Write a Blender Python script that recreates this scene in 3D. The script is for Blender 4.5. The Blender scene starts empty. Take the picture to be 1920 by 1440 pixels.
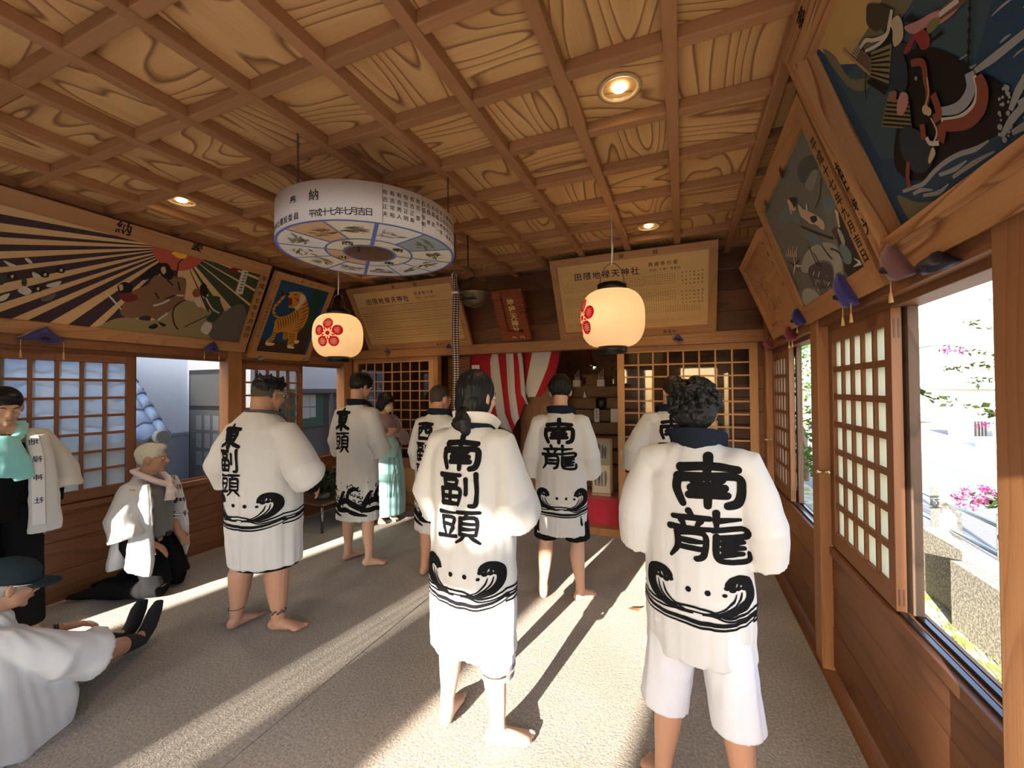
import bpy, bmesh, math, random
from mathutils import Vector, Matrix, noise
from mathutils.bvhtree import BVHTree

scene = bpy.context.scene
COL = scene.collection
R = math.radians
rng = random.Random(7)

# ------------------------------------------------------------------ camera
EYE = 1.62
FPX = 780.0
YAW, PITCH, ROLL = R(22.3), R(0.8), R(-0.45)
_f = Vector((-math.sin(YAW) * math.cos(PITCH), math.cos(YAW) * math.cos(PITCH), math.sin(PITCH)))
_r = _f.cross(Vector((0, 0, 1))).normalized()
_u = _r.cross(_f)
CR = _r * math.cos(ROLL) + _u * math.sin(ROLL)
CU = -_r * math.sin(ROLL) + _u * math.cos(ROLL)
CF = _f
EYEV = Vector((0, 0, EYE))
cam = bpy.data.cameras.new('camera')
cam.sensor_width = 36.0
cam.lens = 36.0 * FPX / 1920.0
cam.clip_start = 0.05
cam.clip_end = 400
camo = bpy.data.objects.new('camera', cam)
COL.objects.link(camo)
camo.matrix_world = Matrix(((CR.x, CU.x, -CF.x, 0), (CR.y, CU.y, -CF.y, 0), (CR.z, CU.z, -CF.z, EYE), (0, 0, 0, 1)))
scene.camera = camo

# ------------------------------------------------------------------ world, sun, exposure
world = bpy.data.worlds.new('world')
scene.world = world
world.use_nodes = True
wn = world.node_tree.nodes
wl = world.node_tree.links
sky = wn.new('ShaderNodeTexSky')
sky.sky_type = 'NISHITA'
sky.sun_disc = False
sky.sun_elevation = R(24)
sky.sun_rotation = R(189)
sky.air_density = 1.0
sky.dust_density = 1.6
sky.ozone_density = 0.6
wn['Background'].inputs['Strength'].default_value = 0.90
wl.new(sky.outputs['Color'], wn['Background'].inputs['Color'])

SUN_DIR = Vector((0.158, 1.0, -0.25)).normalized()      # the way the light travels
sun = bpy.data.lights.new('sun', 'SUN')
sun.energy = 46.0
sun.angle = R(0.35)
sun.color = (1.0, 0.90, 0.74)
suno = bpy.data.objects.new('sun', sun)
COL.objects.link(suno)
suno.rotation_euler = SUN_DIR.to_track_quat('-Z', 'Y').to_euler()

scene.view_settings.view_transform = 'Standard'
scene.view_settings.look = 'None'
scene.view_settings.exposure = 0.12
scene.view_settings.gamma = 1.0
scene.view_settings.use_curve_mapping = False
scene.cycles.use_denoising = True
scene.cycles.max_bounces = 8
scene.cycles.diffuse_bounces = 5
scene.cycles.transparent_max_bounces = 12
scene.cycles.caustics_reflective = False
scene.cycles.caustics_refractive = False
scene.cycles.sample_clamp_indirect = 6.0

# ------------------------------------------------------------------ room size
XL, XR, YB, YF, ZC = -4.5, 0.79, 4.72, -1.3, 3.0
XM = (XL + XR) / 2

# ------------------------------------------------------------------ where a photo point lies on a plane of the room
def ray(x, y):
    return CF + CR * ((x - 960) / FPX) - CU * ((y - 720) / FPX)

def on_x(x, y, X):
    d = ray(x, y)
    return EYEV + d * (X / d.x)

def on_y(x, y, Y):
    d = ray(x, y)
    return EYEV + d * (Y / d.y)

def on_z(x, y, Z=0.0):
    d = ray(x, y)
    return EYEV + d * ((Z - EYE) / d.z)

class Plane:
    """A flat board in the room: origin bottom-left, ex along its width, ey up its height, n towards the viewer."""
    def __init__(s, o, ex, ey):
        s.o = Vector(o)
        s.w = (Vector(ex)).length
        s.h = (Vector(ey)).length
        s.ex = Vector(ex).normalized()
        s.ey = (Vector(ey) - s.ex * Vector(ey).dot(s.ex)).normalized()
        s.n = s.ex.cross(s.ey).normalized()
    def mat(s):
        m = Matrix.Identity(4)
        for i in range(3):
            m[i][0], m[i][1], m[i][2], m[i][3] = s.ex[i], s.ey[i], s.n[i], s.o[i]
        return m
    def px(s, x, y):
        d = ray(x, y)
        t = (s.o - EYEV).dot(s.n) / d.dot(s.n)
        p = EYEV + d * t - s.o
        return (p.dot(s.ex), p.dot(s.ey))
    def pxs(s, *pts):
        return [s.px(x, y) for x, y in pts]

# ------------------------------------------------------------------ materials
MATS = {}
def mat(name, col, rough=0.6, metal=0.0, spec=0.4, emit=None, estr=0.0, trans=0.0, alpha=1.0, bump=None, sheen=0.0, var=None):
    if name in MATS:
        return MATS[name]
    m = bpy.data.materials.new(name)
    m.use_nodes = True
    nt = m.node_tree
    b = nt.nodes['Principled BSDF']
    b.inputs['Base Color'].default_value = (*col, 1)
    b.inputs['Roughness'].default_value = rough
    b.inputs['Metallic'].default_value = metal
    b.inputs['Specular IOR Level'].default_value = spec
    if sheen:
        b.inputs['Sheen Weight'].default_value = sheen
    if emit:
        b.inputs['Emission Color'].default_value = (*emit, 1)
        b.inputs['Emission Strength'].default_value = estr
    if trans:
        b.inputs['Transmission Weight'].default_value = trans
    b.inputs['Alpha'].default_value = alpha
    tc = None
    if bump or var:
        tc = nt.nodes.new('ShaderNodeTexCoord')
    if bump:
        sc_, st_ = bump
        n = nt.nodes.new('ShaderNodeTexNoise')
        n.inputs['Scale'].default_value = sc_
        n.inputs['Detail'].default_value = 4
        nt.links.new(tc.outputs['Object'], n.inputs['Vector'])
        bp = nt.nodes.new('ShaderNodeBump')
        bp.inputs['Strength'].default_value = st_
        bp.inputs['Distance'].default_value = 0.01
        nt.links.new(n.outputs['Fac'], bp.inputs['Height'])
        nt.links.new(bp.outputs['Normal'], b.inputs['Normal'])
    if var:
        c2, sc2, lo, hi = var
        n = nt.nodes.new('ShaderNodeTexNoise')
        n.inputs['Scale'].default_value = sc2
        n.inputs['Detail'].default_value = 5
        nt.links.new(tc.outputs['Object'], n.inputs['Vector'])
        r = nt.nodes.new('ShaderNodeValToRGB')
        r.color_ramp.elements[0].position = lo
        r.color_ramp.elements[1].position = hi
        r.color_ramp.elements[0].color = (*col, 1)
        r.color_ramp.elements[1].color = (*c2, 1)
        nt.links.new(n.outputs['Fac'], r.inputs['Fac'])
        nt.links.new(r.outputs['Color'], b.inputs['Base Color'])
    MATS[name] = m
    return m

def wood(name, light, dark, line=None, rings=9.0, across=3.2, rough=0.5, streak=0.35, knots=0.0, figure=1.0, stain=None):
    """Planed timber read from the UV map: u runs along the grain in metres, v across it."""
    m = bpy.data.materials.new(name)
    m.use_nodes = True
    nt = m.node_tree
    N, L = nt.nodes, nt.links
    b = N['Principled BSDF']
    b.inputs['Roughness'].default_value = rough
    b.inputs['Specular IOR Level'].default_value = 0.35
    uv = N.new('ShaderNodeUVMap')
    mp = N.new('ShaderNodeMapping')
    mp.inputs['Scale'].default_value = (0.55, across, 1)
    L.new(uv.outputs['UV'], mp.inputs['Vector'])
    n1 = N.new('ShaderNodeTexNoise')
    n1.inputs['Scale'].default_value = 1.0
    n1.inputs['Detail'].default_value = 1.6
    n1.inputs['Roughness'].default_value = 0.35
    L.new(mp.outputs['Vector'], n1.inputs['Vector'])
    mul = N.new('ShaderNodeMath'); mul.operation = 'MULTIPLY'
    mul.inputs[1].default_value = rings * 2.2
    L.new(n1.outputs['Fac'], mul.inputs[0])
    fr = N.new('ShaderNodeMath'); fr.operation = 'FRACT'
    L.new(mul.outputs[0], fr.inputs[0])
    rp = N.new('ShaderNodeValToRGB')
    e = rp.color_ramp.elements
    e[0].position, e[0].color = 0.0, (*light, 1)
    e[1].position, e[1].color = 0.72, tuple(a * (1 - .35 * figure) + c * .35 * figure for a, c in zip(light, dark)) + (1,)
    ln = line or dark
    x = e.new(0.9); x.color = tuple(a * (1 - figure) + c * figure for a, c in zip(light, ln)) + (1,)
    x = e.new(1.0); x.color = (*light, 1)
    L.new(fr.outputs[0], rp.inputs['Fac'])
    # fine streaks along the grain
    mp2 = N.new('ShaderNodeMapping')
    mp2.inputs['Scale'].default_value = (1.6, 95, 1)
    L.new(uv.outputs['UV'], mp2.inputs['Vector'])
    n2 = N.new('ShaderNodeTexNoise')
    n2.inputs['Scale'].default_value = 1.0
    n2.inputs['Detail'].default_value = 3
    L.new(mp2.outputs['Vector'], n2.inputs['Vector'])
    mx = N.new('ShaderNodeMixRGB'); mx.blend_type = 'MULTIPLY'
    r2 = N.new('ShaderNodeValToRGB')
    r2.color_ramp.elements[0].position, r2.color_ramp.elements[1].position = 0.3, 0.65
    r2.color_ramp.elements[0].color = tuple(0.45 + 0.55 * c / max(light) for c in dark) + (1,)
    r2.color_ramp.elements[1].color = (1, 1, 1, 1)
    L.new(n2.outputs['Fac'], r2.inputs['Fac'])
    mx.inputs['Fac'].default_value = streak
    L.new(rp.outputs['Color'], mx.inputs['Color1'])
    L.new(r2.outputs['Color'], mx.inputs['Color2'])
    # broad tone drift from board to board
    mp3 = N.new('ShaderNodeMapping')
    mp3.inputs['Scale'].default_value = (0.5, 1.7, 1)
    mp3.inputs['Location'].default_value = (3.1, 8.7, 0)
    L.new(uv.outputs['UV'], mp3.inputs['Vector'])
    n3 = N.new('ShaderNodeTexNoise')
    n3.inputs['Scale'].default_value = 1.0
    n3.inputs['Detail'].default_value = 2
    L.new(mp3.outputs['Vector'], n3.inputs['Vector'])
    r3 = N.new('ShaderNodeValToRGB')
    r3.color_ramp.elements[0].position, r3.color_ramp.elements[1].position = 0.33, 0.66
    s = stain or 0.72
    r3.color_ramp.elements[0].color = (s, s * .94, s * .88, 1)
    r3.color_ramp.elements[1].color = (1.08, 1.06, 1.02, 1)
    L.new(n3.outputs['Fac'], r3.inputs['Fac'])
    mx2 = N.new('ShaderNodeMixRGB'); mx2.blend_type = 'MULTIPLY'
    mx2.inputs['Fac'].default_value = 1.0
    L.new(mx.outputs['Color'], mx2.inputs['Color1'])
    L.new(r3.outputs['Color'], mx2.inputs['Color2'])
    L.new(mx2.outputs['Color'], b.inputs['Base Color'])
    bp = N.new('ShaderNodeBump')
    bp.inputs['Strength'].default_value = 0.12
    bp.inputs['Distance'].default_value = 0.004
    L.new(n2.outputs['Fac'], bp.inputs['Height'])
    L.new(bp.outputs['Normal'], b.inputs['Normal'])
    MATS[name] = m
    return m

W_PANEL = wood('ceiling_board', (0.66, 0.42, 0.195), (0.42, 0.22, 0.08), line=(0.22, 0.10, 0.04), rings=8, across=2.6, rough=0.55, streak=0.3, stain=0.86)
W_BEAM = wood('ceiling_batten', (0.40, 0.21, 0.10), (0.30, 0.14, 0.06), rings=4, figure=0.4, rough=0.5, stain=0.85)
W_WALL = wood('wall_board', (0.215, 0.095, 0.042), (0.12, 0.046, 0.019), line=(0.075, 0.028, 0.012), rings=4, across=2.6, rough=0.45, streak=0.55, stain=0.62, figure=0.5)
W_POST = wood('post_timber', (0.36, 0.185, 0.085), (0.25, 0.11, 0.045), rings=6, figure=0.7, rough=0.45, stain=0.8)
W_SASH = wood('sash_timber', (0.22, 0.10, 0.047), (0.16, 0.066, 0.03), rings=5, figure=0.5, rough=0.5, stain=0.85)
W_DOOR = wood('door_timber', (0.46, 0.26, 0.12), (0.35, 0.175, 0.075), rings=5, figure=0.4, rough=0.5, stain=0.88)
W_FRAME = wood('picture_frame_timber', (0.44, 0.24, 0.105), (0.32, 0.15, 0.06), rings=6, figure=0.6, rough=0.5, stain=0.88)
W_CEDAR = wood('cedar_frame_timber', (0.50, 0.28, 0.13), (0.30, 0.125, 0.045), line=(0.22, 0.085, 0.03), rings=7, across=4.5, figure=1.0, rough=0.4, stain=0.85)
W_BOARD = wood('donor_board_timber', (0.66, 0.44, 0.19), (0.56, 0.34, 0.13), rings=3, figure=0.25, rough=0.5, streak=0.2, stain=0.93)
W_RED = wood('red_plaque_timber', (0.30, 0.082, 0.03), (0.19, 0.048, 0.018), rings=9, across=5, figure=0.6, rough=0.35, stain=0.85)
W_DARK = wood('dark_timber', (0.11, 0.055, 0.03), (0.06, 0.028, 0.015), rings=5, figure=0.6, rough=0.5)
W_OUTER = wood('weathered_timber', (0.13, 0.085, 0.06), (0.06, 0.038, 0.028), rings=6, figure=0.7, rough=0.75)
W_SHRINE = wood('altar_timber', (0.17, 0.078, 0.034), (0.10, 0.04, 0.017), rings=6, figure=0.7, rough=0.5)

INK = mat('black_ink', (0.012, 0.010, 0.009), 0.65, spec=0.2)
INKB = mat('blue_black_ink', (0.02, 0.02, 0.06), 0.65, spec=0.2)
BLACK = mat('black_lacquer', (0.008, 0.008, 0.009), 0.35)
METAL = mat('dull_metal', (0.42, 0.40, 0.36), 0.35, metal=1.0)
WIRE = mat('white_cord', (0.75, 0.72, 0.68), 0.6)
GOLD = mat('gold_leaf', (0.95, 0.72, 0.30), 0.32, metal=0.75)

# ------------------------------------------------------------------ mesh building
class MB:
    def __init__(s):
        s.bm = bmesh.new()
        s.uv = s.bm.loops.layers.uv.new('UVMap')
    def face(s, vs, mi=0, uvs=None, smooth=False):
        try:
            f = s.bm.faces.new(vs)
        except ValueError:
            return None
        f.material_index = mi
        f.smooth = smooth
        if uvs:
            for lp, t in zip(f.loops, uvs):
                lp[s.uv].uv = t
        return f
    def box(s, lo, hi, M=None, mi=0, grain=None, off=None, bev=0.0):
        lo, hi = Vector(lo), Vector(hi)
        d = hi - lo
        g = grain if grain is not None else max(range(3), key=lambda i: abs(d[i]))
        ou, ov = off if off else (rng.uniform(-50, 50), rng.uniform(-50, 50))
        c = [Vector((x, y, z)) for x in (lo.x, hi.x) for y in (lo.y, hi.y) for z in (lo.z, hi.z)]
        if bev > 0:
            return s.bevbox(lo, hi, M, mi, g, (ou, ov), bev)
        v = [s.bm.verts.new(M @ p if M else p) for p in c]
        for q in ((0, 1, 3, 2), (4, 6, 7, 5), (0, 4, 5, 1), (2, 3, 7, 6), (0, 2, 6, 4), (1, 5, 7, 3)):
            pts = [c[i] for i in q]
            s.face([v[i] for i in q], mi, s._uv(pts, g, ou, ov))
    def _uv(s, pts, g, ou, ov):
        nrm = (pts[1] - pts[0]).cross(pts[2] - pts[0])
        if nrm.length < 1e-12 and len(pts) > 3:
            nrm = (pts[2] - pts[0]).cross(pts[3] - pts[0])
        fa = max(range(3), key=lambda i: abs(nrm[i]))
        ax = [i for i in range(3) if i != fa]
        if g in ax:
            o = [i for i in ax if i != g][0]
            return [(p[g] + ou, p[o] + ov + 0.37 * fa) for p in pts]
        return [(p[ax[0]] * .3 + ou, p[ax[1]] + ov) for p in pts]
    def bevbox(s, lo, hi, M, mi, g, off, bev):
        b2 = bmesh.new()
        c = [b2.verts.new((x, y, z)) for x in (lo.x, hi.x) for y in (lo.y, hi.y) for z in (lo.z, hi.z)]
        for q in ((0, 1, 3, 2), (4, 6, 7, 5), (0, 4, 5, 1), (2, 3, 7, 6), (0, 2, 6, 4), (1, 5, 7, 3)):
            b2.faces.new([c[i] for i in q])
        bmesh.ops.bevel(b2, geom=list(b2.edges), offset=bev, segments=2, affect='EDGES', profile=0.6)
        mp = {}
        for vv in b2.verts:
            mp[vv] = s.bm.verts.new(M @ vv.co if M else vv.co)
        for f in b2.faces:
            pts = [x.co.copy() for x in f.verts]
            s.face([mp[x] for x in f.verts], mi, s._uv(pts, g, *off))
        b2.free()
    def prism(s, poly, z0, z1, M=None, mi=0, grain=0):
        """poly in the local xy plane (counter-clockwise), pulled from z0 to z1."""
        ou, ov = rng.uniform(-50, 50), rng.uniform(-50, 50)
        T = (lambda p: M @ Vector(p)) if M else Vector
        a = [s.bm.verts.new(T((x, y, z0))) for x, y in poly]
        b = [s.bm.verts.new(T((x, y, z1))) for x, y in poly]
        n = len(poly)
        uvp = [((x if grain == 0 else y) + ou, (y if grain == 0 else x) + ov) for x, y in poly]
        s.face(b, mi, uvp)
        s.face(a[::-1], mi, uvp[::-1])
        for i in range(n):
            j = (i + 1) % n
            s.face([a[i], a[j], b[j], b[i]], mi, [uvp[i], uvp[j], (uvp[j][0], uvp[j][1] + z1 - z0), (uvp[i][0], uvp[i][1] + z1 - z0)])
    def poly(s, pts2, M, z=0.0, mi=0):
        """A flat filled outline."""
        vs = [s.bm.verts.new(M @ Vector((x, y, z))) for x, y in pts2]
        f = s.face(vs, mi, [(x, y) for x, y in pts2])
        return f
    def ribbon(s, pts, ws, M, z=0.0, mi=0, wrap=None):
        """A stroke of changing width along 2D points."""
        n = len(pts)
        L_, R_ = [], []
        for i in range(n):
            a = Vector(pts[max(i - 1, 0)]); c = Vector(pts[min(i + 1, n - 1)])
            t = (c - a)
            if t.length < 1e-9:
                t = Vector((1, 0))
            t.normalize()
            nn = Vector((-t.y, t.x)) * (ws[i] / 2)
            p = Vector(pts[i])
            for lst, q in ((L_, p + nn), (R_, p - nn)):
                if wrap:
                    co = wrap(q.x, q.y)
                else:
                    co = M @ Vector((q.x, q.y, z))
                lst.append(s.bm.verts.new(co) if co is not None else None)
        for i in range(n - 1):
            q = [R_[i], R_[i + 1], L_[i + 1], L_[i]]
            if None in q:
                continue
            s.face(q, mi, [(0, 0), (1, 0), (1, 1), (0, 1)])
    def disc(s, c, r, M, z=0.0, mi=0, n=20, ry=None, wrap=None):
        ry = ry or r
        pts = [(c[0] + r * math.cos(2 * math.pi * k / n), c[1] + ry * math.sin(2 * math.pi * k / n)) for k in range(n)]
        if wrap:
            co = [wrap(x, y) for x, y in pts]
            if None in co:
                return
            s.face([s.bm.verts.new(p) for p in co], mi)
        else:
            s.poly(pts, M, z, mi)
    def tube(s, pts, rad, n=10, mi=0, cap=True, smooth=True, flat=None, up=None):
        pts = [Vector(p) for p in pts]
        k = len(pts)
        if not hasattr(rad, '__len__'):
            rad = [rad] * k
        t0 = (pts[1] - pts[0]).normalized()
        ref = Vector(up) if up else (Vector((0, 0, 1)) if abs(t0.z) < 0.9 else Vector((0, 1, 0)))
        rings = []
        u = None
        for i in range(k):
            t = (pts[min(i + 1, k - 1)] - pts[max(i - 1, 0)]).normalized()
            if u is None:
                u = (ref - t * ref.dot(t)).normalized()
            else:
                u = (u - t * u.dot(t)).normalized()
            w = t.cross(u)
            rr = rad[i]
            ru, rw = rr if hasattr(rr, '__len__') else (rr, rr)
            rings.append([s.bm.verts.new(pts[i] + u * (ru * math.cos(2 * math.pi * j / n)) + w * (rw * math.sin(2 * math.pi * j / n))) for j in range(n)])
        for i in range(k - 1):
            for j in range(n):
                s.face([rings[i][j], rings[i][(j + 1) % n], rings[i + 1][(j + 1) % n], rings[i + 1][j]], mi,
                       [(i, j), (i, j + 1), (i + 1, j + 1), (i + 1, j)], smooth)
        if cap:
            s.face(rings[0][::-1], mi)
            s.face(rings[-1], mi)
        return rings
    def lathe(s, prof, M=None, n=28, mi=0, smooth=True, capt=True):
        """prof: list of (radius, z)."""
        M = M or Matrix.Identity(4)
        rings = []
        for r, z in prof:
            rings.append([s.bm.verts.new(M @ Vector((r * math.cos(2 * math.pi * j / n), r * math.sin(2 * math.pi * j / n), z))) for j in range(n)])
        for i in range(len(prof) - 1):
            for j in range(n):
                s.face([rings[i][j], rings[i][(j + 1) % n], rings[i + 1][(j + 1) % n], rings[i + 1][j]], mi,
                       [(j / n, prof[i][1]), ((j + 1) / n, prof[i][1]), ((j + 1) / n, prof[i + 1][1]), (j / n, prof[i + 1][1])], smooth)
        if capt:
            s.face(rings[0][::-1], mi)
            s.face(rings[-1], mi)
    def ell(s, c, r, M=None, nu=16, nv=10, mi=0):
        M = M or Matrix.Identity(4)
        c = Vector(c)
        top = s.bm.verts.new(M @ (c + Vector((0, 0, r[2]))))
        bot = s.bm.verts.new(M @ (c - Vector((0, 0, r[2]))))
        rings = []
        for i in range(1, nv):
            a = math.pi * i / nv
            rings.append([s.bm.verts.new(M @ (c + Vector((r[0] * math.sin(a) * math.cos(2 * math.pi * j / nu), r[1] * math.sin(a) * math.sin(2 * math.pi * j / nu), r[2] * math.cos(a))))) for j in range(nu)])
        for j in range(nu):
            s.face([top, rings[0][j], rings[0][(j + 1) % nu]], mi, None, True)
            s.face([bot, rings[-1][(j + 1) % nu], rings[-1][j]], mi, None, True)
        for i in range(len(rings) - 1):
            for j in range(nu):
                s.face([rings[i][j], rings[i + 1][j], rings[i + 1][(j + 1) % nu], rings[i][(j + 1) % nu]], mi, None, True)
    def text(s, txt, size, M, z=0.0, mi=0, vertical=False, pitch=1.1, offset=0.0, center=False, sx=1.0, wrap=None):
        """Lettering from the built-in typeface laid on a plane; vertical runs top to bottom from the origin."""
        x = y = 0.0
        n = len(txt)
        for i, ch in enumerate(txt):
            if ch == ' ':
                if vertical: y -= size * pitch * .6
                else: x += size * pitch * .6
                continue
            vs, fs = glyph(ch, offset)
            ox, oy = (x, y)
            new = []
            for vx, vy in vs:
                px_, py_ = (vx - 0.5) * size * sx + ox, (vy - 0.38) * size + oy
                if wrap:
                    co = wrap(px_, py_)
                else:
                    co = M @ Vector((px_, py_, z))
                new.append(s.bm.verts.new(co) if co is not None else None)
            for f in fs:
                q = [new[k] for k in f]
                if None in q:
                    continue
                s.face(q, mi)
            if vertical: y -= size * pitch
            else: x += size * pitch
    def build(s, name, mats, parent=None, loc=None):
        bmesh.ops.recalc_face_normals(s.bm, faces=s.bm.faces[:])
        me = bpy.data.meshes.new(name)
        s.bm.to_mesh(me)
        s.bm.free()
        if not isinstance(mats, (list, tuple)):
            mats = [mats]
        for m in mats:
            me.materials.append(m)
        o = bpy.data.objects.new(name, me)
        COL.objects.link(o)
        if parent:
            o.parent = parent
        return o
    def build_at(s, name, mats, M, parent=None):
        """Build with geometry given in the space of M, and keep M on the object."""
        o = s.build(name, mats, parent)
        o.matrix_local = M
        return o

_GL = {}
def glyph(ch, offset=0.0):
    key = (ch, offset)
    if key in _GL:
        return _GL[key]
    c = bpy.data.curves.new('glyph', 'FONT')
    c.body = ch
    c.size = 1.0
    c.resolution_u = 2
    c.offset = offset
    o = bpy.data.objects.new('glyph', c)
    COL.objects.link(o)
    dg = bpy.context.evaluated_depsgraph_get()
    ev = o.evaluated_get(dg)
    me = ev.to_mesh()
    vs = [(v.co.x, v.co.y) for v in me.vertices]
    fs = [tuple(p.vertices) for p in me.polygons]
    ev.to_mesh_clear()
    bpy.data.objects.remove(o)
    bpy.data.curves.remove(c)
    _GL[key] = (vs, fs)
    return _GL[key]

def smooth_pts(pts, ws=None, sub=6):
    """Catmull-Rom through 2D or 3D points, widths carried along."""
    P = [Vector(p) for p in pts]
    n = len(P)
    out, ow = [], []
    for i in range(n - 1):
        p0, p1, p2, p3 = P[max(i - 1, 0)], P[i], P[i + 1], P[min(i + 2, n - 1)]
        for k in range(sub):
            t = k / sub
            out.append(0.5 * ((2 * p1) + (p2 - p0) * t + (2 * p0 - 5 * p1 + 4 * p2 - p3) * t * t + (3 * p1 - p0 - 3 * p2 + p3) * t ** 3))
            if ws:
                ow.append(ws[i] * (1 - t) + ws[i + 1] * t)
    out.append(P[-1])
    if ws:
        ow.append(ws[-1])
        return out, ow
    return out

def tag(o, label=None, cat=None, group=None, kind=None):
    if label: o['label'] = label
    if cat: o['category'] = cat
    if group: o['group'] = group
    if kind: o['kind'] = kind
    return o

def thing(name, label, cat, loc=(0, 0, 0), group=None, rotz=0.0):
    o = bpy.data.objects.new(name, None)
    COL.objects.link(o)
    o.location = loc
    o.rotation_euler = (0, 0, rotz)
    o.empty_display_size = 0.1
    return tag(o, label, cat, group)

def struct(o):
    o['kind'] = 'structure'
    return o

# ================================================================== STRUCTURE
def world_of(o):
    m = o.matrix_parent_inverse @ o.matrix_basis if o.parent else o.matrix_basis.copy()
    return world_of(o.parent) @ m if o.parent else m

def child_of(o, parent):
    """Parent an object whose mesh is given in room coordinates, without moving it."""
    o.parent = parent
    o.matrix_parent_inverse = world_of(parent).inverted()
    return o

class Wall:
    def __init__(s, side): s.side = side
    def bx(s, mb, a0, a1, d0, d1, z0, z1, mi=0, grain=None, bev=0.0):
        if s.side == 'left': lo, hi = (XL + d0, a0, z0), (XL + d1, a1, z1)
        elif s.side == 'right': lo, hi = (XR - d1, a0, z0), (XR - d0, a1, z1)
        elif s.side == 'back': lo, hi = (a0, YB - d1, z0), (a1, YB - d0, z1)
        mb.box(lo, hi, mi=mi, grain=grain, bev=bev)

def glassmat(name, tint, refl, haze=None, hz=0.0):
    m = bpy.data.materials.new(name)
    m.use_nodes = True
    N, L = m.node_tree.nodes, m.node_tree.links
    N.remove(N['Principled BSDF'])
    out = N['Material Output']
    t = N.new('ShaderNodeBsdfTransparent'); t.inputs['Color'].default_value = (*tint, 1)
    g = N.new('ShaderNodeBsdfGlossy'); g.inputs['Roughness'].default_value = 0.03
    lw = N.new('ShaderNodeFresnel'); lw.inputs['IOR'].default_value = 1.45
    mr = N.new('ShaderNodeMath'); mr.operation = 'MULTIPLY'; mr.inputs[1].default_value = refl
    L.new(lw.outputs[0], mr.inputs[0])
    mx = N.new('ShaderNodeMixShader')
    L.new(mr.outputs[0], mx.inputs[0]); L.new(t.outputs[0], mx.inputs[1]); L.new(g.outputs[0], mx.inputs[2])
    last = mx
    if haze:
        d = N.new('ShaderNodeBsdfDiffuse'); d.inputs['Color'].default_value = (*haze, 1)
        tl = N.new('ShaderNodeBsdfTranslucent'); tl.inputs['Color'].default_value = (*haze, 1)
        ad = N.new('ShaderNodeMixShader'); ad.inputs[0].default_value = 0.72
        L.new(d.outputs[0], ad.inputs[1]); L.new(tl.outputs[0], ad.inputs[2])
        m2 = N.new('ShaderNodeMixShader'); m2.inputs[0].default_value = hz
        L.new(mx.outputs[0], m2.inputs[1]); L.new(ad.outputs[0], m2.inputs[2])
        last = m2
    L.new(last.outputs[0], out.inputs['Surface'])
    MATS[name] = m
    return m

GLASS = glassmat('clear_window_glass', (0.97, 0.985, 0.98), 1.0)
GLASS_L = glassmat('slightly_hazy_glass', (0.95, 0.98, 1.0), 1.0, (0.80, 0.86, 0.88), 0.38)
GLASS_F = glassmat('cream_frosted_glass', (0.9, 0.9, 0.8), 0.6, (0.93, 0.90, 0.74), 0.93)

# ---- carpet
m = mat('carpet', (0.30, 0.255, 0.205), 0.95, spec=0.08, sheen=0.15)
nt = m.node_tree
b = nt.nodes['Principled BSDF']
tc = nt.nodes.new('ShaderNodeTexCoord')
n1 = nt.nodes.new('ShaderNodeTexNoise'); n1.inputs['Scale'].default_value = 75; n1.inputs['Detail'].default_value = 3
n1.inputs['Roughness'].default_value = 0.7
nt.links.new(tc.outputs['Object'], n1.inputs['Vector'])
rp = nt.nodes.new('ShaderNodeValToRGB')
rp.color_ramp.elements[0].position, rp.color_ramp.elements[1].position = 0.32, 0.68
rp.color_ramp.elements[0].color = (0.165, 0.145, 0.122, 1)
rp.color_ramp.elements[1].color = (0.35, 0.312, 0.268, 1)
nt.links.new(n1.outputs['Fac'], rp.inputs['Fac'])
n2 = nt.nodes.new('ShaderNodeTexNoise'); n2.inputs['Scale'].default_value = 1.3; n2.inputs['Detail'].default_value = 4
nt.links.new(tc.outputs['Object'], n2.inputs['Vector'])
r2 = nt.nodes.new('ShaderNodeValToRGB')
r2.color_ramp.elements[0].color = (0.82, 0.82, 0.82, 1); r2.color_ramp.elements[0].position = .35
r2.color_ramp.elements[1].color = (1.08, 1.08, 1.08, 1); r2.color_ramp.elements[1].position = .65
nt.links.new(n2.outputs['Fac'], r2.inputs['Fac'])
mx = nt.nodes.new('ShaderNodeMixRGB'); mx.blend_type = 'MULTIPLY'; mx.inputs[0].default_value = 1
nt.links.new(rp.outputs['Color'], mx.inputs[1]); nt.links.new(r2.outputs['Color'], mx.inputs[2])
nt.links.new(mx.outputs[0], b.inputs['Base Color'])
bp = nt.nodes.new('ShaderNodeBump'); bp.inputs['Strength'].default_value = 0.8; bp.inputs['Distance'].default_value = 0.006
nt.links.new(n1.outputs['Fac'], bp.inputs['Height']); nt.links.new(bp.outputs['Normal'], b.inputs['Normal'])
CARPET = m

mb = MB()
SEAM = -1.86
for x0, x1 in ((XL + 0.02, SEAM - 0.003), (SEAM + 0.003, XR - 0.075)):
    mb.box((x0, YF, -0.02), (x1, YB - 0.07, 0.0), bev=0.004)
floor = struct(mb.build('floor', CARPET))
mb = MB()
mb.box((XL - 0.15, YF - 0.25, -0.10), (XR + 0.12, YB + 0.1, -0.021), grain=1)
struct(mb.build('trim_1', W_WALL))                                   # the boards under and beside the carpet

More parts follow.
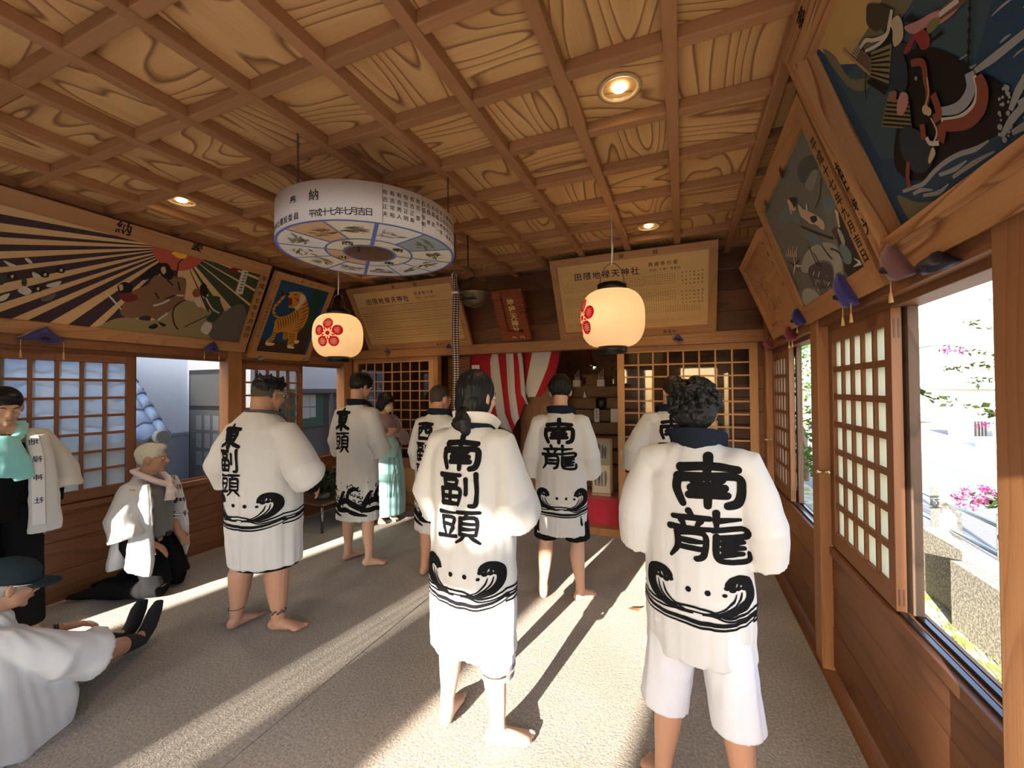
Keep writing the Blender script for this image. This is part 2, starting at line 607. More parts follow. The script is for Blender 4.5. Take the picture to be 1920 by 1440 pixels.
# ---- ceiling
XB = [-0.03 - 0.455 * k for k in range(-1, 11)]                      # battens along the depth
YL = [1.325 + 0.455 * k for k in range(-6, 8)]
mb = MB()
xs = sorted([XL - 0.02] + [x for x in XB if x > XL] + [XR + 0.14])
ys = sorted([YF] + [y for y in YL if y > YF] + [YB + 0.02])
for i in range(len(xs) - 1):
    for j in range(len(ys) - 1):
        g = (i + j) % 2
        mb.box((xs[i], ys[j], 3.055), (xs[i + 1], ys[j + 1], 3.075), grain=g)
ceiling = struct(mb.build('ceiling', W_PANEL))
mb = MB()
for x in XB:
    if XL < x < XR + .1:
        mb.box((x - 0.029, YF, 2.993), (x + 0.029, YB, 3.056), grain=1, bev=0.007)
for y in YL:
    if y > YF:
        for i in range(len(xs) - 1):
            mb.box((xs[i] + .027, y - 0.029, 2.999), (xs[i + 1] - .027, y + 0.029, 3.056), grain=0, bev=0.007)
child_of(mb.build('batten_grid', W_BEAM), ceiling)
mb = MB()
mb.box((XL - 0.3, YF - 0.5, 3.3), (XR + 0.3, YB + 0.1, 3.36))
struct(mb.build('trim_2', W_DARK))                                   # roof boarding over the ceiling

# ---- walls
def plank_run(mb, w, a0, a1, z0, z1, h, d0=-0.05, d1=0.0, mi=0):
    z = z0
    while z < z1 - 0.01:
        zt = min(z + h, z1)
        w.bx(mb, a0, a1, d0, d1 - rng.uniform(0, 0.003), z + 0.0015, zt - 0.0015, mi, bev=0.003)
        z = zt

WL, WR, WBK = Wall('left'), Wall('right'), Wall('back')
POSTS_L = [(-1.3, -1.18), (0.98, 1.1), (2.93, 3.08), (4.56, 4.72)]
POSTS_R = [(-1.3, -1.18), (1.33, 1.45), (2.95, 3.09), (4.58, 4.72)]
for side, w, posts, sill in (('left', WL, POSTS_L, 0.745), ('right', WR, POSTS_R, 0.70)):
    mb = MB()
    for k in range(len(posts) - 1):
        a0, a1 = posts[k][1], posts[k + 1][0]
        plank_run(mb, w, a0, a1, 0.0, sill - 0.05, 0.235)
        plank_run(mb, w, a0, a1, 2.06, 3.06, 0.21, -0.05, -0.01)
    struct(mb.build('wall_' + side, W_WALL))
    mb = MB()
    for a0, a1 in posts:
        w.bx(mb, a0, a1, -0.09, 0.055, -0.02, 3.052, grain=2, bev=0.006)
    struct(mb.build('trim_3' if side == 'left' else 'trim_4', W_POST))
    mb = MB()
    for k in range(len(posts) - 1):
        a0, a1 = posts[k][1], posts[k + 1][0]
        w.bx(mb, a0, a1, -0.10, 0.012, sill - 0.05, sill - 0.004, bev=0.003)       # sill
        w.bx(mb, a0, a1, -0.10, -0.086, sill - 0.004, sill + 0.010)                # sill grooves
        w.bx(mb, a0, a1, -0.044, -0.038, sill - 0.004, sill + 0.006)
        w.bx(mb, a0, a1, -0.10, 0.0, 1.945, 1.99, bev=0.003)                        # head rail
        w.bx(mb, a0 - .02, a1 + .02, -0.05, 0.045, 1.975, 2.075, bev=0.005)          # tie beam
    struct(mb.build('trim_5' if side == 'left' else 'trim_6', W_SASH))

def sash(parent, w, a0, a1, d0, d1, z0, z1, cols, rows, mats, stile=0.062, top=0.07, bot=0.085, bar=0.018, pane=None, panel=None, vbar=None, name='sash', bd=.014):
    """One sliding sash; mats = (frame, lattice); pane material behind the lattice."""
    mb = MB()
    w.bx(mb, a0, a0 + stile, d0, d1, z0, z1, grain=2, bev=0.003)
    w.bx(mb, a1 - stile, a1, d0, d1, z0, z1, grain=2, bev=0.003)
    w.bx(mb, a0 + stile, a1 - stile, d0, d1, z1 - top, z1, bev=0.003)
    w.bx(mb, a0 + stile, a1 - stile, d0, d1, z0, z0 + bot, bev=0.003)
    lz0, lz1 = z0 + bot, z1 - top
    if panel:
        pz0, pz1 = panel
        w.bx(mb, a0 + stile, a1 - stile, d0, d1, pz1, lz0 if lz0 > pz1 else pz1 + .05, bev=0.003)
    # tenon ends seen on the closing edge
    o = mb.build(name, mats[0])
    if parent:
        child_of(o, parent)
    la0, la1 = a0 + stile, a1 - stile
    mb = MB()
    dm = d1 - 0.006
    for i in range(1, cols):
        a = la0 + (la1 - la0) * i / cols
        w.bx(mb, a - (vbar or bar) / 2, a + (vbar or bar) / 2, dm - bd, dm, lz0, lz1, grain=2)
    for j in range(1, rows):
        z = lz0 + (lz1 - lz0) * j / rows
        w.bx(mb, la0, la1, dm - bd + .001, dm - .001, z - bar / 2, z + bar / 2)
    l = child_of(mb.build('lattice', mats[1]), o)
    if pane:
        mb = MB()
        w.bx(mb, la0, la1, dm - bd - .004, dm - bd - .001, lz0, lz1)
        child_of(mb.build('pane', pane), o)
    return o

def window(n, w, loc):
    e = bpy.data.objects.new('window_%d' % n, None)
    COL.objects.link(e)
    e.location = loc
    e['kind'] = 'structure'
    return e

# left windows: both pairs of sashes are slid aside
w1 = window(1, WL, (XL, 2.0, 0.75))
sash(w1, WL, 1.30, 2.15, -0.036, 0.0, 0.755, 1.945, 5, 7, (W_SASH, W_SASH), bar=0.021, vbar=0.024, pane=GLASS_L)
sash(w1, WL, 1.33, 2.18, -0.082, -0.046, 0.755, 1.945, 5, 7, (W_OUTER, W_OUTER), bar=0.021, vbar=0.024)
w2 = window(2, WL, (XL, 3.8, 0.75))
sash(w2, WL, 3.10, 3.91, -0.036, 0.0, 0.755, 1.945, 5, 7, (W_SASH, W_SASH), bar=0.02, vbar=0.022, pane=GLASS)
sash(w2, WL, 3.125, 3.93, -0.082, -0.046, 0.755, 1.945, 5, 7, (W_OUTER, W_OUTER), bar=0.02, vbar=0.022)
# right windows
KEYM = mat('screw_lock_brass', (0.75, 0.68, 0.5), 0.3, metal=1.0)
w3 = window(3, WR, (XR, 2.2, 0.7))
s3 = sash(w3, WR, 2.16, 2.95, -0.036, 0.0, 0.71, 1.945, 5, 7, (W_SASH, W_SASH), bar=0.03, vbar=0.02, pane=GLASS_F)
sash(w3, WR, 2.14, 2.93, -0.082, -0.046, 0.71, 1.945, 5, 7, (W_OUTER, W_OUTER), bar=0.03, vbar=0.02, stile=.055)
w4 = window(4, WR, (XR, 3.9, 0.7))
s4 = sash(w4, WR, 3.93, 4.60, -0.036, 0.0, 0.71, 1.945, 5, 7, (W_SASH, W_SASH), bar=0.028, vbar=0.02, pane=GLASS_F)
sash(w4, WR, 3.90, 4.57, -0.082, -0.046, 0.71, 1.945, 5, 7, (W_OUTER, W_OUTER), bar=0.028, vbar=0.02, stile=.055)
# bare tenon ends on the closing edges of the right sashes
for par, a in ((s3, 2.16), (s4, 3.93)):
    mb = MB()
    for z0, z1 in ((1.82, 1.90), (0.735, 0.80)):
        for d in (-0.028, -0.014):
            WR.bx(mb, a - 0.0012, a + .001, d, d + 0.006, z0, z1)
    child_of(mb.build('tenon', W_DARK), par)
for par, a in ((s3, 2.945), (s4, 4.595)):
    mb = MB()
    for q in (Matrix.Translation((XR - 0.02, a - .03, 1.13)) @ Matrix.Rotation(R(-90), 4, 'Y'),):
        mb.lathe([(0.012, -0.01), (0.012, 0.0), (0.005, 0.002), (0.005, 0.028), (0.011, 0.03), (0.011, 0.055), (0.004, 0.058)], q, 12)
    child_of(mb.build('screw_lock', KEYM), par)

# sash tracks on the sills
TRACK = mat('track_metal', (0.05, 0.05, 0.06), 0.3, metal=0.6)
mb = MB()
WR.bx(mb, 1.45, 2.16, -0.078, -0.060, 0.697, 0.712)
WR.bx(mb, 1.45, 2.16, -0.030, -0.012, 0.697, 0.710)
WR.bx(mb, 3.09, 3.93, -0.078, -0.060, 0.697, 0.712)
WR.bx(mb, 3.09, 3.93, -0.030, -0.012, 0.697, 0.710)
child_of(mb.build('track', TRACK), w3)

# ---- back wall: boards over the tie beam, lattice doors either side of the altar opening
D1A, D1B, D2A, D2B = -4.42, -3.06, -0.67, 0.69
mb = MB()
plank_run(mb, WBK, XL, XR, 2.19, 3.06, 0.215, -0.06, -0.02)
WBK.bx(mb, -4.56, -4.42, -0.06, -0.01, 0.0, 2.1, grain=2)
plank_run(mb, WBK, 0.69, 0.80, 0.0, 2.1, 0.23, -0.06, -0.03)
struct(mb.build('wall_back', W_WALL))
mb = MB()
WBK.bx(mb, XL, XR, -0.08, 0.055, 2.075, 2.195, bev=0.006)            # tie beam
WBK.bx(mb, XL, XR, -0.10, 0.06, -0.02, 0.075, bev=0.006)             # threshold step
WBK.bx(mb, -3.06, -2.99, -0.08, 0.01, 0.07, 2.08, grain=2, bev=0.004)
struct(mb.build('trim_7', W_POST))
GLASS_D = glassmat('door_glass', (0.88, 0.86, 0.84), 0.7)
for n, a0, a1 in ((1, D1A, D1B), (2, D2A, D2B)):
    e = bpy.data.objects.new('door_%d' % n, None); COL.objects.link(e)
    e.location = (a0, YB, 0.08); e['kind'] = 'structure'
    d = sash(e, WBK, a0, a1, -0.03, 0.008, 0.08, 2.075, 8, 10, (W_DOOR, W_DOOR), stile=0.075, top=0.065, bot=0.62, bar=0.016, pane=GLASS_D, name='door_leaf')
    mb = MB()
    WBK.bx(mb, a0 + 0.075, a1 - 0.075, -0.02, 0.013, 0.25, 0.56, grain=2)
    child_of(mb.build('lower_panel', W_BOARD), d)
    mb = MB()
    xk = a0 + 0.037 if n == 2 else a1 - 0.037
    for z, h in ((1.07, 0.02), (0.91, 0.035)):
        WBK.bx(mb, xk - 0.011, xk + 0.011, 0.006, 0.013, z - h, z + h, bev=.004)
    child_of(mb.build('finger_pull', METAL), d)
# boarded side of the altar room seen past the left door
mb = MB()
plank_run(mb, WBK, -3.0, -2.66, 0.07, 2.08, 0.22, -0.3, -0.27)
struct(mb.build('wall_altar_side', W_WALL))

# ---- the altar room behind
mb = MB()
for x0, x1 in ((-4.7, -4.65), (0.95, 1.0)):
    mb.box((x0, YB + .07, 0), (x1, 7.6, 2.75), grain=1)
mb.box((-4.7, 7.55, 0), (1.0, 7.6, 2.75), grain=0)
mb.box((-4.7, YB + .07, 2.7), (1.0, 7.6, 2.75), grain=0)
mb.box((-4.7, YB + .10, -0.02), (1.0, 7.6, 0.06), grain=0)
struct(mb.build('wall_altar', W_WALL))

# ---- front: unseen side behind the camera; head beam lowered, panels added to cut skylight
mb = MB()
mb.box((XL - .1, YF - 0.12, 2.10), (XR + .1, YF, 3.06), grain=0)
for x0, x1 in ((-4.02, -2.76), (-2.29, -1.80), (-.70, -.04)):  # added panels, out of view, that narrow the opening to dim the skylight
    mb.box((x0, YF - .10, 0), (x1, YF - .03, 2.1), grain=2)
struct(mb.build('wall_front_sky_block', W_WALL))
# ================================================================== PICTURES AND BOARDS
def paint(name, c, rough=0.6):
    return mat('paint_' + name, c, rough, spec=0.25)

def Z(ox, oy, s, *pts):
    return [(ox + a / s, oy + b / s) for a, b in pts]

def clip_rect(poly, x0, y0, x1, y1):
    def cut(ps, f, g):
        out = []
        for i in range(len(ps)):
            a, c = ps[i], ps[(i + 1) % len(ps)]
            fa, fc = f(a), f(c)
            if fa >= 0: out.append(a)
            if fa * fc < 0:
                t = fa / (fa - fc)
                out.append((a[0] + (c[0] - a[0]) * t, a[1] + (c[1] - a[1]) * t))
        return out
    for f in (lambda p: p[0] - x0, lambda p: x1 - p[0], lambda p: p[1] - y0, lambda p: y1 - p[1]):
        if len(poly) < 3: return []
        poly = cut(poly, f, None)
    return poly

class Art:
    """Flat painted layers on the panel of a framed picture; each layer sits a hair above the last."""
    def __init__(s, P, x0, y0, x1, y1, z):
        s.P, s.r, s.z = P, (x0, y0, x1, y1), z
        s.mb = MB(); s.mats = []; s.k = 0
        s.M = Matrix.Identity(4)
    def mi(s, m):
        if m not in s.mats: s.mats.append(m)
        return s.mats.index(m)
    def lift(s):
        s.k += 1
        return s.z + 0.00006 * s.k
    def fill(s, m):
        x0, y0, x1, y1 = s.r
        s.mb.box((x0, y0, s.z - .012), (x1, y1, s.z), mi=s.mi(m))
    def poly2(s, pts, m):
        pts = clip_rect(list(pts), *s.r)
        if len(pts) < 3: return
        z = s.lift()
        vs = [s.mb.bm.verts.new((x, y, z)) for x, y in pts]
        s.mb.face(vs, s.mi(m), [(x, y) for x, y in pts])
    def poly(s, pts, m):
        s.poly2([s.P.px(x, y) for x, y in pts], m)
    def blob(s, pts, m, sub=4):
        q = [Vector(s.P.px(x, y)) for x, y in pts]
        n = len(q)
        out = []
        for i in range(n):
            p0, p1, p2, p3 = q[i - 1], q[i], q[(i + 1) % n], q[(i + 2) % n]
            for k in range(sub):
                t = k / sub
                out.append(tuple(0.5 * ((2 * p1) + (p2 - p0) * t + (2 * p0 - 5 * p1 + 4 * p2 - p3) * t * t + (3 * p1 - p0 - 3 * p2 + p3) * t ** 3)))
        s.poly2(out, m)
    def line(s, pts, w, m, sub=5):
        q = [s.P.px(x, y) for x, y in pts]
        ws = w if hasattr(w, '__len__') else [w] * len(q)
        if len(q) > 2:
            q, ws = smooth_pts(q, ws, sub)
        q = [tuple(p) for p in q]
        x0, y0, x1, y1 = s.r
        qq = [(p, w_) for p, w_ in zip(q, ws) if x0 < p[0] < x1 and y0 < p[1] < y1]
        if len(qq) < 2: return
        s.mb.ribbon([p for p, _ in qq], [w_ for _, w_ in qq], s.M, s.lift(), s.mi(m))
    def dot(s, p, r, m, ry=None):
        c = s.P.px(*p)
        s.poly2([(c[0] + r * math.cos(a * .628), c[1] + (ry or r) * math.sin(a * .628)) for a in range(10)], m)
    def done(s, parent):
        o = s.mb.build('artwork', s.mats, parent)
        return o

def framed(name, label, cat, P, bl, bb, br, bt, th, wood_m, group=None, step=0.0):
    """Frame of four mitred bars round a plane; returns the thing (its matrix is the plane)."""
    t = thing(name, label, cat, group=group)
    t.matrix_basis = P.mat()
    W, H = P.w, P.h
    mb = MB()
    o = [(0, 0), (W, 0), (W, H), (0, H)]
    i_ = [(bl, bb), (W - br, bb), (W - br, H - bt), (bl, H - bt)]
    for k, g in ((0, 0), (1, 1), (2, 0), (3, 1)):
        j = (k + 1) % 4
        mb.prism([o[k], o[j], i_[j], i_[k]], -th, 0.0, grain=g)
    if step:
        for k, g in ((0, 0), (1, 1), (2, 0), (3, 1)):
            j = (k + 1) % 4
            def shr(p, q): return (p[0] + (q[0] - p[0]) * .72, p[1] + (q[1] - p[1]) * .72)
            mb.prism([shr(o[k], i_[k]), shr(o[j], i_[j]), i_[j], i_[k]], 0.0, step, grain=g)
            mb.prism([shr(o[k], i_[k]), shr(o[j], i_[j]), (o[j][0] + (i_[j][0] - o[j][0]) * .6, o[j][1] + (i_[j][1] - o[j][1]) * .6), (o[k][0] + (i_[k][0] - o[k][0]) * .6, o[k][1] + (i_[k][1] - o[k][1]) * .6)], 0.0, step * .5, grain=g)
    f = mb.build('frame', wood_m, t)
    mb = MB()
    mb.box((0.01, 0.01, -th - .012), (W - .01, H - .01, -th), mi=0)
    mb.build('backing', W_DARK, t)
    return t

def lettering(parent, items, m=None, z=0.0008):
    """items: (text, x, y, size, vertical, pitch, offset[, sx])"""
    mb = MB()
    I = Matrix.Identity(4)
    for it in items:
        txt, x, y, size, ver, pitch, off = it[:7]
        sx = it[7] if len(it) > 7 else 1.0
        rot = it[8] if len(it) > 8 else 0
        M = Matrix.Translation((x, y, 0)) @ Matrix.Rotation(rot, 4, 'Z')
        mb.text(txt, size, M, z, 0, ver, pitch, off, sx=sx)
    return mb.build('lettering', m or INK, parent)

# ---- the long sunburst picture on the left
P = PL = Plane((-4.44, 1.12, 2.055), (0, 1.985, 0), (0.43, 0, 0.895))
t = framed('votive_painting', 'long framed painting of sun rays and robed figures above the left windows', 'painting', P, 0.07, 0.10, 0.085, 0.12, 0.05, W_FRAME)
W, H = P.w, P.h
a = Art(P, 0.07, 0.10, W - 0.085, H - 0.12, -0.022)
TAN, DK = paint('ray_tan', (0.62, 0.40, 0.19)), paint('ray_dark', (0.045, 0.026, 0.032))
SUNR, OLV = paint('sun_red', (0.44, 0.085, 0.05)), paint('ground_olive', (0.27, 0.21, 0.10))
BRN, BLK = paint('robe_brown', (0.20, 0.105, 0.055)), paint('hair_black', (0.012, 0.01, 0.01))
WHT, GRN = paint('chalk_white', (0.55, 0.50, 0.42)), paint('deep_green', (0.035, 0.05, 0.025))
GRY, RED = paint('rock_grey', (0.12, 0.10, 0.085)), paint('dark_red', (0.16, 0.02, 0.02))
SKN, YEL = paint('pale_skin', (0.55, 0.36, 0.21)), paint('yellow', (0.85, 0.48, 0.04))
a.fill(TAN)
sc = Vector(P.px(340, 466))
def wedge(p, q, m=DK):
    p, q = Vector(P.px(*p)), Vector(P.px(*q))
    a.poly2([tuple(sc), tuple(sc + (p - sc) * 1.25), tuple(sc + (q - sc) * 1.25)], m)
for p, q in (((20, 406), (18, 422)), ((14, 437), (12, 447)), ((8, 460), (7, 473)), ((3, 487), (2, 503)), ((0, 514), (0, 535)), ((0, 553), (0, 572)),
             ((0, 588), (28, 598)), ((60, 600), (100, 604)), ((140, 604), (180, 606)), ((205, 600), (235, 600)), ((262, 600), (285, 600)), ((300, 600), (318, 600))):
    wedge(p, q)
for p, q in (((300, 560), (325, 600)), ((349, 560), (352, 600)), ((364, 560), (374, 600)), ((380, 560), (402, 600)), ((396, 560), (432, 600)),
             ((455, 600), (470, 575)), ((468, 568), (480, 548)), ((474, 540), (484, 525)), ((480, 519), (486, 507))):
    wedge(p, q, GRN if p[0] > 395 else DK)
z2 = lambda *p: Z(200, 420, 6, *p)
z1 = lambda *p: Z(0, 330, 6, *p)
a.blob(z2((-300, 1330), (0, 1120), (240, 1060), (560, 1090), (900, 860), (1180, 1010), (1290, 1040), (1250, 1310), (700, 1330), (100, 1300)), OLV)
a.blob(z2((1180, 1290), (1230, 1060), (1350, 980), (1560, 930), (1560, 1330)), GRY)
r_ = 0.205
a.poly2([(sc.x + r_ * math.cos(k * .15), sc.y + r_ * math.sin(k * .15)) for k in range(42)], SUNR)
a.blob(z2((180, 960), (300, 770), (470, 700), (560, 590), (690, 600), (780, 600), (880, 610), (910, 660), (890, 830), (850, 890), (770, 960), (690, 1010), (590, 1090), (470, 1040), (330, 1070), (190, 1040)), BRN)
a.blob(z2((390, 600), (480, 520), (590, 455), (690, 450), (740, 510), (770, 590), (720, 640), (640, 600), (600, 560), (540, 600), (440, 640)), BLK)
a.blob(z2((628, 500), (668, 492), (682, 545), (655, 575), (632, 550)), SKN)
a.blob(z2((140, 700), (220, 660), (300, 700), (300, 770), (230, 800), (150, 760)), BLK)
a.blob(z2((150, 700), (190, 690), (200, 740), (170, 760)), SKN)
a.blob(z2((150, 800), (300, 790), (370, 850), (230, 890)), RED)
a.line(z2((0, 770), (90, 870), (180, 975)), [.012, .014, .01], WHT)
a.line(z2((800, 620), (815, 500), (830, 440), (885, 390)), .009, BLK)
a.blob(z2((745, 335), (800, 315), (860, 308), (918, 345), (905, 390), (840, 398), (790, 372)), YEL)
for q in (((700, 640), (760, 700)), ((560, 780), (600, 850)), ((820, 660), (840, 760)), ((680, 850), (780, 810))):
    a.line(z2(*q), .012, BLK)
for q in (((540, 930), (640, 900), (720, 860)), ((590, 1090), (660, 1040), (700, 1010)), ((800, 810), (880, 815))):
    a.line(z2(*q), .016, WHT)
a.blob(z2((480, 1170), (560, 1130), (590, 1160), (540, 1190)), BLK)
a.blob(z2((590, 1110), (680, 1140), (650, 1165)), BLK)
a.line(z2((900, 860), (800, 920), (758, 1000), (770, 1120), (815, 1195)), .011, BLK)
a.line(z2((890, 1165), (1150, 1040)), .009, BLK)
a.blob(z2((975, 790), (1010, 735), (1060, 760), (1060, 820), (1000, 830)), paint('rust', (0.22, 0.075, 0.025)))
a.blob(z2((1060, 720), (1110, 670), (1150, 740), (1130, 830), (1080, 800)), BLK)
a.blob(z2((1120, 830), (1290, 830), (1340, 960), (1220, 1110), (1130, 1080), (1190, 1000), (1120, 930)), GRN)
a.blob(z2((1290, 840), (1320, 850), (1370, 970), (1340, 980), (1300, 900)), SKN)
a.blob(z2((1000, 860), (1060, 840), (1070, 940), (1030, 930)), WHT)
a.line(z2((1130, 840), (1200, 960), (1280, 1010)), .014, WHT)
a.blob(z2((1080, 1170), (1130, 1110), (1200, 1150), (1150, 1250), (1080, 1220)), WHT)
a.blob(z2((1360, 520), (1480, 500), (1480, 570), (1400, 550)), RED)
a.blob(z2((940, 800), (960, 770), (1000, 850), (960, 880)), TAN)
# soldiers among the rays on the far left
for x, y in ((140, 1130), (430, 1270), (510, 1110), (690, 1060)):
    a.blob(z1((x - 55, y), (x - 10, y - 38), (x + 55, y - 5), (x + 40, y + 40), (x - 30, y + 35)), BLK)
    a.blob(z1((x - 5, y), (x + 25, y - 8), (x + 22, y + 25), (x, y + 25)), SKN)
for q, m_ in ((((210, 1300), (290, 1250), (370, 1310), (300, 1350)), WHT), (((380, 1090), (470, 1130), (450, 1160), (390, 1150)), WHT), (((540, 1230), (700, 1190), (660, 1250), (560, 1260)), WHT),
              (((0, 1120), (90, 1130), (60, 1220), (0, 1230)), GRN), (((0, 1370), (120, 1330), (80, 1400), (0, 1420)), WHT), (((480, 1380), (640, 1330), (600, 1400), (500, 1420)), GRY),
              (((50, 960), (110, 980), (200, 1020), (120, 1025)), WHT), (((260, 1170), (310, 1170), (310, 1240), (260, 1240)), GRN), (((290, 935), (340, 940), (380, 990), (330, 985)), WHT)):
    a.blob(z1(*q), m_)
# title slip on the right of the picture
a.poly(z2((1540, 520), (1610, 530), (1540, 800), (1455, 790)), WHT)
for k in range(7):
    x, y = z2((1578 - k * 11, 555 + k * 33))[0]
    a.line([(x - 3, y), (x + 4, y + .5)], .007, INKB); a.line([(x, y - 2.2), (x - .6, y + 2.4)], .005, INKB)
a.done(t)
c1, c2 = P.px(233, 428), P.px(370, 466)
cols = P.px(491, 522), P.px(458, 628)
lt = [('納', c1[0], c1[1], 0.105, False, 1, 0.02), ('奉', c2[0], c2[1], 0.10, False, 1, 0.02)]
lettering(t, lt)
dx, dy = (cols[1][0] - cols[0][0]), (cols[1][1] - cols[0][1])
lettering(t, [(ch, W - 0.043, cols[0][1] + dy * k / 8, 0.062, False, 1, 0.012) for k, ch in enumerate('平成十七年七月吉日')])

# ---- the tiger
P = PT = Plane((-4.44, 3.135, 2.00), (0, 0.80, 0), (0.47, 0, 0.90))
t = framed('votive_painting', 'framed tiger painting on blue beside the long sunburst painting', 'painting', P, 0.075, 0.085, 0.065, 0.075, 0.05, W_FRAME)
W, H = P.w, P.h
a = Art(P, 0.075, 0.085, W - 0.065, H - 0.075, -0.012)
BLUE, DGRN, DBRN = paint('tiger_blue', (0.012, 0.06, 0.15)), paint('tiger_green', (0.015, 0.055, 0.04)), paint('tiger_ground', (0.045, 0.028, 0.018))
ORG, CRM = paint('tiger_orange', (0.52, 0.235, 0.035)), paint('tiger_cream', (0.62, 0.52, 0.36))
a.fill(BLUE)
z3 = lambda *p: Z(420, 480, 6, *p)
a.poly(z3((1030, 340), (1150, 380), (980, 880), (890, 830), (960, 620)), DGRN)
a.blob(z3((560, 230), (900, 270), (1000, 330), (760, 330)), DGRN)
a.poly(z3((360, 955), (560, 950), (680, 975), (900, 830), (1010, 760), (900, 1130), (340, 1090)), DBRN)
a.line(z3((640, 720), (575, 660), (575, 580), (640, 510), (678, 450), (650, 405)), [.035, .032, .032, .034, .036, .026], ORG)
a.line(z3((678, 450), (668, 425), (650, 400)), [.034, .03, .02], BLK)
a.blob(z3((600, 710), (740, 660), (820, 600), (850, 560), (950, 560), (955, 680), (900, 800), (840, 860), (820, 960), (760, 1040), (720, 1020), (730, 930), (700, 950), (670, 930), (670, 860), (600, 880), (560, 960), (480, 1000), (480, 960), (540, 900), (570, 800)), ORG)
a.blob(z3((720, 430), (790, 405), (880, 415), (930, 470), (955, 580), (900, 620), (830, 600), (780, 590), (730, 580), (760, 520)), ORG)
a.blob(z3((870, 440), (925, 470), (900, 540), (830, 610), (800, 580), (850, 540)), CRM)
a.blob(z3((740, 480), (775, 490), (770, 560), (735, 545)), paint('mouth_red', (0.2, 0.02, 0.03)))
a.blob(z3((720, 420), (745, 425), (735, 450), (718, 445)), BLK)
for q in (((480, 975), (570, 985), (560, 1010), (485, 1010)), ((722, 1010), (790, 1025), (790, 1045), (725, 1040)), ((800, 960), (850, 955), (840, 985), (805, 990))):
    a.blob(z3(*q), CRM)
for k in range(9):
    x = 600 + k * 27; y = 720 - k * 14
    a.line(z3((x, y), (x + 22, y + 60), (x + 18, y + 130)), [.004, .010, .003], BLK)
for k in range(8):
    y = 520 + k * 42; x = 955 - max(0, k - 3) * 20
    a.line(z3((x, y), (x - 45, y + 28), (x - 90, y + 40)), [.010, .009, .003], BLK)
for k in range(5):
    a.line(z3((555 - k * 12, 860 + k * 26), (600 - k * 10, 880 + k * 24)), .007, BLK)
    a.line(z3((735, 880 + k * 26), (800, 890 + k * 22)), .007, BLK)
    a.line(z3((680, 860 + k * 18), (725, 866 + k * 18)), .006, BLK)
for k in range(6):
    x, y = ((650, 500), (610, 540), (580, 580), (572, 620), (580, 665), (600, 700))[k]
    a.line(z3((x - 18, y - 8), (x + 20, y + 8)), .008, BLK)
a.line(z3((790, 440), (830, 435)), .010, BLK); a.line(z3((800, 470), (840, 500)), .008, BLK); a.line(z3((810, 510), (850, 500)), .007, BLK)
a.done(t)
lt = [('奉', .33, H - .037, .035, False, 1, 0), ('納', .45, H - .037, .035, False, 1, 0)]
lt += [(ch, .037, H - .16 - k * .04, .034, False, 1, 0) for k, ch in enumerate('氏子')]
lt += [(ch, .037, H - .34 - k * .041, .034, False, 1, 0) for k, ch in enumerate('田隈地禄天神社氏子一同')]
lt += [(ch, W - .032, H - .42 - k * .04, .032, False, 1, 0) for k, ch in enumerate('平成十七年')]
lettering(t, lt)

# ---- donor boards over the back wall
def donor_board(P, label, seed, full):
    t = framed('donor_board', label, 'board', P, 0.065, 0.075, 0.075, 0.075, 0.05, W_FRAME)
    W, H = P.w, P.h
    mb = MB()
    mb.box((0.065, 0.075, -.04), (W - 0.075, H - 0.075, -0.022), grain=0)
    mb.build('panel', W_BOARD, t)
    q = random.Random(seed)
    lettering(t, [('田隈地禄天神社', .28, H - .205, .084, False, 1.16, .012), ('再建寄付者', W - .60, H - .160, .046, False, 1.25, .004), ('平成17年7月吉日', W - .60, H - .218, .031, False, 1.05, .002)], INKB, -0.0212)
    lettering(t, [('献', W * .46, H - .038, .05, False, 1, .004), ('額', W * .66, H - .038, .05, False, 1, .004), ('建築社', W * .70, .032, .036, False, 1.3, .004)], INK)
    mb = MB()
    def mark(x, y, s):
        for _ in range(3):
            w_, h_ = (q.uniform(.5, .9) * s, .13 * s) if q.random() < .55 else (.13 * s, q.uniform(.4, .8) * s)
            cx, cy = x + q.uniform(-.15, .15) * s, y + q.uniform(-.25, .25) * s
            mb.face([mb.bm.verts.new((cx + i * w_ / 2, cy + j * h_ / 2, -.0212)) for i, j in ((-1, -1), (1, -1), (1, 1), (-1, 1))])
    x1 = W - .13
    if full:
        for k in range(6):                                   # the large names at the right
            for j in range(9):
                if j != 4:
                    mark(x1 - k * .036, H - .27 - j * .038, .026 if k < 3 else .020)
        rows = [(H - .275, 5, .0150), (H - .445, 5, .0145), (H - .60, 4, .013), (H - .735, 3, .011)]
        for r0, n, s_ in rows:
            x = .11
            end = W - .36 if r0 > H - .6 else W - .14
            while x < end:
                mark(x, r0 + .028, s_ * .55)
                for j in range(n):
                    mark(x, r0 - j * s_ * 1.45, s_)
                x += .0225
    else:
        for k in range(5):
            y0 = H - .30 - k * .115
            for j in range(4):
                x = .11
                while x < W - .13 - (.03 if k == 0 else 0):
                    mark(x, y0 - j * .0155, .012)
                    x += .0165
            for yy in (y0 + .022, y0 - .062):
                mb.face([mb.bm.verts.new((x, yy + h, -.0212)) for x, h in ((.09, -.0022), (W - .10, -.0022), (W - .10, .0022), (.09, .0022))])
        for k in range(10):
            mark(W - .11, H - .30 - k * .045, .026)
    mb.build('names', mat('faded_ink', (0.055, 0.038, 0.022), 0.7), t)
    return t
PBR = Plane((-1.295, 4.655, 2.19), (1.615, 0, 0), (0, -0.43, 0.79))
donor_board(PBR, 'donor board with many name columns, right of the small red plaque', 3, True)
PBL = Plane((-4.075, 4.655, 2.19), (1.625, 0, 0), (0, -0.45, 0.76))
donor_board(PBL, 'donor board with ruled rows of names, over the left lattice door', 4, False)

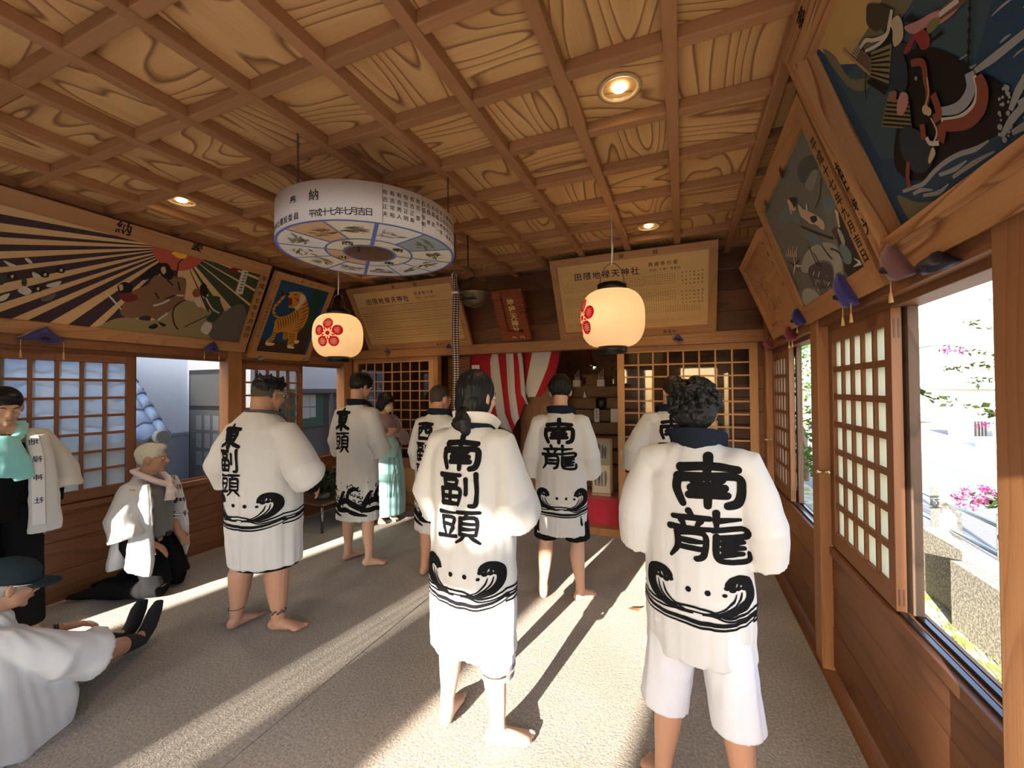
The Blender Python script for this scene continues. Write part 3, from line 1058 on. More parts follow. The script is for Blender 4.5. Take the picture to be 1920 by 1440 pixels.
# ---- the red plaque with gold lettering
P = Plane((-2.0, 4.60, 2.205), (0.36, 0, 0), (0, -0.34, 0.53))
t = thing('shrine_plaque', 'small red-brown plaque with gold lettering between the two donor boards', 'plaque')
t.matrix_basis = P.mat()
W, H = P.w, P.h
mb = MB()
mb.box((0.10, 0.13, -0.05), (W - .075, H - .075, -0.03), grain=1)
mb.build('panel', W_RED, t)
mb = MB()
for k in range(30):                                          # carved, ragged border made of short ribs
    for x0, x1 in ((0, .095), (W - .07, W)):
        y0 = H * k / 30
        e_ = rng.uniform(-.006, .004)
        mb.box((x0 + (e_ if x0 == 0 else 0), y0 + .0015, -.055), (x1 - (e_ if x0 else 0), y0 + H / 30 - .0015, rng.uniform(-.004, .004)), grain=0)
for k in range(16):
    x0 = .095 + (W - .165) * k / 16
    mb.box((x0 + .001, H - .07, -.055), (x0 + (W - .165) / 16 - .001, H + rng.uniform(-.002, .006), rng.uniform(-.004, .004)), grain=1)
mb.prism([(.095, 0), (W - .07, 0), (W - .07, .10), (.095, .125)], -.055, 0.0)
mb.build('carved_border', W_RED, t)
lettering(t, [(ch, W * .54, H - .155 - k * .088, .088, False, 1, .022) for k, ch in enumerate('地禄天神社')], GOLD, -0.0285)
mb = MB()
for x in (.13, .235):
    mb.tube([(x, .04, .004), (x + .02, .065, .01), (x + .045, .05, .01), (x + .06, .03, .006)], .004, 6)
    mb.tube([(x + .005, .04, .004), (x + .03, .045, .012), (x + .055, .06, .006)], .003, 6)
mb.build('cord', mat('pale_cord', (0.6, 0.5, 0.38), 0.6), t)

# ---- right wall: carved relief, grey samurai, rider on a black horse
P = PC = Plane((.72, 4.12, 2.03), (0, -0.97, 0), (-0.25, 0, 0.64))
t = framed('carved_panel', 'plain carved wooden panel in the far right corner beside the grey picture', 'panel', P, 0.06, 0.07, 0.07, 0.06, 0.045, W_FRAME)
W, H = P.w, P.h
mb = MB()
mb.box((.06, .07, -.035), (W - .07, H - .06, -.02), grain=0)
for k in range(60):                                          # low carving
    a0 = rng.uniform(.1, W - .35); b0 = rng.uniform(.1, H - .12)
    l_ = rng.uniform(.03, .09)
    mb.box((a0, b0, -.021), (a0 + l_, b0 + rng.uniform(.005, .012), -.02 + rng.uniform(.004, .009)), grain=0, bev=.002)
for k in range(5):
    r0 = .03 + .022 * k
    pts = [(W * .42 + r0 * 1.3 * math.cos(x_ * .4), H * .45 + r0 * math.sin(x_ * .4), -.017) for x_ in range(17)]
    mb.tube(pts, .005, 6, cap=False)
mb.build('carving', W_FRAME, t)
lettering(t, [(ch, W - .035, H - .10 - k * .075, .042, False, 1, .01) for k, ch in enumerate('奉納氏子中')], INK)

P = PW = Plane((.72, 3.125, 2.01), (0, -1.11, 0), (-0.272, 0, 0.82))
t = framed('votive_painting', 'framed grey painting of riders, left of the black horse painting', 'painting', P, 0.075, 0.105, 0.085, 0.105, 0.05, W_FRAME)
W, H = P.w, P.h
a = Art(P, 0.075, 0.105, W - 0.085, H - 0.105, -0.014)
FOG, PALE, BLG = paint('fog_grey', (0.15, 0.155, 0.13)), paint('pale_horse', (0.33, 0.33, 0.28)), paint('blue_grey', (0.13, 0.19, 0.20))
SOOT, FLSH = paint('soot', (0.03, 0.028, 0.03)), paint('flesh_cream', (0.55, 0.42, 0.28))
a.fill(FOG)
z6b = lambda *p: Z(1380, 400, 6, *p)
z5b = lambda *p: Z(1400, 200, 6, *p)
for q, m_ in ((((560, 640), (700, 560), (760, 720), (640, 900), (540, 800)), paint('fog_dark', (0.075, 0.085, 0.075))), (((820, 1060), (900, 1020), (960, 1120), (880, 1240), (830, 1180)), BLG),
              (((420, 1130), (520, 1180), (480, 1300), (330, 1290)), BLG), (((700, 740), (760, 760), (700, 960), (620, 900)), paint('fog_light', (0.22, 0.23, 0.20)))):
    a.blob(z5b(*q), m_)
a.blob(z6b((700, 640), (760, 450), (900, 350), (1060, 360), (1130, 480), (1160, 640), (1170, 830), (1060, 900), (1060, 620), (960, 540), (840, 580), (780, 680)), PALE)
a.blob(z6b((780, 650), (880, 570), (1030, 600), (1060, 800), (960, 860), (850, 840)), paint('belly_violet', (0.085, 0.075, 0.08)))
for k in range(14):
    x = 850 + rng.uniform(-20, 170); y = 640 + rng.uniform(0, 230)
    a.line(z6b((x, y), (x + rng.uniform(-25, 25), y + rng.uniform(20, 70))), .006, WHT)
a.blob(z6b((720, 900), (780, 850), (880, 900), (930, 1000), (800, 1060), (730, 1010)), paint('rock_pale', (0.37, 0.36, 0.31)))
a.blob(z6b((760, 270), (860, 250), (930, 330), (920, 370), (800, 340)), BLG)
a.blob(z6b((580, 0), (680, 20), (690, 120), (620, 100)), BLG)
a.blob(z6b((700, -40), (840, 20), (950, 110), (950, 200), (860, 140), (800, 130), (730, 60)), FLSH)
a.blob(z6b((800, 60), (860, 40), (880, 90), (830, 120)), SOOT)
a.line(z6b((700, 160), (860, 230), (1060, 300)), .012, SOOT)
a.blob(z6b((1040, 220), (1090, 170), (1140, 210), (1180, 330), (1130, 350)), paint('armour', (0.10, 0.05, 0.035)))
a.blob(z6b((1110, 130), (1180, 190), (1290, 360), (1420, 580), (1440, 680), (1260, 740), (1180, 640), (1170, 480), (1110, 350)), SOOT)
a.blob(z6b((1130, 370), (1200, 380), (1260, 480), (1250, 580), (1180, 560)), BLG)
a.blob(z6b((1100, 190), (1150, 220), (1190, 340), (1160, 360)), PALE)
for k in range(18):
    an = k * .9; x, y = (640, 600) if k < 11 else (1370, 570)
    a.line(z6b((x, y), (x + 90 * math.cos(an), y + 110 * math.sin(an))), [.018, .003], WHT if k % 2 else SOOT)
for k in range(6):
    x = 540 + k * 22
    a.line(z6b((x, 500), (x + 10, 420 - (k % 2) * 40)), [.014, .006], FLSH)
for q in (((850, 460), (900, 560), (930, 620)), ((790, 380), (850, 520), (890, 600)), ((930, 370), (1000, 470), (1050, 530)), ((1030, 410), (1110, 440), (1170, 520)), ((680, 880), (620, 740), (560, 600))):
    a.line(z6b(*q), .008, SOOT)
a.line(z5b((805, 820), (790, 1020), (740, 1160)), .006, SOOT)
for q in (((430, 1070), (480, 1060), (530, 1160), (480, 1180)), ((440, 1060), (460, 1180), (490, 1230)), ((640, 1090), (660, 1160), (640, 1230)), ((550, 1110), (620, 1180), (640, 1280), (580, 1240))):
    a.blob(z5b(*q), FLSH)
a.blob(z5b((450, 1040), (540, 1050), (510, 1150), (490, 1110)), SOOT)
a.blob(z5b((960, 1170), (1010, 1220), (1030, 1340), (1000, 1370), (980, 1270)), FLSH)
a.blob(z5b((1000, 1190), (1080, 1330), (1110, 1440), (1040, 1440)), SOOT)
a.done(t)
c1, c2 = P.px(1466, 324), P.px(1437, 384)
lettering(t, [('奉', c1[0], c1[1], .07, False, 1, .015, 1, 0), ('納', c2[0], c2[1], .07, False, 1, .015, 1, 0)])
c1, c2 = P.px(1519, 283), P.px(1618, 480)
lettering(t, [(ch, W - .043, c1[1] + (c2[1] - c1[1]) * k / 8, .058, False, 1, .012) for k, ch in enumerate('平成十七年九月吉日')])

P = PH = Plane((.72, 1.98, 2.02), (0, -1.75, 0), (-0.325, 0, 0.94))
t = framed('votive_painting', 'large thick-framed painting of a rider on a black horse in waves', 'painting', P, 0.10, 0.135, 0.10, 0.10, 0.075, W_CEDAR, step=0.014)
W, H = P.w, P.h
a = Art(P, 0.10, 0.135, W - 0.10, H - 0.10, -0.06)
SEA, SEA2 = paint('sea_blue', (0.022, 0.060, 0.105)), paint('sea_teal', (0.045, 0.085, 0.10))
SAND, SKYY = paint('sand_olive', (0.16, 0.145, 0.08)), paint('sky_ochre', (0.52, 0.34, 0.12))
HORSE, FOAM = paint('horse_black', (0.008, 0.007, 0.007)), paint('foam', (0.30, 0.31, 0.30))
INDG, PINK = paint('indigo', (0.025, 0.035, 0.05)), paint('sleeve_pink', (0.45, 0.22, 0.19))
STRAP, REDC = paint('strap_red', (0.22, 0.06, 0.035)), paint('cloth_red', (0.26, 0.04, 0.035))
OLIV, CRMY = paint('armour_olive', (0.20, 0.18, 0.07)), paint('reed_cream', (0.50, 0.40, 0.24))
a.fill(SEA)
z7 = lambda *p: Z(1500, 0, 4.571, *p)
z8 = lambda *p: Z(1600, 280, 6, *p)
a.poly(z7((-200, -900), (900, -900), (700, 0), (560, 200), (330, 640), (150, 640), (0, 500)), SKYY)
a.poly(z7((560, -60), (820, -60), (700, 200), (430, 560), (320, 640), (260, 560), (420, 300)), SAND)
a.poly(z7((820, -60), (1400, -60), (1240, 640), (900, 560), (600, 500), (700, 200)), SEA2)
a.poly(z7((60, 560), (200, 760), (420, 540), (600, 500), (640, 1440), (520, 1440)), SEA2)
a.blob(z7((40, 520), (130, 560), (260, 760), (420, 760), (380, 860), (240, 820)), SAND)
a.blob(z8((260, 620), (500, 700), (800, 590), (1100, 560), (900, 760), (520, 1010)), SAND)
for k in range(46):                                         # streaks of swell
    x = rng.uniform(900, 2700); y = rng.uniform(-500, 1300)
    l_ = rng.uniform(60, 260)
    a.line(z7((x, y), (x + l_ * .45, y - l_ * .45), (x + l_, y - l_ * .85)), [.002, rng.uniform(.004, .009), .002], FOAM)
a.blob(z7((640, 700), (720, 560), (820, 530), (960, 540), (1110, 620), (1220, 720), (1370, 780), (1480, 880), (1540, 1010), (1520, 1130), (1440, 1260), (1270, 1370), (1050, 1440), (900, 1600), (760, 1620), (640, 1500), (640, 1230), (720, 1000), (700, 850)), HORSE)
a.poly(z7((770, 540), (790, 450), (815, 530)), HORSE)
# waves over the horse's legs
a.blob(z8((330, 580), (420, 530), (520, 510), (620, 400), (740, 270), (900, 180), (1060, 120), (1260, 0), (1500, -60), (1700, 100), (1300, 420), (900, 620), (520, 690)), SEA)
for q in (((330, 570), (430, 530), (540, 490), (640, 370), (760, 260), (900, 180), (1060, 130), (1200, 40)), ((540, 620), (700, 590), (800, 500)), ((700, 400), (860, 340), (980, 250)), ((840, 430), (1050, 280), (1260, 160)),
          ((1100, 460), (1250, 380), (1450, 280)), ((1300, 250), (1480, 110), (1640, 20)), ((440, 600), (520, 560), (640, 560)), ((1000, 500), (1150, 420), (1240, 380))):
    a.line(z8(*q), [.010] + [.014] * (len(q) - 2) + [.004], FOAM)
for k in range(26):
    x = 1480 + rng.uniform(-40, 70) ; y = 850 + k * 18 + rng.uniform(-20, 20)
    a.dot(z7((x, y))[0], rng.uniform(.003, .008), FOAM)
for q in (((1480, 1280), (1560, 1130), (1720, 960), (1920, 850)), ((1540, 1060), (1600, 900), (1660, 780)), ((1560, 1250), (1700, 1170), (1900, 1100)), ((1250, 730), (1400, 620), (1640, 420)), ((1600, 1010), (1800, 900), (1920, 880))):
    a.line(z7(*q), [.012, .02, .016, .006][:len(q)], FOAM)
# rider
a.blob(z7((690, 560), (720, 480), (620, 480), (590, 560), (590, 800), (620, 860), (720, 850), (720, 660)), INDG)
a.blob(z7((690, 560), (740, 440), (830, 360), (890, 420), (890, 510), (830, 530), (780, 450), (740, 540)), REDC)
a.blob(z7((690, 340), (800, 290), (900, 230), (1010, 190), (1110, 130), (1130, 170), (1060, 260), (960, 330), (860, 350), (760, 400)), PINK)
a.line(z7((960, 260), (1090, 150), (1210, 50)), [.02, .028, .03], paint('leather', (0.15, 0.08, 0.05)))
a.line(z7((960, 250), (1110, 130)), .012, WHT)
a.blob(z7((870, 330), (930, 270), (980, 290), (930, 370), (880, 400)), OLIV)
a.blob(z7((580, 300), (640, 240), (680, 320), (680, 440), (620, 500), (600, 420)), CRMY)
a.blob(z7((400, 140), (480, 140), (540, 160), (590, 200), (570, 330), (540, 370), (500, 350), (470, 370), (400, 310), (390, 220)), paint('cap_dark', (0.05, 0.045, 0.025)))
a.blob(z7((560, 330), (600, 360), (590, 450), (500, 480), (520, 420)), HORSE)
a.line(z7((590, 190), (575, 300), (550, 400), (450, 440), (390, 440), (345, 510)), [.012, .014, .012, .010, .012, .008], WHT)
a.line(z7((560, 400), (500, 470), (390, 530)), [.008, .010, .008], WHT)
a.poly(z7((910, 450), (980, 380), (1000, 410), (900, 480)), HORSE)
a.poly(z7((690, 290), (720, 240), (820, 280), (740, 300)), HORSE)
a.blob(z7((340, 500), (440, 600), (430, 720), (320, 580)), paint('quiver', (0.13, 0.08, 0.06)))
for k in range(6):
    a.line(z7((230 + k * 14, 530 - k * 26), (320 + k * 6, 600 - k * 18)), .004, CRMY)
a.line(z7((210, 510), (430, 720)), .010, paint('arrow', (0.35, 0.22, 0.12)))
a.poly(z7((440, 540), (600, 470), (585, 830), (500, 790), (430, 740)), OLIV)
for k in range(7):
    a.line(z7((440, 570 + k * 30), (588, 520 + k * 50)), .006, HORSE)
a.poly(z7((420, 760), (580, 840), (560, 900), (410, 790)), HORSE)
a.poly(z7((580, 920), (750, 960), (780, 1190), (535, 1160)), OLIV)
for k in range(6):
    a.line(z7((575 - k * 6, 960 + k * 36), (765 + k * 2, 985 + k * 36)), .007, HORSE)
a.blob(z7((590, 880), (650, 870), (640, 960), (600, 940)), paint('hand_brown', (0.25, 0.12, 0.08)))
a.blob(z7((660, 960), (690, 880), (740, 900), (740, 990), (700, 1070), (660, 1050)), PINK)
a.blob(z7((700, 1180), (830, 1200), (930, 1330), (950, 1480), (860, 1560), (760, 1500), (690, 1340)), INDG)
# harness
a.line(z7((1220, 730), (1240, 850), (1200, 960), (1120, 1030), (990, 1050)), [.028, .03, .03, .028, .02], paint('trap_blue', (0.30, 0.32, 0.34)))
a.line(z7((1260, 760), (1290, 870), (1260, 1010), (1150, 1100), (1010, 1120)), .012, WHT)
a.line(z7((1290, 760), (1330, 880), (1310, 1040), (1200, 1150), (1030, 1170)), [.022, .034, .036, .034, .03], STRAP)
a.line(z7((1000, 1150), (1020, 1210), (1005, 1300)), .030, STRAP)
a.line(z7((760, 640), (850, 640), (880, 780), (900, 900), (885, 1030)), [.018, .022, .02, .016, .012], STRAP)
a.line(z7((940, 900), (980, 1010), (990, 1080), (950, 1110)), .024, STRAP)
a.line(z7((860, 1150), (880, 1280)), .022, STRAP)
a.dot(z7((885, 1030))[0], .014, CRMY); a.dot(z7((910, 1045))[0], .012, CRMY)
a.line(z7((890, 760), (905, 900), (880, 1000)), .004, CRMY)
a.line(z7((930, 1100), (980, 1210), (960, 1300)), .006, CRMY)
a.line(z7((900, 1260), (930, 1310), (1000, 1310)), .014, WHT)
a.blob(z7((950, 1340), (975, 1400), (930, 1480), (920, 1440)), CRMY)
a.line(z8((400, 240), (395, 400), (420, 520)), .018, STRAP)
a.dot(z7((805, 765))[0], .006, FOAM)
a.line(z7((1185, 10), (1215, 100), (1215, 640)), [.006, .005, .004], HORSE)
for k in range(6):
    a.dot(z7((1216, 200 + k * 90))[0], .006, HORSE)
a.line(z7((410, 700), (405, 830), (420, 930)), .005, HORSE)
a.done(t)
pts = [P.px(1578, 313), P.px(1584, 343), P.px(1604, 389), P.px(1624, 421)]
lettering(t, [(ch, .043, p[1], .078, False, 1, .02) for ch, p in zip('横田敏光', pts)])
p = P.px(1502, 12)
lettering(t, [('奉', .24, H - .045, .085, False, 1, .02), ('納', .62, H - .045, .085, False, 1, .02)])

# ---- cushioned chocks with cords under the frames
def chock(P, px, w, h, col, label, grp, cords=2, name='corner_cushion', long_=0.0, drop=0.0):
    """A three-cornered silk cushion wedged under a frame, lying against its front."""
    t = thing(name, label, 'cushion', (0, 0, 0), grp)
    u, v = P.px(*px)
    M = P.mat() @ Matrix.Translation((u, v - drop, 0.0))
    t.matrix_basis = M
    dn = (M.to_3x3().inverted() @ Vector((0, 0, -1)))       # straight down, in the cushion's own frame
    def L(a_, d_, z_): return Vector((a_, z_, d_))
    mb = MB()
    n = 10
    A_, B_, C_ = Vector((-w / 2, 0)), Vector((w / 2, -h * .1)), Vector((w * .04, h))
    grid = {}
    for i in range(n + 1):
        for j in range(n + 1 - i):
            k = n - i - j
            q = (A_ * i + B_ * j + C_ * k) / n
            bul = (i * j + j * k + k * i) / (n * n / 3.0)
            for s_ in (1, -1):
                e_ = 0.008 + bul * (0.042 if s_ > 0 else 0.01)
                grid[(i, j, s_)] = mb.bm.verts.new(L(q.x, .012 + s_ * e_ * .9, q.y - bul * .012 * math.sin(q.x * 40)))
    for i in range(n):
        for j in range(n - i):
            for s_ in (1, -1):
                mb.face([grid[(i, j, s_)], grid[(i + 1, j, s_)], grid[(i, j + 1, s_)]], 0, None, True)
                if i + j < n - 1:
                    mb.face([grid[(i + 1, j, s_)], grid[(i + 1, j + 1, s_)], grid[(i, j + 1, s_)]], 0, None, True)
    edge = [(i, 0) for i in range(n + 1)] + [(n - j, j) for j in range(1, n + 1)] + [(0, n - j) for j in range(1, n)]
    for q in range(len(edge)):
        a_, b_ = edge[q], edge[(q + 1) % len(edge)]
        def key(e_, s_): return grid[(e_[0], e_[1], s_)]
        mb.face([key(a_, 1), key(b_, 1), key(b_, -1), key(a_, -1)], 0, None, True)
    mb.build('cushion', col, t)
    mb = MB()
    mb.tube([L(-w * .1, .048, h * .25), L(0, .058, h * .32), L(w * .1, .048, h * .2)], [.008, .012, .008], 8)
    mb.build('knot', paint('knot_dark', (0.02, 0.012, 0.03)), t)
    for q in range(cords):
        mb = MB()
        p0 = L((-.42, .42)[q] * w, .03, 0)
        l_ = w * .5 + long_
        mb.tube([p0, p0 + dn * l_ * .6], .0022, 6)
        mb.tube([p0 + dn * l_ * .55, p0 + dn * l_], [.004, .008], 8)
        mb.build('tassel', mat('tassel_straw', (0.55, 0.36, 0.16), 0.6), t)
    return t
PURP = mat('purple_silk', (0.035, 0.022, 0.14), 0.55, sheen=.3)
PURPB = mat('blue_violet_silk', (0.020, 0.018, 0.17), 0.5, sheen=.3)
MAUV = mat('mauve_silk', (0.15, 0.065, 0.075), 0.55, sheen=.3)
MARO = mat('maroon_silk', (0.17, 0.016, 0.03), 0.5, sheen=.3)
NAVY = mat('navy_silk', (0.012, 0.013, 0.035), 0.55)
GREYS = mat('grey_silk', (0.22, 0.17, 0.16), 0.6)
G1, G2, G3 = 'cushions under the left wall paintings', 'cushions under the donor boards', 'cushions under the right wall pictures'
chock(PL, (77, 636), .27, .11, PURP, 'larger purple cushion under the sunburst frame at far left', G1)
chock(PL, (394, 656), .17, .10, PURP, 'purple cushion under the right end of the sunburst frame', G1)
chock(PT, (487, 674), .085, .05, GREYS, 'small grey cushion under the left corner of the tiger painting', G1, 0)
chock(PT, (571, 676), .085, .05, GREYS, 'small grey cushion under the right corner of the tiger painting', G1, 0)
chock(PBL, (729, 658), .07, .05, PURP, 'tiny purple cushion under the left end of the ruled donor board', G2, 0)
chock(PBL, (843, 650), .08, .05, PURP, 'tiny purple cushion beside the bell rope under the ruled donor board', G2, 0)
chock(PBR, (1102, 638), .08, .06, PURP, 'tiny purple cushion left of the right paper lantern under the donor board', G2, 0)
chock(PBR, (1272, 635), .12, .06, PURP, 'tiny purple cushion under the donor board near its right end', G2, 0)
chock(PW, (1602, 566), .12, .15, PURPB, 'bright blue-violet cushion under the right end of the grey painting', G3, 2, long_=.03)
chock(PW, (1508, 604), .10, .10, PURPB, 'smaller blue-violet cushion under the left end of the grey painting', G3, 1)
chock(PC, (1491, 634), .11, .10, MARO, 'maroon cushion under the right end of the carved panel', G3, 2)
chock(PC, (1446, 650), .14, .08, MARO, 'maroon cushion under the left end of the carved panel', G3, 0)
chock(PH, (1702, 512), .12, .12, MAUV, 'large mauve cushion under the black horse painting', G3, 1, long_=.02)
chock(PH, (1775, 498), .17, .05, NAVY, 'dark navy cushion beside the mauve one under the horse painting', G3, 0)
# ================================================================== LAMPS AND HANGING THINGS
GLOW = mat('bulb_glow', (1, 0.85, 0.6), 0.4, emit=(1.0, 0.72, 0.34), estr=26.0)
CUP = mat('reflector_gold', (0.8, 0.62, 0.36), 0.25, metal=0.8)
RING = mat('lamp_ring', (0.50, 0.36, 0.22), 0.4)
for x, y, lab in ((-0.26, 2.01, 'recessed ceiling downlight nearest the camera, above the curly-haired person'), (-0.26, 3.83, 'recessed ceiling downlight just above the right donor board'),
                  (-3.44, 1.92, 'recessed ceiling downlight above the sunburst painting'), (-3.44, 3.83, 'recessed ceiling downlight above the tiger painting')):
    t = thing('ceiling_downlight', lab, 'light', (x, y, 3.055), 'recessed ceiling downlights')
    mb = MB(); mb.lathe([(.082, .0), (.098, -.002), (.102, -.010), (.090, -.014), (.080, -.010), (.078, .0)], n=32, capt=False)
    mb.build('ring', RING, t)
    mb = MB(); mb.lathe([(.079, -.006), (.070, .006), (.045, .014), (.001, .017)], n=28, capt=False)
    mb.build('reflector', CUP, t)
    mb = MB(); mb.ell((0, 0, -.002), (.036, .036, .014)); mb.build('bulb', GLOW, t)
    l = bpy.data.lights.new('downlight', 'SPOT')
    l.energy = 34; l.color = (1.0, 0.72, 0.42); l.spot_size = R(120); l.spot_blend = .7; l.shadow_soft_size = .05
    lo = bpy.data.objects.new('downlight', l); COL.objects.link(lo); lo.parent = t
    lo.location = (0, 0, -0.03)

# ---- zodiac drum
DC, DR, DZ0, DZ1 = Vector((-1.85, 2.12, 0)), 0.535, 2.5, 2.715
t = thing('zodiac_drum', 'large white drum-shaped ring hung from the ceiling, painted with a compass and animals', 'hanging sign', (DC.x, DC.y, DZ0))
WHITE = mat('drum_white', (0.80, 0.77, 0.74), 0.6)
BLU = mat('drum_blue', (0.13, 0.19, 0.52), 0.6)
CREAM, PEACH, PALEB = mat('drum_cream', (0.80, 0.74, 0.58), 0.6), mat('drum_peach', (0.66, 0.42, 0.24), 0.6), mat('drum_pale_blue', (0.33, 0.40, 0.40), 0.6)
H_ = DZ1 - DZ0
mb = MB(); mb.lathe([(DR - .012, .004), (DR, .004), (DR, H_), (DR - .012, H_), (DR - .012, .004)], n=72, capt=False)
mb.build('rim', WHITE, t)
mb = MB()
for q in (0.12, 0.55):
    a_ = R(-48.9) + q
    c_, s_ = math.cos(a_) * (DR + .0006), math.sin(a_) * (DR + .0006)
    mb.tube([(c_, s_, .01), (c_, s_, H_ - .005)], .0011, 5)
mb.build('panel_joint', mat('joint_line', (0.12, 0.10, 0.09), 0.7), t)
mb = MB()
secs = [CREAM, PEACH, PALEB, WHITE]
def ringpart(r0, r1, a0, a1, z, mi, n=8):
    for k in range(n):
        b0, b1 = a0 + (a1 - a0) * k / n, a0 + (a1 - a0) * (k + 1) / n
        mb.face([mb.bm.verts.new((r * math.cos(b), r * math.sin(b), z)) for r, b in ((r0, b0), (r1, b0), (r1, b1), (r0, b1))], mi)
smat = {0: 3, 1: 2, 2: 0, 3: 3, 4: 3, 5: 3, 6: 3, 7: 0, 8: 3, 9: 3, 10: 1, 11: 0}
for k in range(12):
    ringpart(.262, DR, R(-45 + 30 * k), R(-15 + 30 * k), 0.004, smat[k], 6)
for k in range(4):
    ringpart(.155, .262, R(-45 + 90 * k), R(45 + 90 * k), 0.004, 1 if k in (2,) else 0, 12)
for k in range(24):
    ringpart(.149, .163, R(15 * k), R(15 * k + 15), .0005, 4, 2)
    ringpart(.256, .268, R(15 * k), R(15 * k + 15), .0018, 4, 2)
    ringpart(DR - .014, DR + .001, R(15 * k), R(15 * k + 15), .0018, 4, 3)
for k in range(12):
    a_ = R(-45 + 30 * k)
    w_ = .011 if k % 6 == 0 else .005
    r0 = .155 if k % 3 == 0 else .262
    d_, n_ = Vector((math.cos(a_), math.sin(a_), 0)), Vector((-math.sin(a_), math.cos(a_), 0)) * w_
    mb.face([mb.bm.verts.new(d_ * r + n_ * s_ + Vector((0, 0, .0015))) for r, s_ in ((r0, -1), (DR, -1), (DR, 1), (r0, 1))], 4)
mb.build('underside', [CREAM, PEACH, PALEB, WHITE, BLU], t)
# twelve small brushed animals
ANI = [mat('ani_brown', (0.16, 0.09, 0.045), 0.7), mat('ani_grey', (0.20, 0.19, 0.16), 0.7), mat('ani_ochre', (0.42, 0.28, 0.11), 0.7), mat('ani_white', (0.74, 0.72, 0.66), 0.7), mat('ani_green', (0.22, 0.25, 0.13), 0.7)]
q = random.Random(12)
for k in range(12):
    a_ = R(-30 + 30 * k)
    mb = MB()
    M = Matrix.Rotation(a_ + math.pi / 2, 4, 'Z')
    def at(u, v): return (u, -.40 + v)
    main = (3, 1, 0, 2, 1, 0, 1, 1, 2, 4, 2, 0)[k]
    for j in range(9):
        u, v = q.uniform(-.06, .06), q.uniform(-.055, .055)
        l_ = q.uniform(.02, .05)
        an = q.uniform(-.6, .6)
        pts = [at(u - l_ * math.cos(an), v - l_ * math.sin(an)), at(u, v + q.uniform(-.008, .012)), at(u + l_ * math.cos(an), v + l_ * math.sin(an))]
        pp, ww = smooth_pts(pts, [.003, q.uniform(.010, .022), .004], 5)
        mb.ribbon([tuple(p) for p in pp], ww, M, .0012 - .00005 * j, main if j < 5 else q.choice((0, 1, 4)))
    for j in range(8):
        u, v = q.uniform(-.07, .07), q.uniform(-.06, .06)
        pp, ww = smooth_pts([at(u, v), at(u + q.uniform(-.015, .015), v - .015), at(u + q.uniform(-.02, .02), v - .03)], [.002, .003, .0015], 3)
        mb.ribbon([tuple(p) for p in pp], ww, M, .0006, 0)
    mb.build('animal_picture', ANI, t)
mb = MB()
for ch, a_ in (('西', -90), ('南', 0), ('東', 90), ('北', 180)):
    a_ = R(a_ + 4)
    # read from below: mirrored so that it reads right when looking up
    M = Matrix.Rotation(a_ + R(45 + 90), 4, 'Z') if False else Matrix.Identity(4)
    c_ = Vector((.208 * math.cos(a_), .208 * math.sin(a_), 0))
    up = -Vector((math.cos(R(-45)), math.sin(R(-45)), 0)) * -1
    rt = up.cross(Vector((0, 0, -1))) * -1
    M = Matrix(((rt.x, up.x, 0, c_.x), (rt.y, up.y, 0, c_.y), (0, 0, 1, 0), (0, 0, 0, 1)))
    mb.text(ch, .075, M, .0008, 0, offset=.008)
mb.build('compass_lettering', INK, t)
def cyl(x, y):
    d = ray(x, y)
    o = EYEV - DC
    A_ = d.x ** 2 + d.y ** 2; B_ = 2 * (d.x * o.x + d.y * o.y); C_ = o.x ** 2 + o.y ** 2 - (DR + .001) ** 2
    tt = (-B_ - math.sqrt(max(B_ * B_ - 4 * A_ * C_, 0))) / (2 * A_)
    p = o + d * tt
    return math.atan2(p.y, p.x) * DR, p.z - DZ0
def drumwrap(s_, z_):
    return Vector(((DR + .001) * math.cos(s_ / DR), (DR + .001) * math.sin(s_ / DR), z_))
mb = MB()
for ch, px_, sz in (('奉', (549, 376), .055), ('納', (588, 365), .062)):
    s_, z_ = cyl(*px_)
    mb.text(ch, sz, None, 0, 0, offset=.012, wrap=lambda u, v, s_=s_, z_=z_: drumwrap(u + s_, v + z_))
s0, z0 = cyl(585, 400); s1, z1 = cyl(692, 397)
for k, ch in enumerate('平成十七年七月吉日'):
    s_, z_ = s0 + (s1 - s0) * k / 8, z0 + (z1 - z0) * k / 8
    mb.text(ch, .045, None, 0, 0, offset=.008, wrap=lambda u, v, s_=s_, z_=z_: drumwrap(u + s_, v + z_))
s0, z0 = cyl(522, 425); s1, z1 = cyl(555, 405)
for k, ch in enumerate('地禄神社建設委員'):
    s_, z_ = s1 + (k - 7) * .046, z1 - .0
    mb.text(ch, .042, None, 0, 0, offset=.008, wrap=lambda u, v, s_=s_, z_=z_: drumwrap(u + s_, v + z_))
s0, z0 = cyl(722, 360)
for k, nm in enumerate(('有吉正夫', '有吉常裕', '有吉秀人', '有吉正明', '有吉正美', '有吉 啓', '石橋俊明', '石橋 修', '石橋 武', '石橋洋一', '井口義弥', '上田俊一', '鐘田則幸', '宮口正博', '神田義光', '田中一夫', '友田正人')):
    s_ = s0 + k * .0375
    mb.text(nm.replace(' ', '　') if False else nm, .029, None, 0, 0, vertical=True, pitch=1.33 if ' ' not in nm else 1.25, offset=.006, wrap=lambda u, v, s_=s_: drumwrap(u + s_, v + z0))
mb.build('lettering', INK, t)
CHAIN = mat('dark_chain', (0.10, 0.085, 0.07), 0.4, metal=0.7)
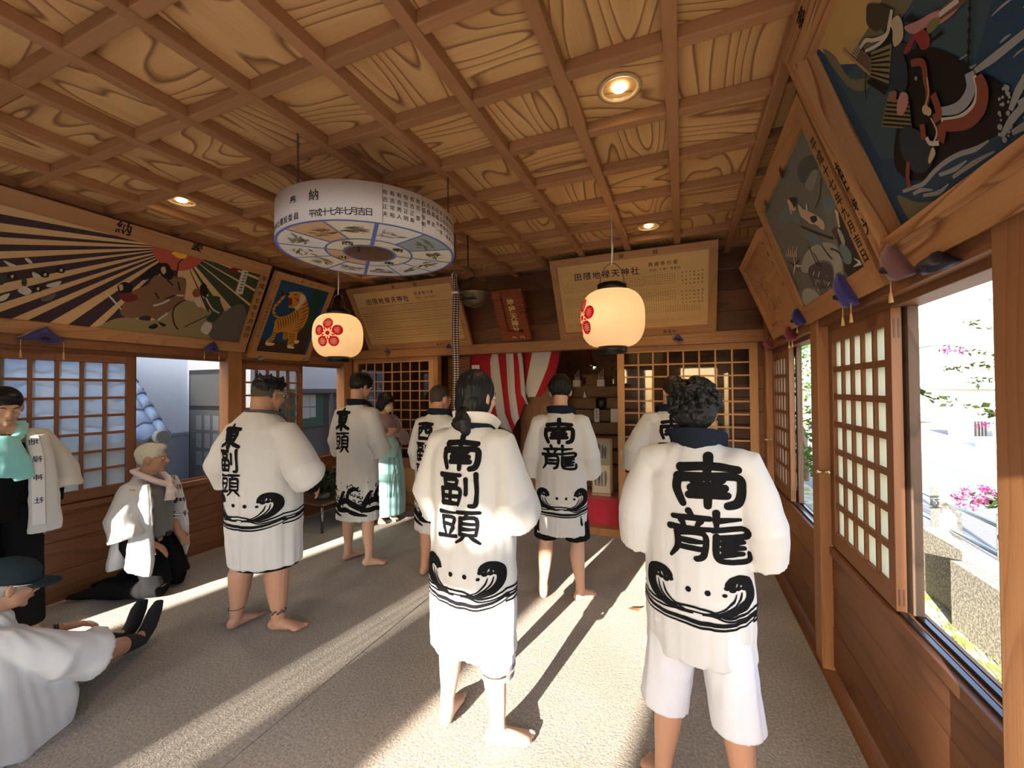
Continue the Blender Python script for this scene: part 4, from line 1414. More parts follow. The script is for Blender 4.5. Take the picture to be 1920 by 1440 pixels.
for a_ in (-95, 22, 140):
    mb = MB()
    x, y = (DR - .03) * math.cos(R(a_)), (DR - .03) * math.sin(R(a_))
    zz = H_ - .05
    k = 0
    while zz < 2.998 - DZ0:
        pts = [(x + (.006 * math.cos(b) if k % 2 else 0), y + (0 if k % 2 else .006 * math.cos(b)), zz + .010 + .012 * math.sin(b)) for b in [R(45 * j) for j in range(9)]]
        mb.tube(pts, .0018, 5, cap=False)
        zz += .0175; k += 1
    mb.build('chain', CHAIN, t)

# ---- paper lanterns
PAPER = bpy.data.materials.new('lantern_paper'); PAPER.use_nodes = True
N, L = PAPER.node_tree.nodes, PAPER.node_tree.links
N.remove(N['Principled BSDF'])
def ptex(col):
    d = N.new('ShaderNodeBsdfDiffuse'); d.inputs['Color'].default_value = (*col, 1)
    tr = N.new('ShaderNodeBsdfTranslucent'); tr.inputs['Color'].default_value = (*col, 1)
    mx = N.new('ShaderNodeMixShader'); mx.inputs[0].default_value = .5
    L.new(d.outputs[0], mx.inputs[1]); L.new(tr.outputs[0], mx.inputs[2])
    return mx
L.new(ptex((0.88, 0.77, 0.62)).outputs[0], N['Material Output'].inputs['Surface'])
CREST = bpy.data.materials.new('lantern_crest_red'); CREST.use_nodes = True
N, L = CREST.node_tree.nodes, CREST.node_tree.links
N.remove(N['Principled BSDF'])
L.new(ptex((0.60, 0.012, 0.03)).outputs[0], N['Material Output'].inputs['Surface'])
BULB = mat('lantern_bulb', (1, .9, .7), .4, emit=(1.0, 0.66, 0.30), estr=30.0)
def lantern(x, y, z, label, crest, cord_to, watt):
    t = thing('paper_lantern', label, 'lantern', (x, y, z), 'paper lanterns with red crests')
    RR, HH = .237, .212
    prof = []
    nr = 56
    for k in range(nr + 1):
        u = -1 + 2 * k / nr
        r_ = .105 + (RR - .105) * (1 - abs(u) ** 2.7) ** .52
        prof.append((r_ + (.0022 if k % 2 else -.0010), u * HH))
    mb = MB(); mb.lathe(prof, n=48, capt=False)
    mb.build('paper_shade', PAPER, t)
    for nm, z0, z1, r0 in (('top_band', HH - .004, HH + .05, .108), ('bottom_band', -HH - .045, -HH + .004, .108)):
        mb = MB(); mb.lathe([(r0 - .006, z0), (r0, z0), (r0, z1), (r0 - .006, z1), (r0 - .006, z0)], n=36, capt=False)
        mb.build(nm, BLACK, t)
    mb = MB(); mb.lathe([(.03, -HH - .05), (.098, -HH - .05), (.098, -HH - .042), (.03, -HH - .042)], n=24)
    mb.build('bottom_plate', BLACK, t)
    mb = MB()
    pts = [(.09 * math.cos(R(k * 12)), 0, HH + .05 + .16 * math.sin(R(k * 12))) for k in range(16)]
    mb.tube(pts, .003, 6)
    mb.build('handle', CHAIN, t)
    mb = MB()
    mb.tube([(0, 0, HH + .20), (.004, 0, (HH + .2 + cord_to - z) / 2), (.0, 0, cord_to - z)], .0035, 6)
    mb.tube([(0, 0, HH + .20), (.012, .0, HH + .33), (.002, 0, HH + .40)], .003, 6)
    mb.build('cord', WIRE, t)
    if crest is not None:
        mb = MB()
        def wrap(u, v):
            uu = max(-1, min(1, v / HH))
            r_ = .105 + (RR - .105) * (1 - abs(uu) ** 2.7) ** .52 + .0035
            return Vector((r_ * math.cos(R(crest) + u / RR), r_ * math.sin(R(crest) + u / RR), v))
        for k in range(5):
            a_ = R(90 + 72 * k)
            mb.disc((.094 * math.cos(a_), .094 * math.sin(a_)), .050, None, n=22, wrap=wrap)
            a2 = a_ + R(36)
            mb.ribbon([(.030 * math.cos(a_), .030 * math.sin(a_)), (.046 * math.cos(a_), .046 * math.sin(a_))], [.006, .016], None, wrap=wrap)
            mb.ribbon([(.028 * math.cos(a2), .028 * math.sin(a2)), (.050 * math.cos(a2), .050 * math.sin(a2)), (.066 * math.cos(a2), .066 * math.sin(a2))], [.005, .017, .004], None, wrap=wrap)
        mb.disc((0, 0), .022, None, n=16, wrap=wrap)
        mb.build('plum_crest', CREST, t)
    mb = MB(); mb.ell((0, 0, .0), (.028, .028, .036)); mb.build('bulb', BULB, t)
    l = bpy.data.lights.new('lantern_light', 'POINT'); l.energy = watt; l.color = (1.0, 0.70, 0.40); l.shadow_soft_size = .04
    lo = bpy.data.objects.new('lantern_light', l); COL.objects.link(lo); lo.parent = t
    lo.location = (0, 0, .06)
p1, p2 = on_y(1148, 598, 3.2), on_y(634, 630, 3.2)
lantern(p1.x, p1.y, p1.z, 'round paper lantern with red plum crest hanging before the right donor board', -147, 2.99, 1.7)
lantern(p2.x, p2.y, p2.z, 'round paper lantern with red plum crest hanging beside the tiger painting', -68, 2.99, 1.7)
p3 = on_y(1017, 663, 5.6)
lantern(p3.x, p3.y, p3.z + .25, 'paper lantern in the altar room, only its bottom showing under the beam', None, 2.72, .8)

# ---- bell and rope
t = thing('shrine_bell', 'dull bronze ball bell hanging beside the red plaque', 'bell', (-1.70, 3.27, 2.475))
BRZ = mat('old_bronze', (0.16, 0.125, 0.075), 0.38, metal=0.9, bump=(20, .2))
mb = MB()
mb.lathe([(.012, .14), (.05, .135), (.09, .105), (.116, .055), (.122, .012), (.130, .008), (.130, -.012), (.122, -.016), (.110, -.06), (.08, -.10), (.03, -.122), (.004, -.124)], n=36)
mb.build('body', BRZ, t)
mb = MB(); mb.box((-.07, -.125, -.075), (.07, .0, -.063)); mb.ell((-.06, -.1, -.07), (.014, .014, .014)); mb.build('slit', BLACK, t)
mb = MB(); mb.tube([(0, 0, .13), (0, 0, .19), (-.05, -.01, .24), (-.05, -.01, .52)], .007, 8); mb.build('hanger', CHAIN, t)
ROPE = bpy.data.materials.new('braided_rope'); ROPE.use_nodes = True
N, L = ROPE.node_tree.nodes, ROPE.node_tree.links
b = N['Principled BSDF']; b.inputs['Roughness'].default_value = .8
uv = N.new('ShaderNodeUVMap'); mp = N.new('ShaderNodeMapping'); mp.inputs['Rotation'].default_value = (0, 0, R(45)); mp.inputs['Scale'].default_value = (1, 1, 1)
L.new(uv.outputs[0], mp.inputs[0])
ck = N.new('ShaderNodeTexChecker'); ck.inputs['Scale'].default_value = 1.4142; ck.inputs['Color1'].default_value = (.012, .010, .012, 1); ck.inputs['Color2'].default_value = (.5, .45, .40, 1)
L.new(mp.outputs[0], ck.inputs['Vector'])
mp2 = N.new('ShaderNodeMapping'); mp2.inputs['Rotation'].default_value = (0, 0, R(45)); mp2.inputs['Scale'].default_value = (1, .5, 1)
L.new(uv.outputs[0], mp2.inputs[0])
ck2 = N.new('ShaderNodeTexChecker'); ck2.inputs['Scale'].default_value = 1.4142; ck2.inputs['Color1'].default_value = (.22, .012, .02, 1); ck2.inputs['Color2'].default_value = (1, 1, 1, 1)
L.new(mp2.outputs[0], ck2.inputs['Vector'])
mx = N.new('ShaderNodeMixRGB'); mx.blend_type = 'MULTIPLY'; mx.inputs[0].default_value = 1
L.new(ck.outputs['Color'], mx.inputs[1]); L.new(ck2.outputs['Color'], mx.inputs[2]); L.new(mx.outputs[0], b.inputs['Base Color'])
t = thing('bell_rope', 'thick braided red, white and black rope hanging from the bell', 'rope', (-1.845, 3.2, 2.6))
mb = MB()
npts = 68
pts = [(.004 * math.sin(k * .2), 0, .02 - k * .0205) for k in range(npts)]
rg = mb.tube(pts, [.029 if 8 < k else .019 for k in range(npts)], 12)
mb.build('rope', ROPE, t)
mb = MB(); mb.lathe([(.025, -.13), (.033, -.125), (.033, -.112), (.025, -.108)], n=16, capt=False); mb.build('binding', WIRE, t)
mb = MB()
mb.tube([(0, 0, .0), (.012, 0, .04), (.0, 0, .08), (-.008, 0, .14), (.004, 0, .2), (.0, 0, .4)], .008, 8)
mb.tube([(-.02, 0, .0), (-.03, -.01, .04), (.0, -.01, .07)], .009, 8)
mb.build('hook_chain', METAL, t)

# ================================================================== ALTAR ROOM CONTENTS
t = thing('altar_steps', 'broad wooden altar steps rising in the dark room behind', 'steps', (-0.9, 5.35, 0.06))
hs = [.62, .80, .98, 1.15, 1.32, 1.49, 1.66]
for k, h in enumerate(hs):
    y0 = 5.42 + .16 * k
    mb = MB()
    mb.box((-1.95, y0, h - .16), (0.9, y0 + .02, h - .03), grain=0)
    mb.box((-1.95, y0 - .025, h - .03), (0.9, y0 + (.17 if k < 6 else .75), h), grain=0, bev=.004)
    child_of(mb.build('step', W_SHRINE), t)
mb = MB(); mb.box((-1.95, 5.42, .06), (.9, 5.44, .46), grain=0); child_of(mb.build('riser', W_SHRINE), t)
top = 1.66
CLOTHW = mat('white_paper', (0.62, 0.57, 0.55), .7)
def prop(name, label, cat, x, y, Y=6.55, z=top, grp=None):
    p = on_y(x, y, Y)
    return thing(name, label, cat, (p.x, p.y, z), grp)
tt = prop('altar_mirror', 'round silver altar mirror on a wooden stand', 'mirror', 1112, 690)
mb = MB(); mb.box((-.15, -.06, 0), (.15, .06, .03)); mb.box((-.11, -.05, .03), (.11, .05, .15), bev=.01); mb.box((-.17, -.06, .15), (.17, .06, .19), bev=.01); mb.build('stand', W_SHRINE, tt)
mb = MB(); mb.tube([(-.06, 0, .19), (-.04, 0, .25), (.0, 0, .24), (.04, 0, .25), (.06, 0, .19)], .014, 8); mb.build('cradle', W_DARK, tt)
mb = MB(); mb.lathe([(.001, .012), (.05, .010), (.068, .0), (.068, -.012), (.001, -.014)], Matrix.Translation((0, -.02, .315)) @ Matrix.Rotation(R(90), 4, 'X'), 28); mb.build('mirror_disc', mat('mirror_silver', (.85, .83, .78), .12, metal=1), tt)
for x, lab in ((1082, 'white offering box left of the altar mirror'), (1127, 'white offering box right of the altar mirror')):
    tt = prop('offering_box', lab, 'box', x, 715, 6.4, top, 'white offering boxes on the altar')
    mb = MB(); mb.box((-.055, -.05, 0), (.055, .05, .105), bev=.003); mb.build('box', CLOTHW, tt)
    mb = MB()
    for k in range(3):
        mb.lathe([(.012, .105), (.015, .14), (.006, .16), (.006, .20 + .03 * k), (.009, .205 + .03 * k)], Matrix.Translation((-.03 + .03 * k, .0, 0)), 10)
    mb.build('offerings', mat('altar_silver', (.5, .48, .46), .3, metal=.8), tt)
tt = prop('salt_cone', 'small white salt cone on a dish on the altar step', 'offering', 1096, 727, 6.31, 1.49)
mb = MB(); mb.lathe([(.035, .0), (.03, .012), (.026, .02), (.024, .03), (.003, .10)], n=16); mb.build('cone', CLOTHW, tt)
for x, lab in ((1066, 'dark metal vase left on the altar'), (1150, 'grey metal vase right on the altar')):
    tt = prop('altar_vase', lab, 'vase', x, 715, 6.5, top, 'altar vases')
    mb = MB(); mb.lathe([(.022, 0), (.03, .05), (.024, .1), (.03, .13)], n=16); mb.build('vase', METAL if x > 1100 else BLACK, tt)
    mb = MB()
    for k in range(26):
        a_ = rng.uniform(0, 6.28); r_ = rng.uniform(.02, .1); z_ = .13 + rng.uniform(.02, .28)
        c_ = Vector((r_ * math.cos(a_), r_ * math.sin(a_), z_)); u_ = Vector((math.cos(a_), math.sin(a_), .6)).normalized() * .03
        w_ = Vector((-math.sin(a_), math.cos(a_), 0)) * .014
        mb.face([mb.bm.verts.new(p) for p in (c_ - u_, c_ + w_, c_ + u_, c_ - w_)])
    mb.build('leaves', mat('sakaki_leaf', (0.02, 0.045, 0.02), .4), tt)
tt = prop('black_jar', 'black jar standing on an altar step', 'jar', 1127, 758, 6.12, 1.32)
mb = MB(); mb.lathe([(.06, 0), (.075, .05), (.08, .12), (.065, .17), (.055, .18)], n=20); mb.build('jar', BLACK, tt)
tt = prop('name_slip', 'upright white paper slip with brush writing on an altar step', 'sign', 1119, 782, 5.98, 1.15)
mb = MB(); mb.box((-.035, -.008, 0), (.035, .008, .19)); mb.build('slip', CLOTHW, tt)
M_ = Matrix(((1, 0, 0, 0), (0, 0, -1, -.0086), (0, 1, 0, 0), (0, 0, 0, 1)))
mb = MB(); mb.text('東副頭', .04, M_ @ Matrix.Translation((0, .155, 0)), 0, vertical=True, pitch=1.15); mb.build('lettering', INK, tt)
tt = prop('paper_packet', 'pale paper packet at the right edge of the altar steps', 'paper', 1152, 782, 5.98, 1.15)
mb = MB(); mb.box((-.05, -.01, 0), (.05, .01, .19)); mb.build('packet', CLOTHW, tt)
tt = thing('hanging_tassel', 'dark red strip hanging in the dark above the altar', 'tassel', on_y(1105, 668, 6.5))
mb = MB(); mb.tube([(0, 0, .75), (0, 0, .1), (0, 0, -.12)], [.02, .03, .045], 10); mb.build('strip', mat('dark_red_silk', (.14, .01, .01), .7), tt)

# red-clothed table with picture case, just inside the opening on the right
RCL = mat('red_cloth', (0.42, 0.012, 0.035), .7, sheen=.2)
t = thing('red_cloth_table', 'low table under a bright red cloth inside the altar opening', 'table', (-1.0, 5.05, .06))
mb = MB()
n = 40
for k in range(n):                                            # cloth front with soft folds
    x0, x1 = -.55 + .97 * k / n, -.55 + .97 * (k + 1) / n
    f0, f1 = .012 * math.sin(x0 * 31), .012 * math.sin(x1 * 31)
    v = [mb.bm.verts.new(p) for p in ((x0, -.25 + f0, .0), (x1, -.25 + f1, .0), (x1, -.24, .30), (x0, -.24, .30))]
    mb.face(v, 0, None, True)
    v = [mb.bm.verts.new(p) for p in ((x0, -.24, .30), (x1, -.24, .30), (x1, .2, .30), (x0, .2, .30))]
    mb.face(v)
for x0 in (-.55, .42):
    mb.face([mb.bm.verts.new(p) for p in ((x0, -.24, 0), (x0, .2, 0), (x0, .2, .3), (x0, -.24, .3))])
mb.build('cloth', RCL, t)
mb = MB(); mb.box((-.53, -.22, .26), (.40, .19, .292)); mb.build('tabletop', W_SHRINE, t)
for x0 in (-.5, .35):
    for y0 in (-.2, .14):
        mb = MB(); mb.box((x0, y0, 0), (x0 + .04, y0 + .04, .26)); mb.build('leg', W_SHRINE, t)
def greyphoto(mb, x0, x1, z0, z1, y, seed):
    q = random.Random(seed)
    mb.face([mb.bm.verts.new(p) for p in ((x0, y, z0), (x1, y, z0), (x1, y, z1), (x0, y, z1))], 0)
    M = Matrix(((1, 0, 0, 0), (0, 0, -1, y - .0006), (0, 1, 0, 0), (0, 0, 0, 1)))
    for k in range(7):
        x = x0 + (x1 - x0) * (.15 + .1 * k)
        mb.ribbon([(x, z0 + (z1 - z0) * .25), (x + q.uniform(-.01, .01), z0 + (z1 - z0) * .55), (x + .004, z0 + (z1 - z0) * q.uniform(.7, .9))], [.012, .022, .012], M, 0, 1 + k % 2)
p = on_y(1128, 905, 4.98)
t = thing('picture_case', 'glass-fronted case with an old grey photograph standing on the red cloth', 'display case', (p.x, 4.98, .36))
mb = MB()
mb.box((-.11, .12, 0), (.11, .14, .66)); mb.box((-.11, -.02, 0), (.11, .14, .025))
for x in (-.11, .098):
    mb.box((x, -.02, .025), (x + .012, -.008, .66)); 
mb.box((-.11, -.02, .648), (.11, -.008, .66)); mb.box((-.11, -.02, .36), (.11, -.010, .37))
mb.build('case', mat('case_wood', (.45, .33, .2), .5), t)
mb = MB(); greyphoto(mb, -.098, .098, .03, .36, -.015, 3); mb.build('photograph', [mat('photo_pale', (.55, .52, .44), .4), mat('photo_dark', (.10, .10, .09), .4), mat('photo_mid', (.28, .27, .25), .4)], t)
mb = MB(); greyphoto(mb, -.098, .098, .37, .65, -.005, 5); mb.build('upper_photograph', [mat('photo_grey', (.25, .27, .27), .3), mat('photo_black', (.03, .03, .03), .3), mat('photo_mid2', (.14, .14, .13), .3)], t)

# ---- red and white festival curtains
CURR, CURW = mat('curtain_red', (0.33, 0.010, 0.022), .9), mat('curtain_white', (0.50, 0.49, 0.51), .9)
def curtain(label, edges, Y, amp, name='festival_curtain'):
    """edges: rows of stripe boundaries in photo points, top to bottom, all on about the plane y = Y."""
    t = thing(name, label, 'curtain', on_y(*edges[0][0], Y), 'red and white curtains')
    mb = MB()
    rows = []
    for row in edges:
        rows.append([on_y(x, y, Y) for x, y in row])
    fine = []
    for i in range(len(rows) - 1):
        for k in range(6):
            f_ = k / 6
            fine.append([a_.lerp(b_, f_) for a_, b_ in zip(rows[i], rows[i + 1])])
    fine.append(rows[-1])
    vs = []
    for i, r_ in enumerate(fine):
        line = []
        for j in range((len(r_) - 1) * 3 + 1):
            a_, b_ = r_[j // 3], r_[min(j // 3 + 1, len(r_) - 1)]
            q = a_.lerp(b_, (j % 3) / 3)
            d = amp * math.sin(j * 2.1 + i * .06) + amp * .5 * math.sin(j * .9 + i * .13)
            line.append(mb.bm.verts.new(q + Vector((0, d, 0))))
        vs.append(line)
    for i in range(len(vs) - 1):
        for j in range(len(vs[0]) - 1):
            mb.face([vs[i][j], vs[i][j + 1], vs[i + 1][j + 1], vs[i + 1][j]], (j // 3) % 2, None, True)
    o = child_of(mb.build('cloth', [CURR, CURW], t), t)
    sm = o.modifiers.new('thickness', 'SOLIDIFY'); sm.thickness = .003
    return t
curtain('gathered red and white striped curtain hanging behind the ponytail', [
    [(866, 650), (925, 650), (932, 650), (945, 655), (960, 650), (968, 655), (975, 650)],
    [(866, 690), (919, 678), (934, 674), (948, 664), (962, 660), (972, 680), (980, 670)],
    [(868, 730), (922, 730), (940, 730), (952, 735), (965, 735), (976, 740), (986, 745)],
    [(870, 790), (930, 770), (945, 775), (958, 780), (970, 775), (985, 750), (990, 760)],
    [(880, 815), (935, 800), (960, 812), (965, 800), (972, 785), (986, 754), (988, 758)]], 5.02, .022)
curtain('second red and white striped curtain sloping down behind the far central person', [
    [(973, 650), (1000, 650), (1036, 650), (1052, 650)],
    [(978, 690), (992, 690), (1026, 690), (1045, 690)],
    [(980, 735), (984, 733), (1008, 733), (1020, 735)],
    [(985, 747), (990, 745), (1003, 744), (1012, 744)]], 5.12, .015)
mb = MB(); mb.box((-1.99, 5.15, .06), (-1.5, 5.17, 2.6), grain=2); struct(mb.build('wall_altar_wing', W_SHRINE))
p = on_y(894, 689, 5.0)
tag(MB_ := None) if False else None
mb = MB(); mb.box((p.x - .055, 4.955, p.z - .05), (p.x + .06, 4.962, p.z + .03)); o = mb.build('white_paper_note', CLOTHW); tag(o, 'square white paper pinned on the red curtain, above the ponytail', 'paper')

# ---- low table with greenery at the back left
t = thing('low_table', 'low dark table in the back left corner holding cut greenery', 'table', (-4.1, 3.98, 0))
mb = MB(); mb.box((-.33, -.42, .31), (.30, .44, .335), grain=1, bev=.004); mb.build('tabletop', W_DARK, t)
for x in (-.30, .27):
    for y in (-.39, .39):
        mb = MB(); mb.tube([(x, y, .0), (x, y, .31)], .016, 10); mb.build('leg', mat('table_leg_metal', (.25, .25, .25), .25, metal=1), t)
LEAF = mat('sakaki_leaf', (0.02, 0.045, 0.02), .4)
def greens(label, loc, n, rad, hgt, seed, name='cut_greenery'):
    t = thing(name, label, 'plant', loc, 'cut greenery on the low table')
    q = random.Random(seed)
    mb = MB(); mb.lathe([(.05, 0), (.062, .01), (.07, .07), (.066, .072)], n=18); mb.build('pot', mat('plastic_pot', (.12, .14, .11), .4), t)
    mb = MB()
    lf = MB()
    for k in range(n):
        a_ = q.uniform(0, 6.28); e_ = q.uniform(.15, 1.2)
        d = Vector((math.cos(a_) * math.cos(e_), math.sin(a_) * math.cos(e_), math.sin(e_)))
        l_ = rad * q.uniform(.6, 1.05)
        tip = Vector((d.x * l_, d.y * l_, .05 + d.z * hgt))
        mb.tube([(0, 0, .03), tip * .5 + Vector((0, 0, .03)), tip], [.004, .003, .0015], 5)
        for j in range(9):
            c_ = tip * q.uniform(.35, 1.05) + Vector((0, 0, .02))
            dd = (d + Vector((q.uniform(-.8, .8), q.uniform(-.8, .8), q.uniform(-.5, .5)))).normalized()
            w_ = dd.cross(Vector((q.uniform(-.4, .4), q.uniform(-.4, .4), 1))).normalized()
            ll, ww = q.uniform(.035, .06), q.uniform(.012, .020)
            m_ = c_ + dd * ll * .5 + Vector((0, 0, .004))
            v = [lf.bm.verts.new(p) for p in (c_, m_ + w_ * ww, c_ + dd * ll, m_ - w_ * ww)]
            lf.face([v[0], v[1], v[2]]); lf.face([v[0], v[2], v[3]])
    mb.build('stems', mat('stem_brown', (.06, .04, .02), .7), t)
    lf.build('leaves', LEAF, t)
greens('bushy cut greenery in a pot at the front of the low table', (-4.02, 3.80, .335), 60, .25, .22, 1)
greens('darker cut greenery at the back of the low table by the wall', (-4.25, 4.15, .335), 46, .20, .20, 2)

# ---- dry leaf on the carpet
t = on_z(1190, 1143, 0.004)
mb = MB()
pts = [(-.045, .0, .0), (-.02, .016, .006), (.02, .014, .010), (.05, .012, .016), (.03, -.004, .006), (.02, -.018, .002), (-.02, -.014, .004)]
v = [mb.bm.verts.new(Vector(p)) for p in pts]; mb.face(v)
v2 = [mb.bm.verts.new(Vector(p) + Vector((0, 0, -.0025))) for p in pts]; mb.face(v2[::-1])
for k in range(len(v)):
    mb.face([v[k], v2[k], v2[(k + 1) % len(v)], v[(k + 1) % len(v)]])
o = mb.build('dry_leaf', mat('dead_leaf', (.12, .055, .025), .7)); o.location = t
tag(o, 'small dry brown leaf on the sunlit carpet between the two central people', 'leaf')
# ================================================================== OUTSIDE
def at(x, y, d):
    return EYEV + ray(x, y) * d

GZ = -0.30
ROADZ = -0.90
# ---- unseen sun blocker added behind the camera; its gaps shape the light patches
BLOCKM = mat('sun_blocker_grey', (0.17, 0.17, 0.17), .9)
mb = MB()
YO = -16.0
def blocker(x0, x1, z0, z1): mb.box((x0, YO - .15, z0), (x1, YO, z1))
blocker(-8.6, -6.95, -1, 9.0)
blocker(-6.45, -5.02, -1, 9.0)
blocker(-4.68, -4.06, -1, 9.0)
blocker(-3.08, -2.03, -1, 9.0)
blocker(-6.95, -6.45, 6.15, 9.0)
blocker(-5.02, -4.68, 4.95, 9.0)
for k in range(5):  # slats added to dim the sun streak through this gap
    blocker(-5.02 + .015 + .07 * k, -5.02 + .045 + .07 * k, -1, 4.95)
# over the wide gap, with a few small openings near its top
zs0, zs1 = 5.36, 5.52
blocker(-4.06, -3.08, 5.14, zs0)
blocker(-4.06, -3.08, zs1, 9.0)
xs_ = [-3.93, -3.79, -3.63, -3.52, -3.40]
e0 = -4.06
for x in xs_:
    blocker(e0, x - .025, zs0, zs1); e0 = x + .025
blocker(e0, -3.08, zs0, zs1)
for z in (5.55, 5.75, 5.95):  # bars added to break the sun in the left gap into dapples
    blocker(-6.95, -6.45, z, z + .05)
for k in range(9):
    blocker(-6.95, -6.45, 5.0 + k * .13, 5.0 + k * .13 + .035)
struct(mb.build('wall_sun_blocker', BLOCKM))

# ---- ground
GR = mat('dry_grass_soil', (0.42, 0.38, 0.30), .95, var=((0.17, 0.20, 0.06), 9.0, .42, .6))
CONC = mat('pale_concrete', (0.36, 0.35, 0.33), .85, var=((0.26, 0.25, 0.235), 6, .4, .65))
ASPH = mat('asphalt', (0.11, 0.115, 0.125), .9, var=((0.15, 0.15, 0.155), 30, .4, .6))
mb = MB(); mb.box((XR + .12, -14, GZ - .3), (2.25, 30, GZ)); struct(mb.build('ground_strip', GR))
mb = MB(); mb.box((XR + .12, -3, GZ - .1), (1.35, 12, GZ + .02)); struct(mb.build('path_concrete', mat('white_concrete', (.68, .66, .63), .9)))
mb = MB(); mb.box((2.25, -14, ROADZ - .3), (60, 90, ROADZ)); struct(mb.build('road', ASPH))
mb = MB(); mb.box((8.0, -14, ROADZ - .1), (11.5, 60, ROADZ + .10)); mb.box((7.8, -14, ROADZ - .1), (8.0, 60, ROADZ + .15)); struct(mb.build('pavement', CONC))
mb = MB(); mb.box((XL - 12, -15.5, GZ - .3), (XL - .15, 30, GZ)); mb.box((XL - .15, -15.5, GZ - .3), (XR + .12, YF - .25, GZ)); mb.box((XL - .2, 7.7, GZ - .3), (XR + .2, 30, GZ)); struct(mb.build('ground_yard', mat('yard_gravel', (.62, .61, .59), .95, var=((.52, .50, .47), 25, .4, .6))))

# ---- stepped granite blocks and the road railing
GRAN = mat('speckled_granite', (0.30, 0.285, 0.245), .85, var=((0.13, 0.125, 0.105), 60, .42, .58))
k = 0
y = 2.3
labs = ['nearest', 'second', 'third', 'fourth', 'fifth', 'sixth', 'seventh']
while y < 7.4:
    o_ = .10 if k % 2 else 0.0
    hh = .58 - .03 * (k % 3)
    mb = MB()
    M = Matrix.Translation((2.02 + o_, y, GZ))
    q = [(-.04, 0), (.34, 0), (.34, hh - .16), (.10, hh), (-.04, hh)]
    T = Matrix(((1, 0, 0, 2.02 + o_), (0, 0, -1, y + .68), (0, 1, 0, GZ), (0, 0, 0, 1)))
    mb.prism(q, 0, .68, T)
    o = mb.build('granite_block', GRAN)
    tag(o, 'granite kerb block outside the right window, %s from the camera' % labs[min(k, 6)], 'stone block', 'granite blocks along the grass')
    y += .74; k += 1
POSTM = mat('stone_post', (0.44, 0.42, 0.38), .9, var=((0.24, 0.23, 0.21), 40, .4, .6))
STEEL = mat('steel_rail', (0.62, 0.62, 0.62), .28, metal=1)
def xat(px, py, X): return on_x(px, py, X)
pA, pB = xat(1772, 912, 2.82), xat(1909, 970, 2.82)
for p, lab in ((pA, 'square stone railing post behind the pink flowers outside the right window'), (pB, 'square stone railing post at the right edge of the right window')):
    t = thing('railing_post', lab, 'post', (2.82, p.y, ROADZ), 'stone posts of the road railing')
    mb = MB(); mb.box((-.10, -.10, 0), (.10, .10, p.z - ROADZ), bev=.012); mb.build('post', POSTM, t)
    mb = MB(); mb.lathe([(.04, 0), (.045, .006), (.03, .012)], Matrix.Translation((-.10, -.02, p.z - ROADZ - .2)) @ Matrix.Rotation(R(-90), 4, 'Y'), 14); mb.build('socket', STEEL, t)
step_ = pB.y - pA.y
for dz, lab in ((.17, 'upper steel rail of the road railing'), (.45, 'lower steel rail of the road railing')):
    mb = MB(); mb.tube([(2.80, pB.y - 2.2, pA.z - dz - .03), (2.80, pA.y + 4.5, pA.z - dz + .03)], .022, 10)
    o = mb.build('steel_rail', STEEL); tag(o, lab, 'rail', 'rails of the road railing')

# ---- car
d = 29.0
pc = at(1731, 800, d); pc.z = ROADZ
t = thing('car', 'white family car facing the camera on the far road', 'car', pc, rotz=math.atan2(-pc.x, pc.y) + math.pi)
CARW = mat('car_white', (.80, .81, .83), .25, spec=.6)
mb = MB()
secs_ = [(-2.1, .78, .30, .80, .62), (-2.0, .84, .22, .95, .70), (-1.2, .86, .2, 1.02, .76), (-.35, .87, .2, 1.50, .66), (.4, .87, .2, 1.60, .62), (1.6, .87, .2, 1.60, .60), (2.2, .84, .25, 1.30, .6)]
rings = []
for y_, w_, z0, z1, wt in secs_:
    prof = [(-w_, z0), (-w_ * 1.02, .55), (-w_, .9 if z1 > 1.0 else z1 * .8), (-wt, z1 - .04), (-wt * .7, z1), (wt * .7, z1), (wt, z1 - .04), (w_, .9 if z1 > 1.0 else z1 * .8), (w_ * 1.02, .55), (w_, z0)]
    rings.append([mb.bm.verts.new((a_, -y_, b_)) for a_, b_ in prof])
for i in range(len(rings) - 1):
    for j in range(10):
        mb.face([rings[i][j], rings[i][(j + 1) % 10], rings[i + 1][(j + 1) % 10], rings[i + 1][j]], 0, None, True)
mb.face(rings[0]); mb.face(rings[-1])
mb.build('body', CARW, t)
DGL = mat('car_glass', (.05, .08, .10), .08, spec=.8)
def quad(mb, pts, mi=0): mb.face([mb.bm.verts.new(p) for p in pts], mi)
mb = MB(); quad(mb, [(-.74, 1.26, 1.05), (.74, 1.26, 1.05), (.60, .42, 1.50), (-.60, .42, 1.50)]); mb.build('windscreen', DGL, t)
for s_ in (-1, 1):
    mb = MB(); quad(mb, [(s_ * .80, 2.03, .72), (s_ * .44, 2.13, .66), (s_ * .44, 2.12, .78), (s_ * .78, 1.98, .86)]); mb.build('headlight', mat('car_lamp', (.35, .38, .42), .1, spec=.8), t)
    mb = MB(); mb.lathe([(.02, -.1), (.30, -.1), (.32, 0), (.30, .1), (.02, .1)], Matrix.Translation((s_ * .76, 1.3, .31)) @ Matrix.Rotation(R(90), 4, 'Y'), 20); mb.build('wheel', BLACK, t)
    mb = MB(); mb.box((s_ * .90 - .09, .95, .98), (s_ * .90 + .09, 1.05, 1.10), bev=.02); mb.build('mirror', CARW, t)
    mb = MB(); quad(mb, [(s_ * .72, 2.12, .34), (s_ * .40, 2.14, .34), (s_ * .42, 2.14, .44), (s_ * .70, 2.12, .44)]); mb.build('fog_lamp_recess', BLACK, t)
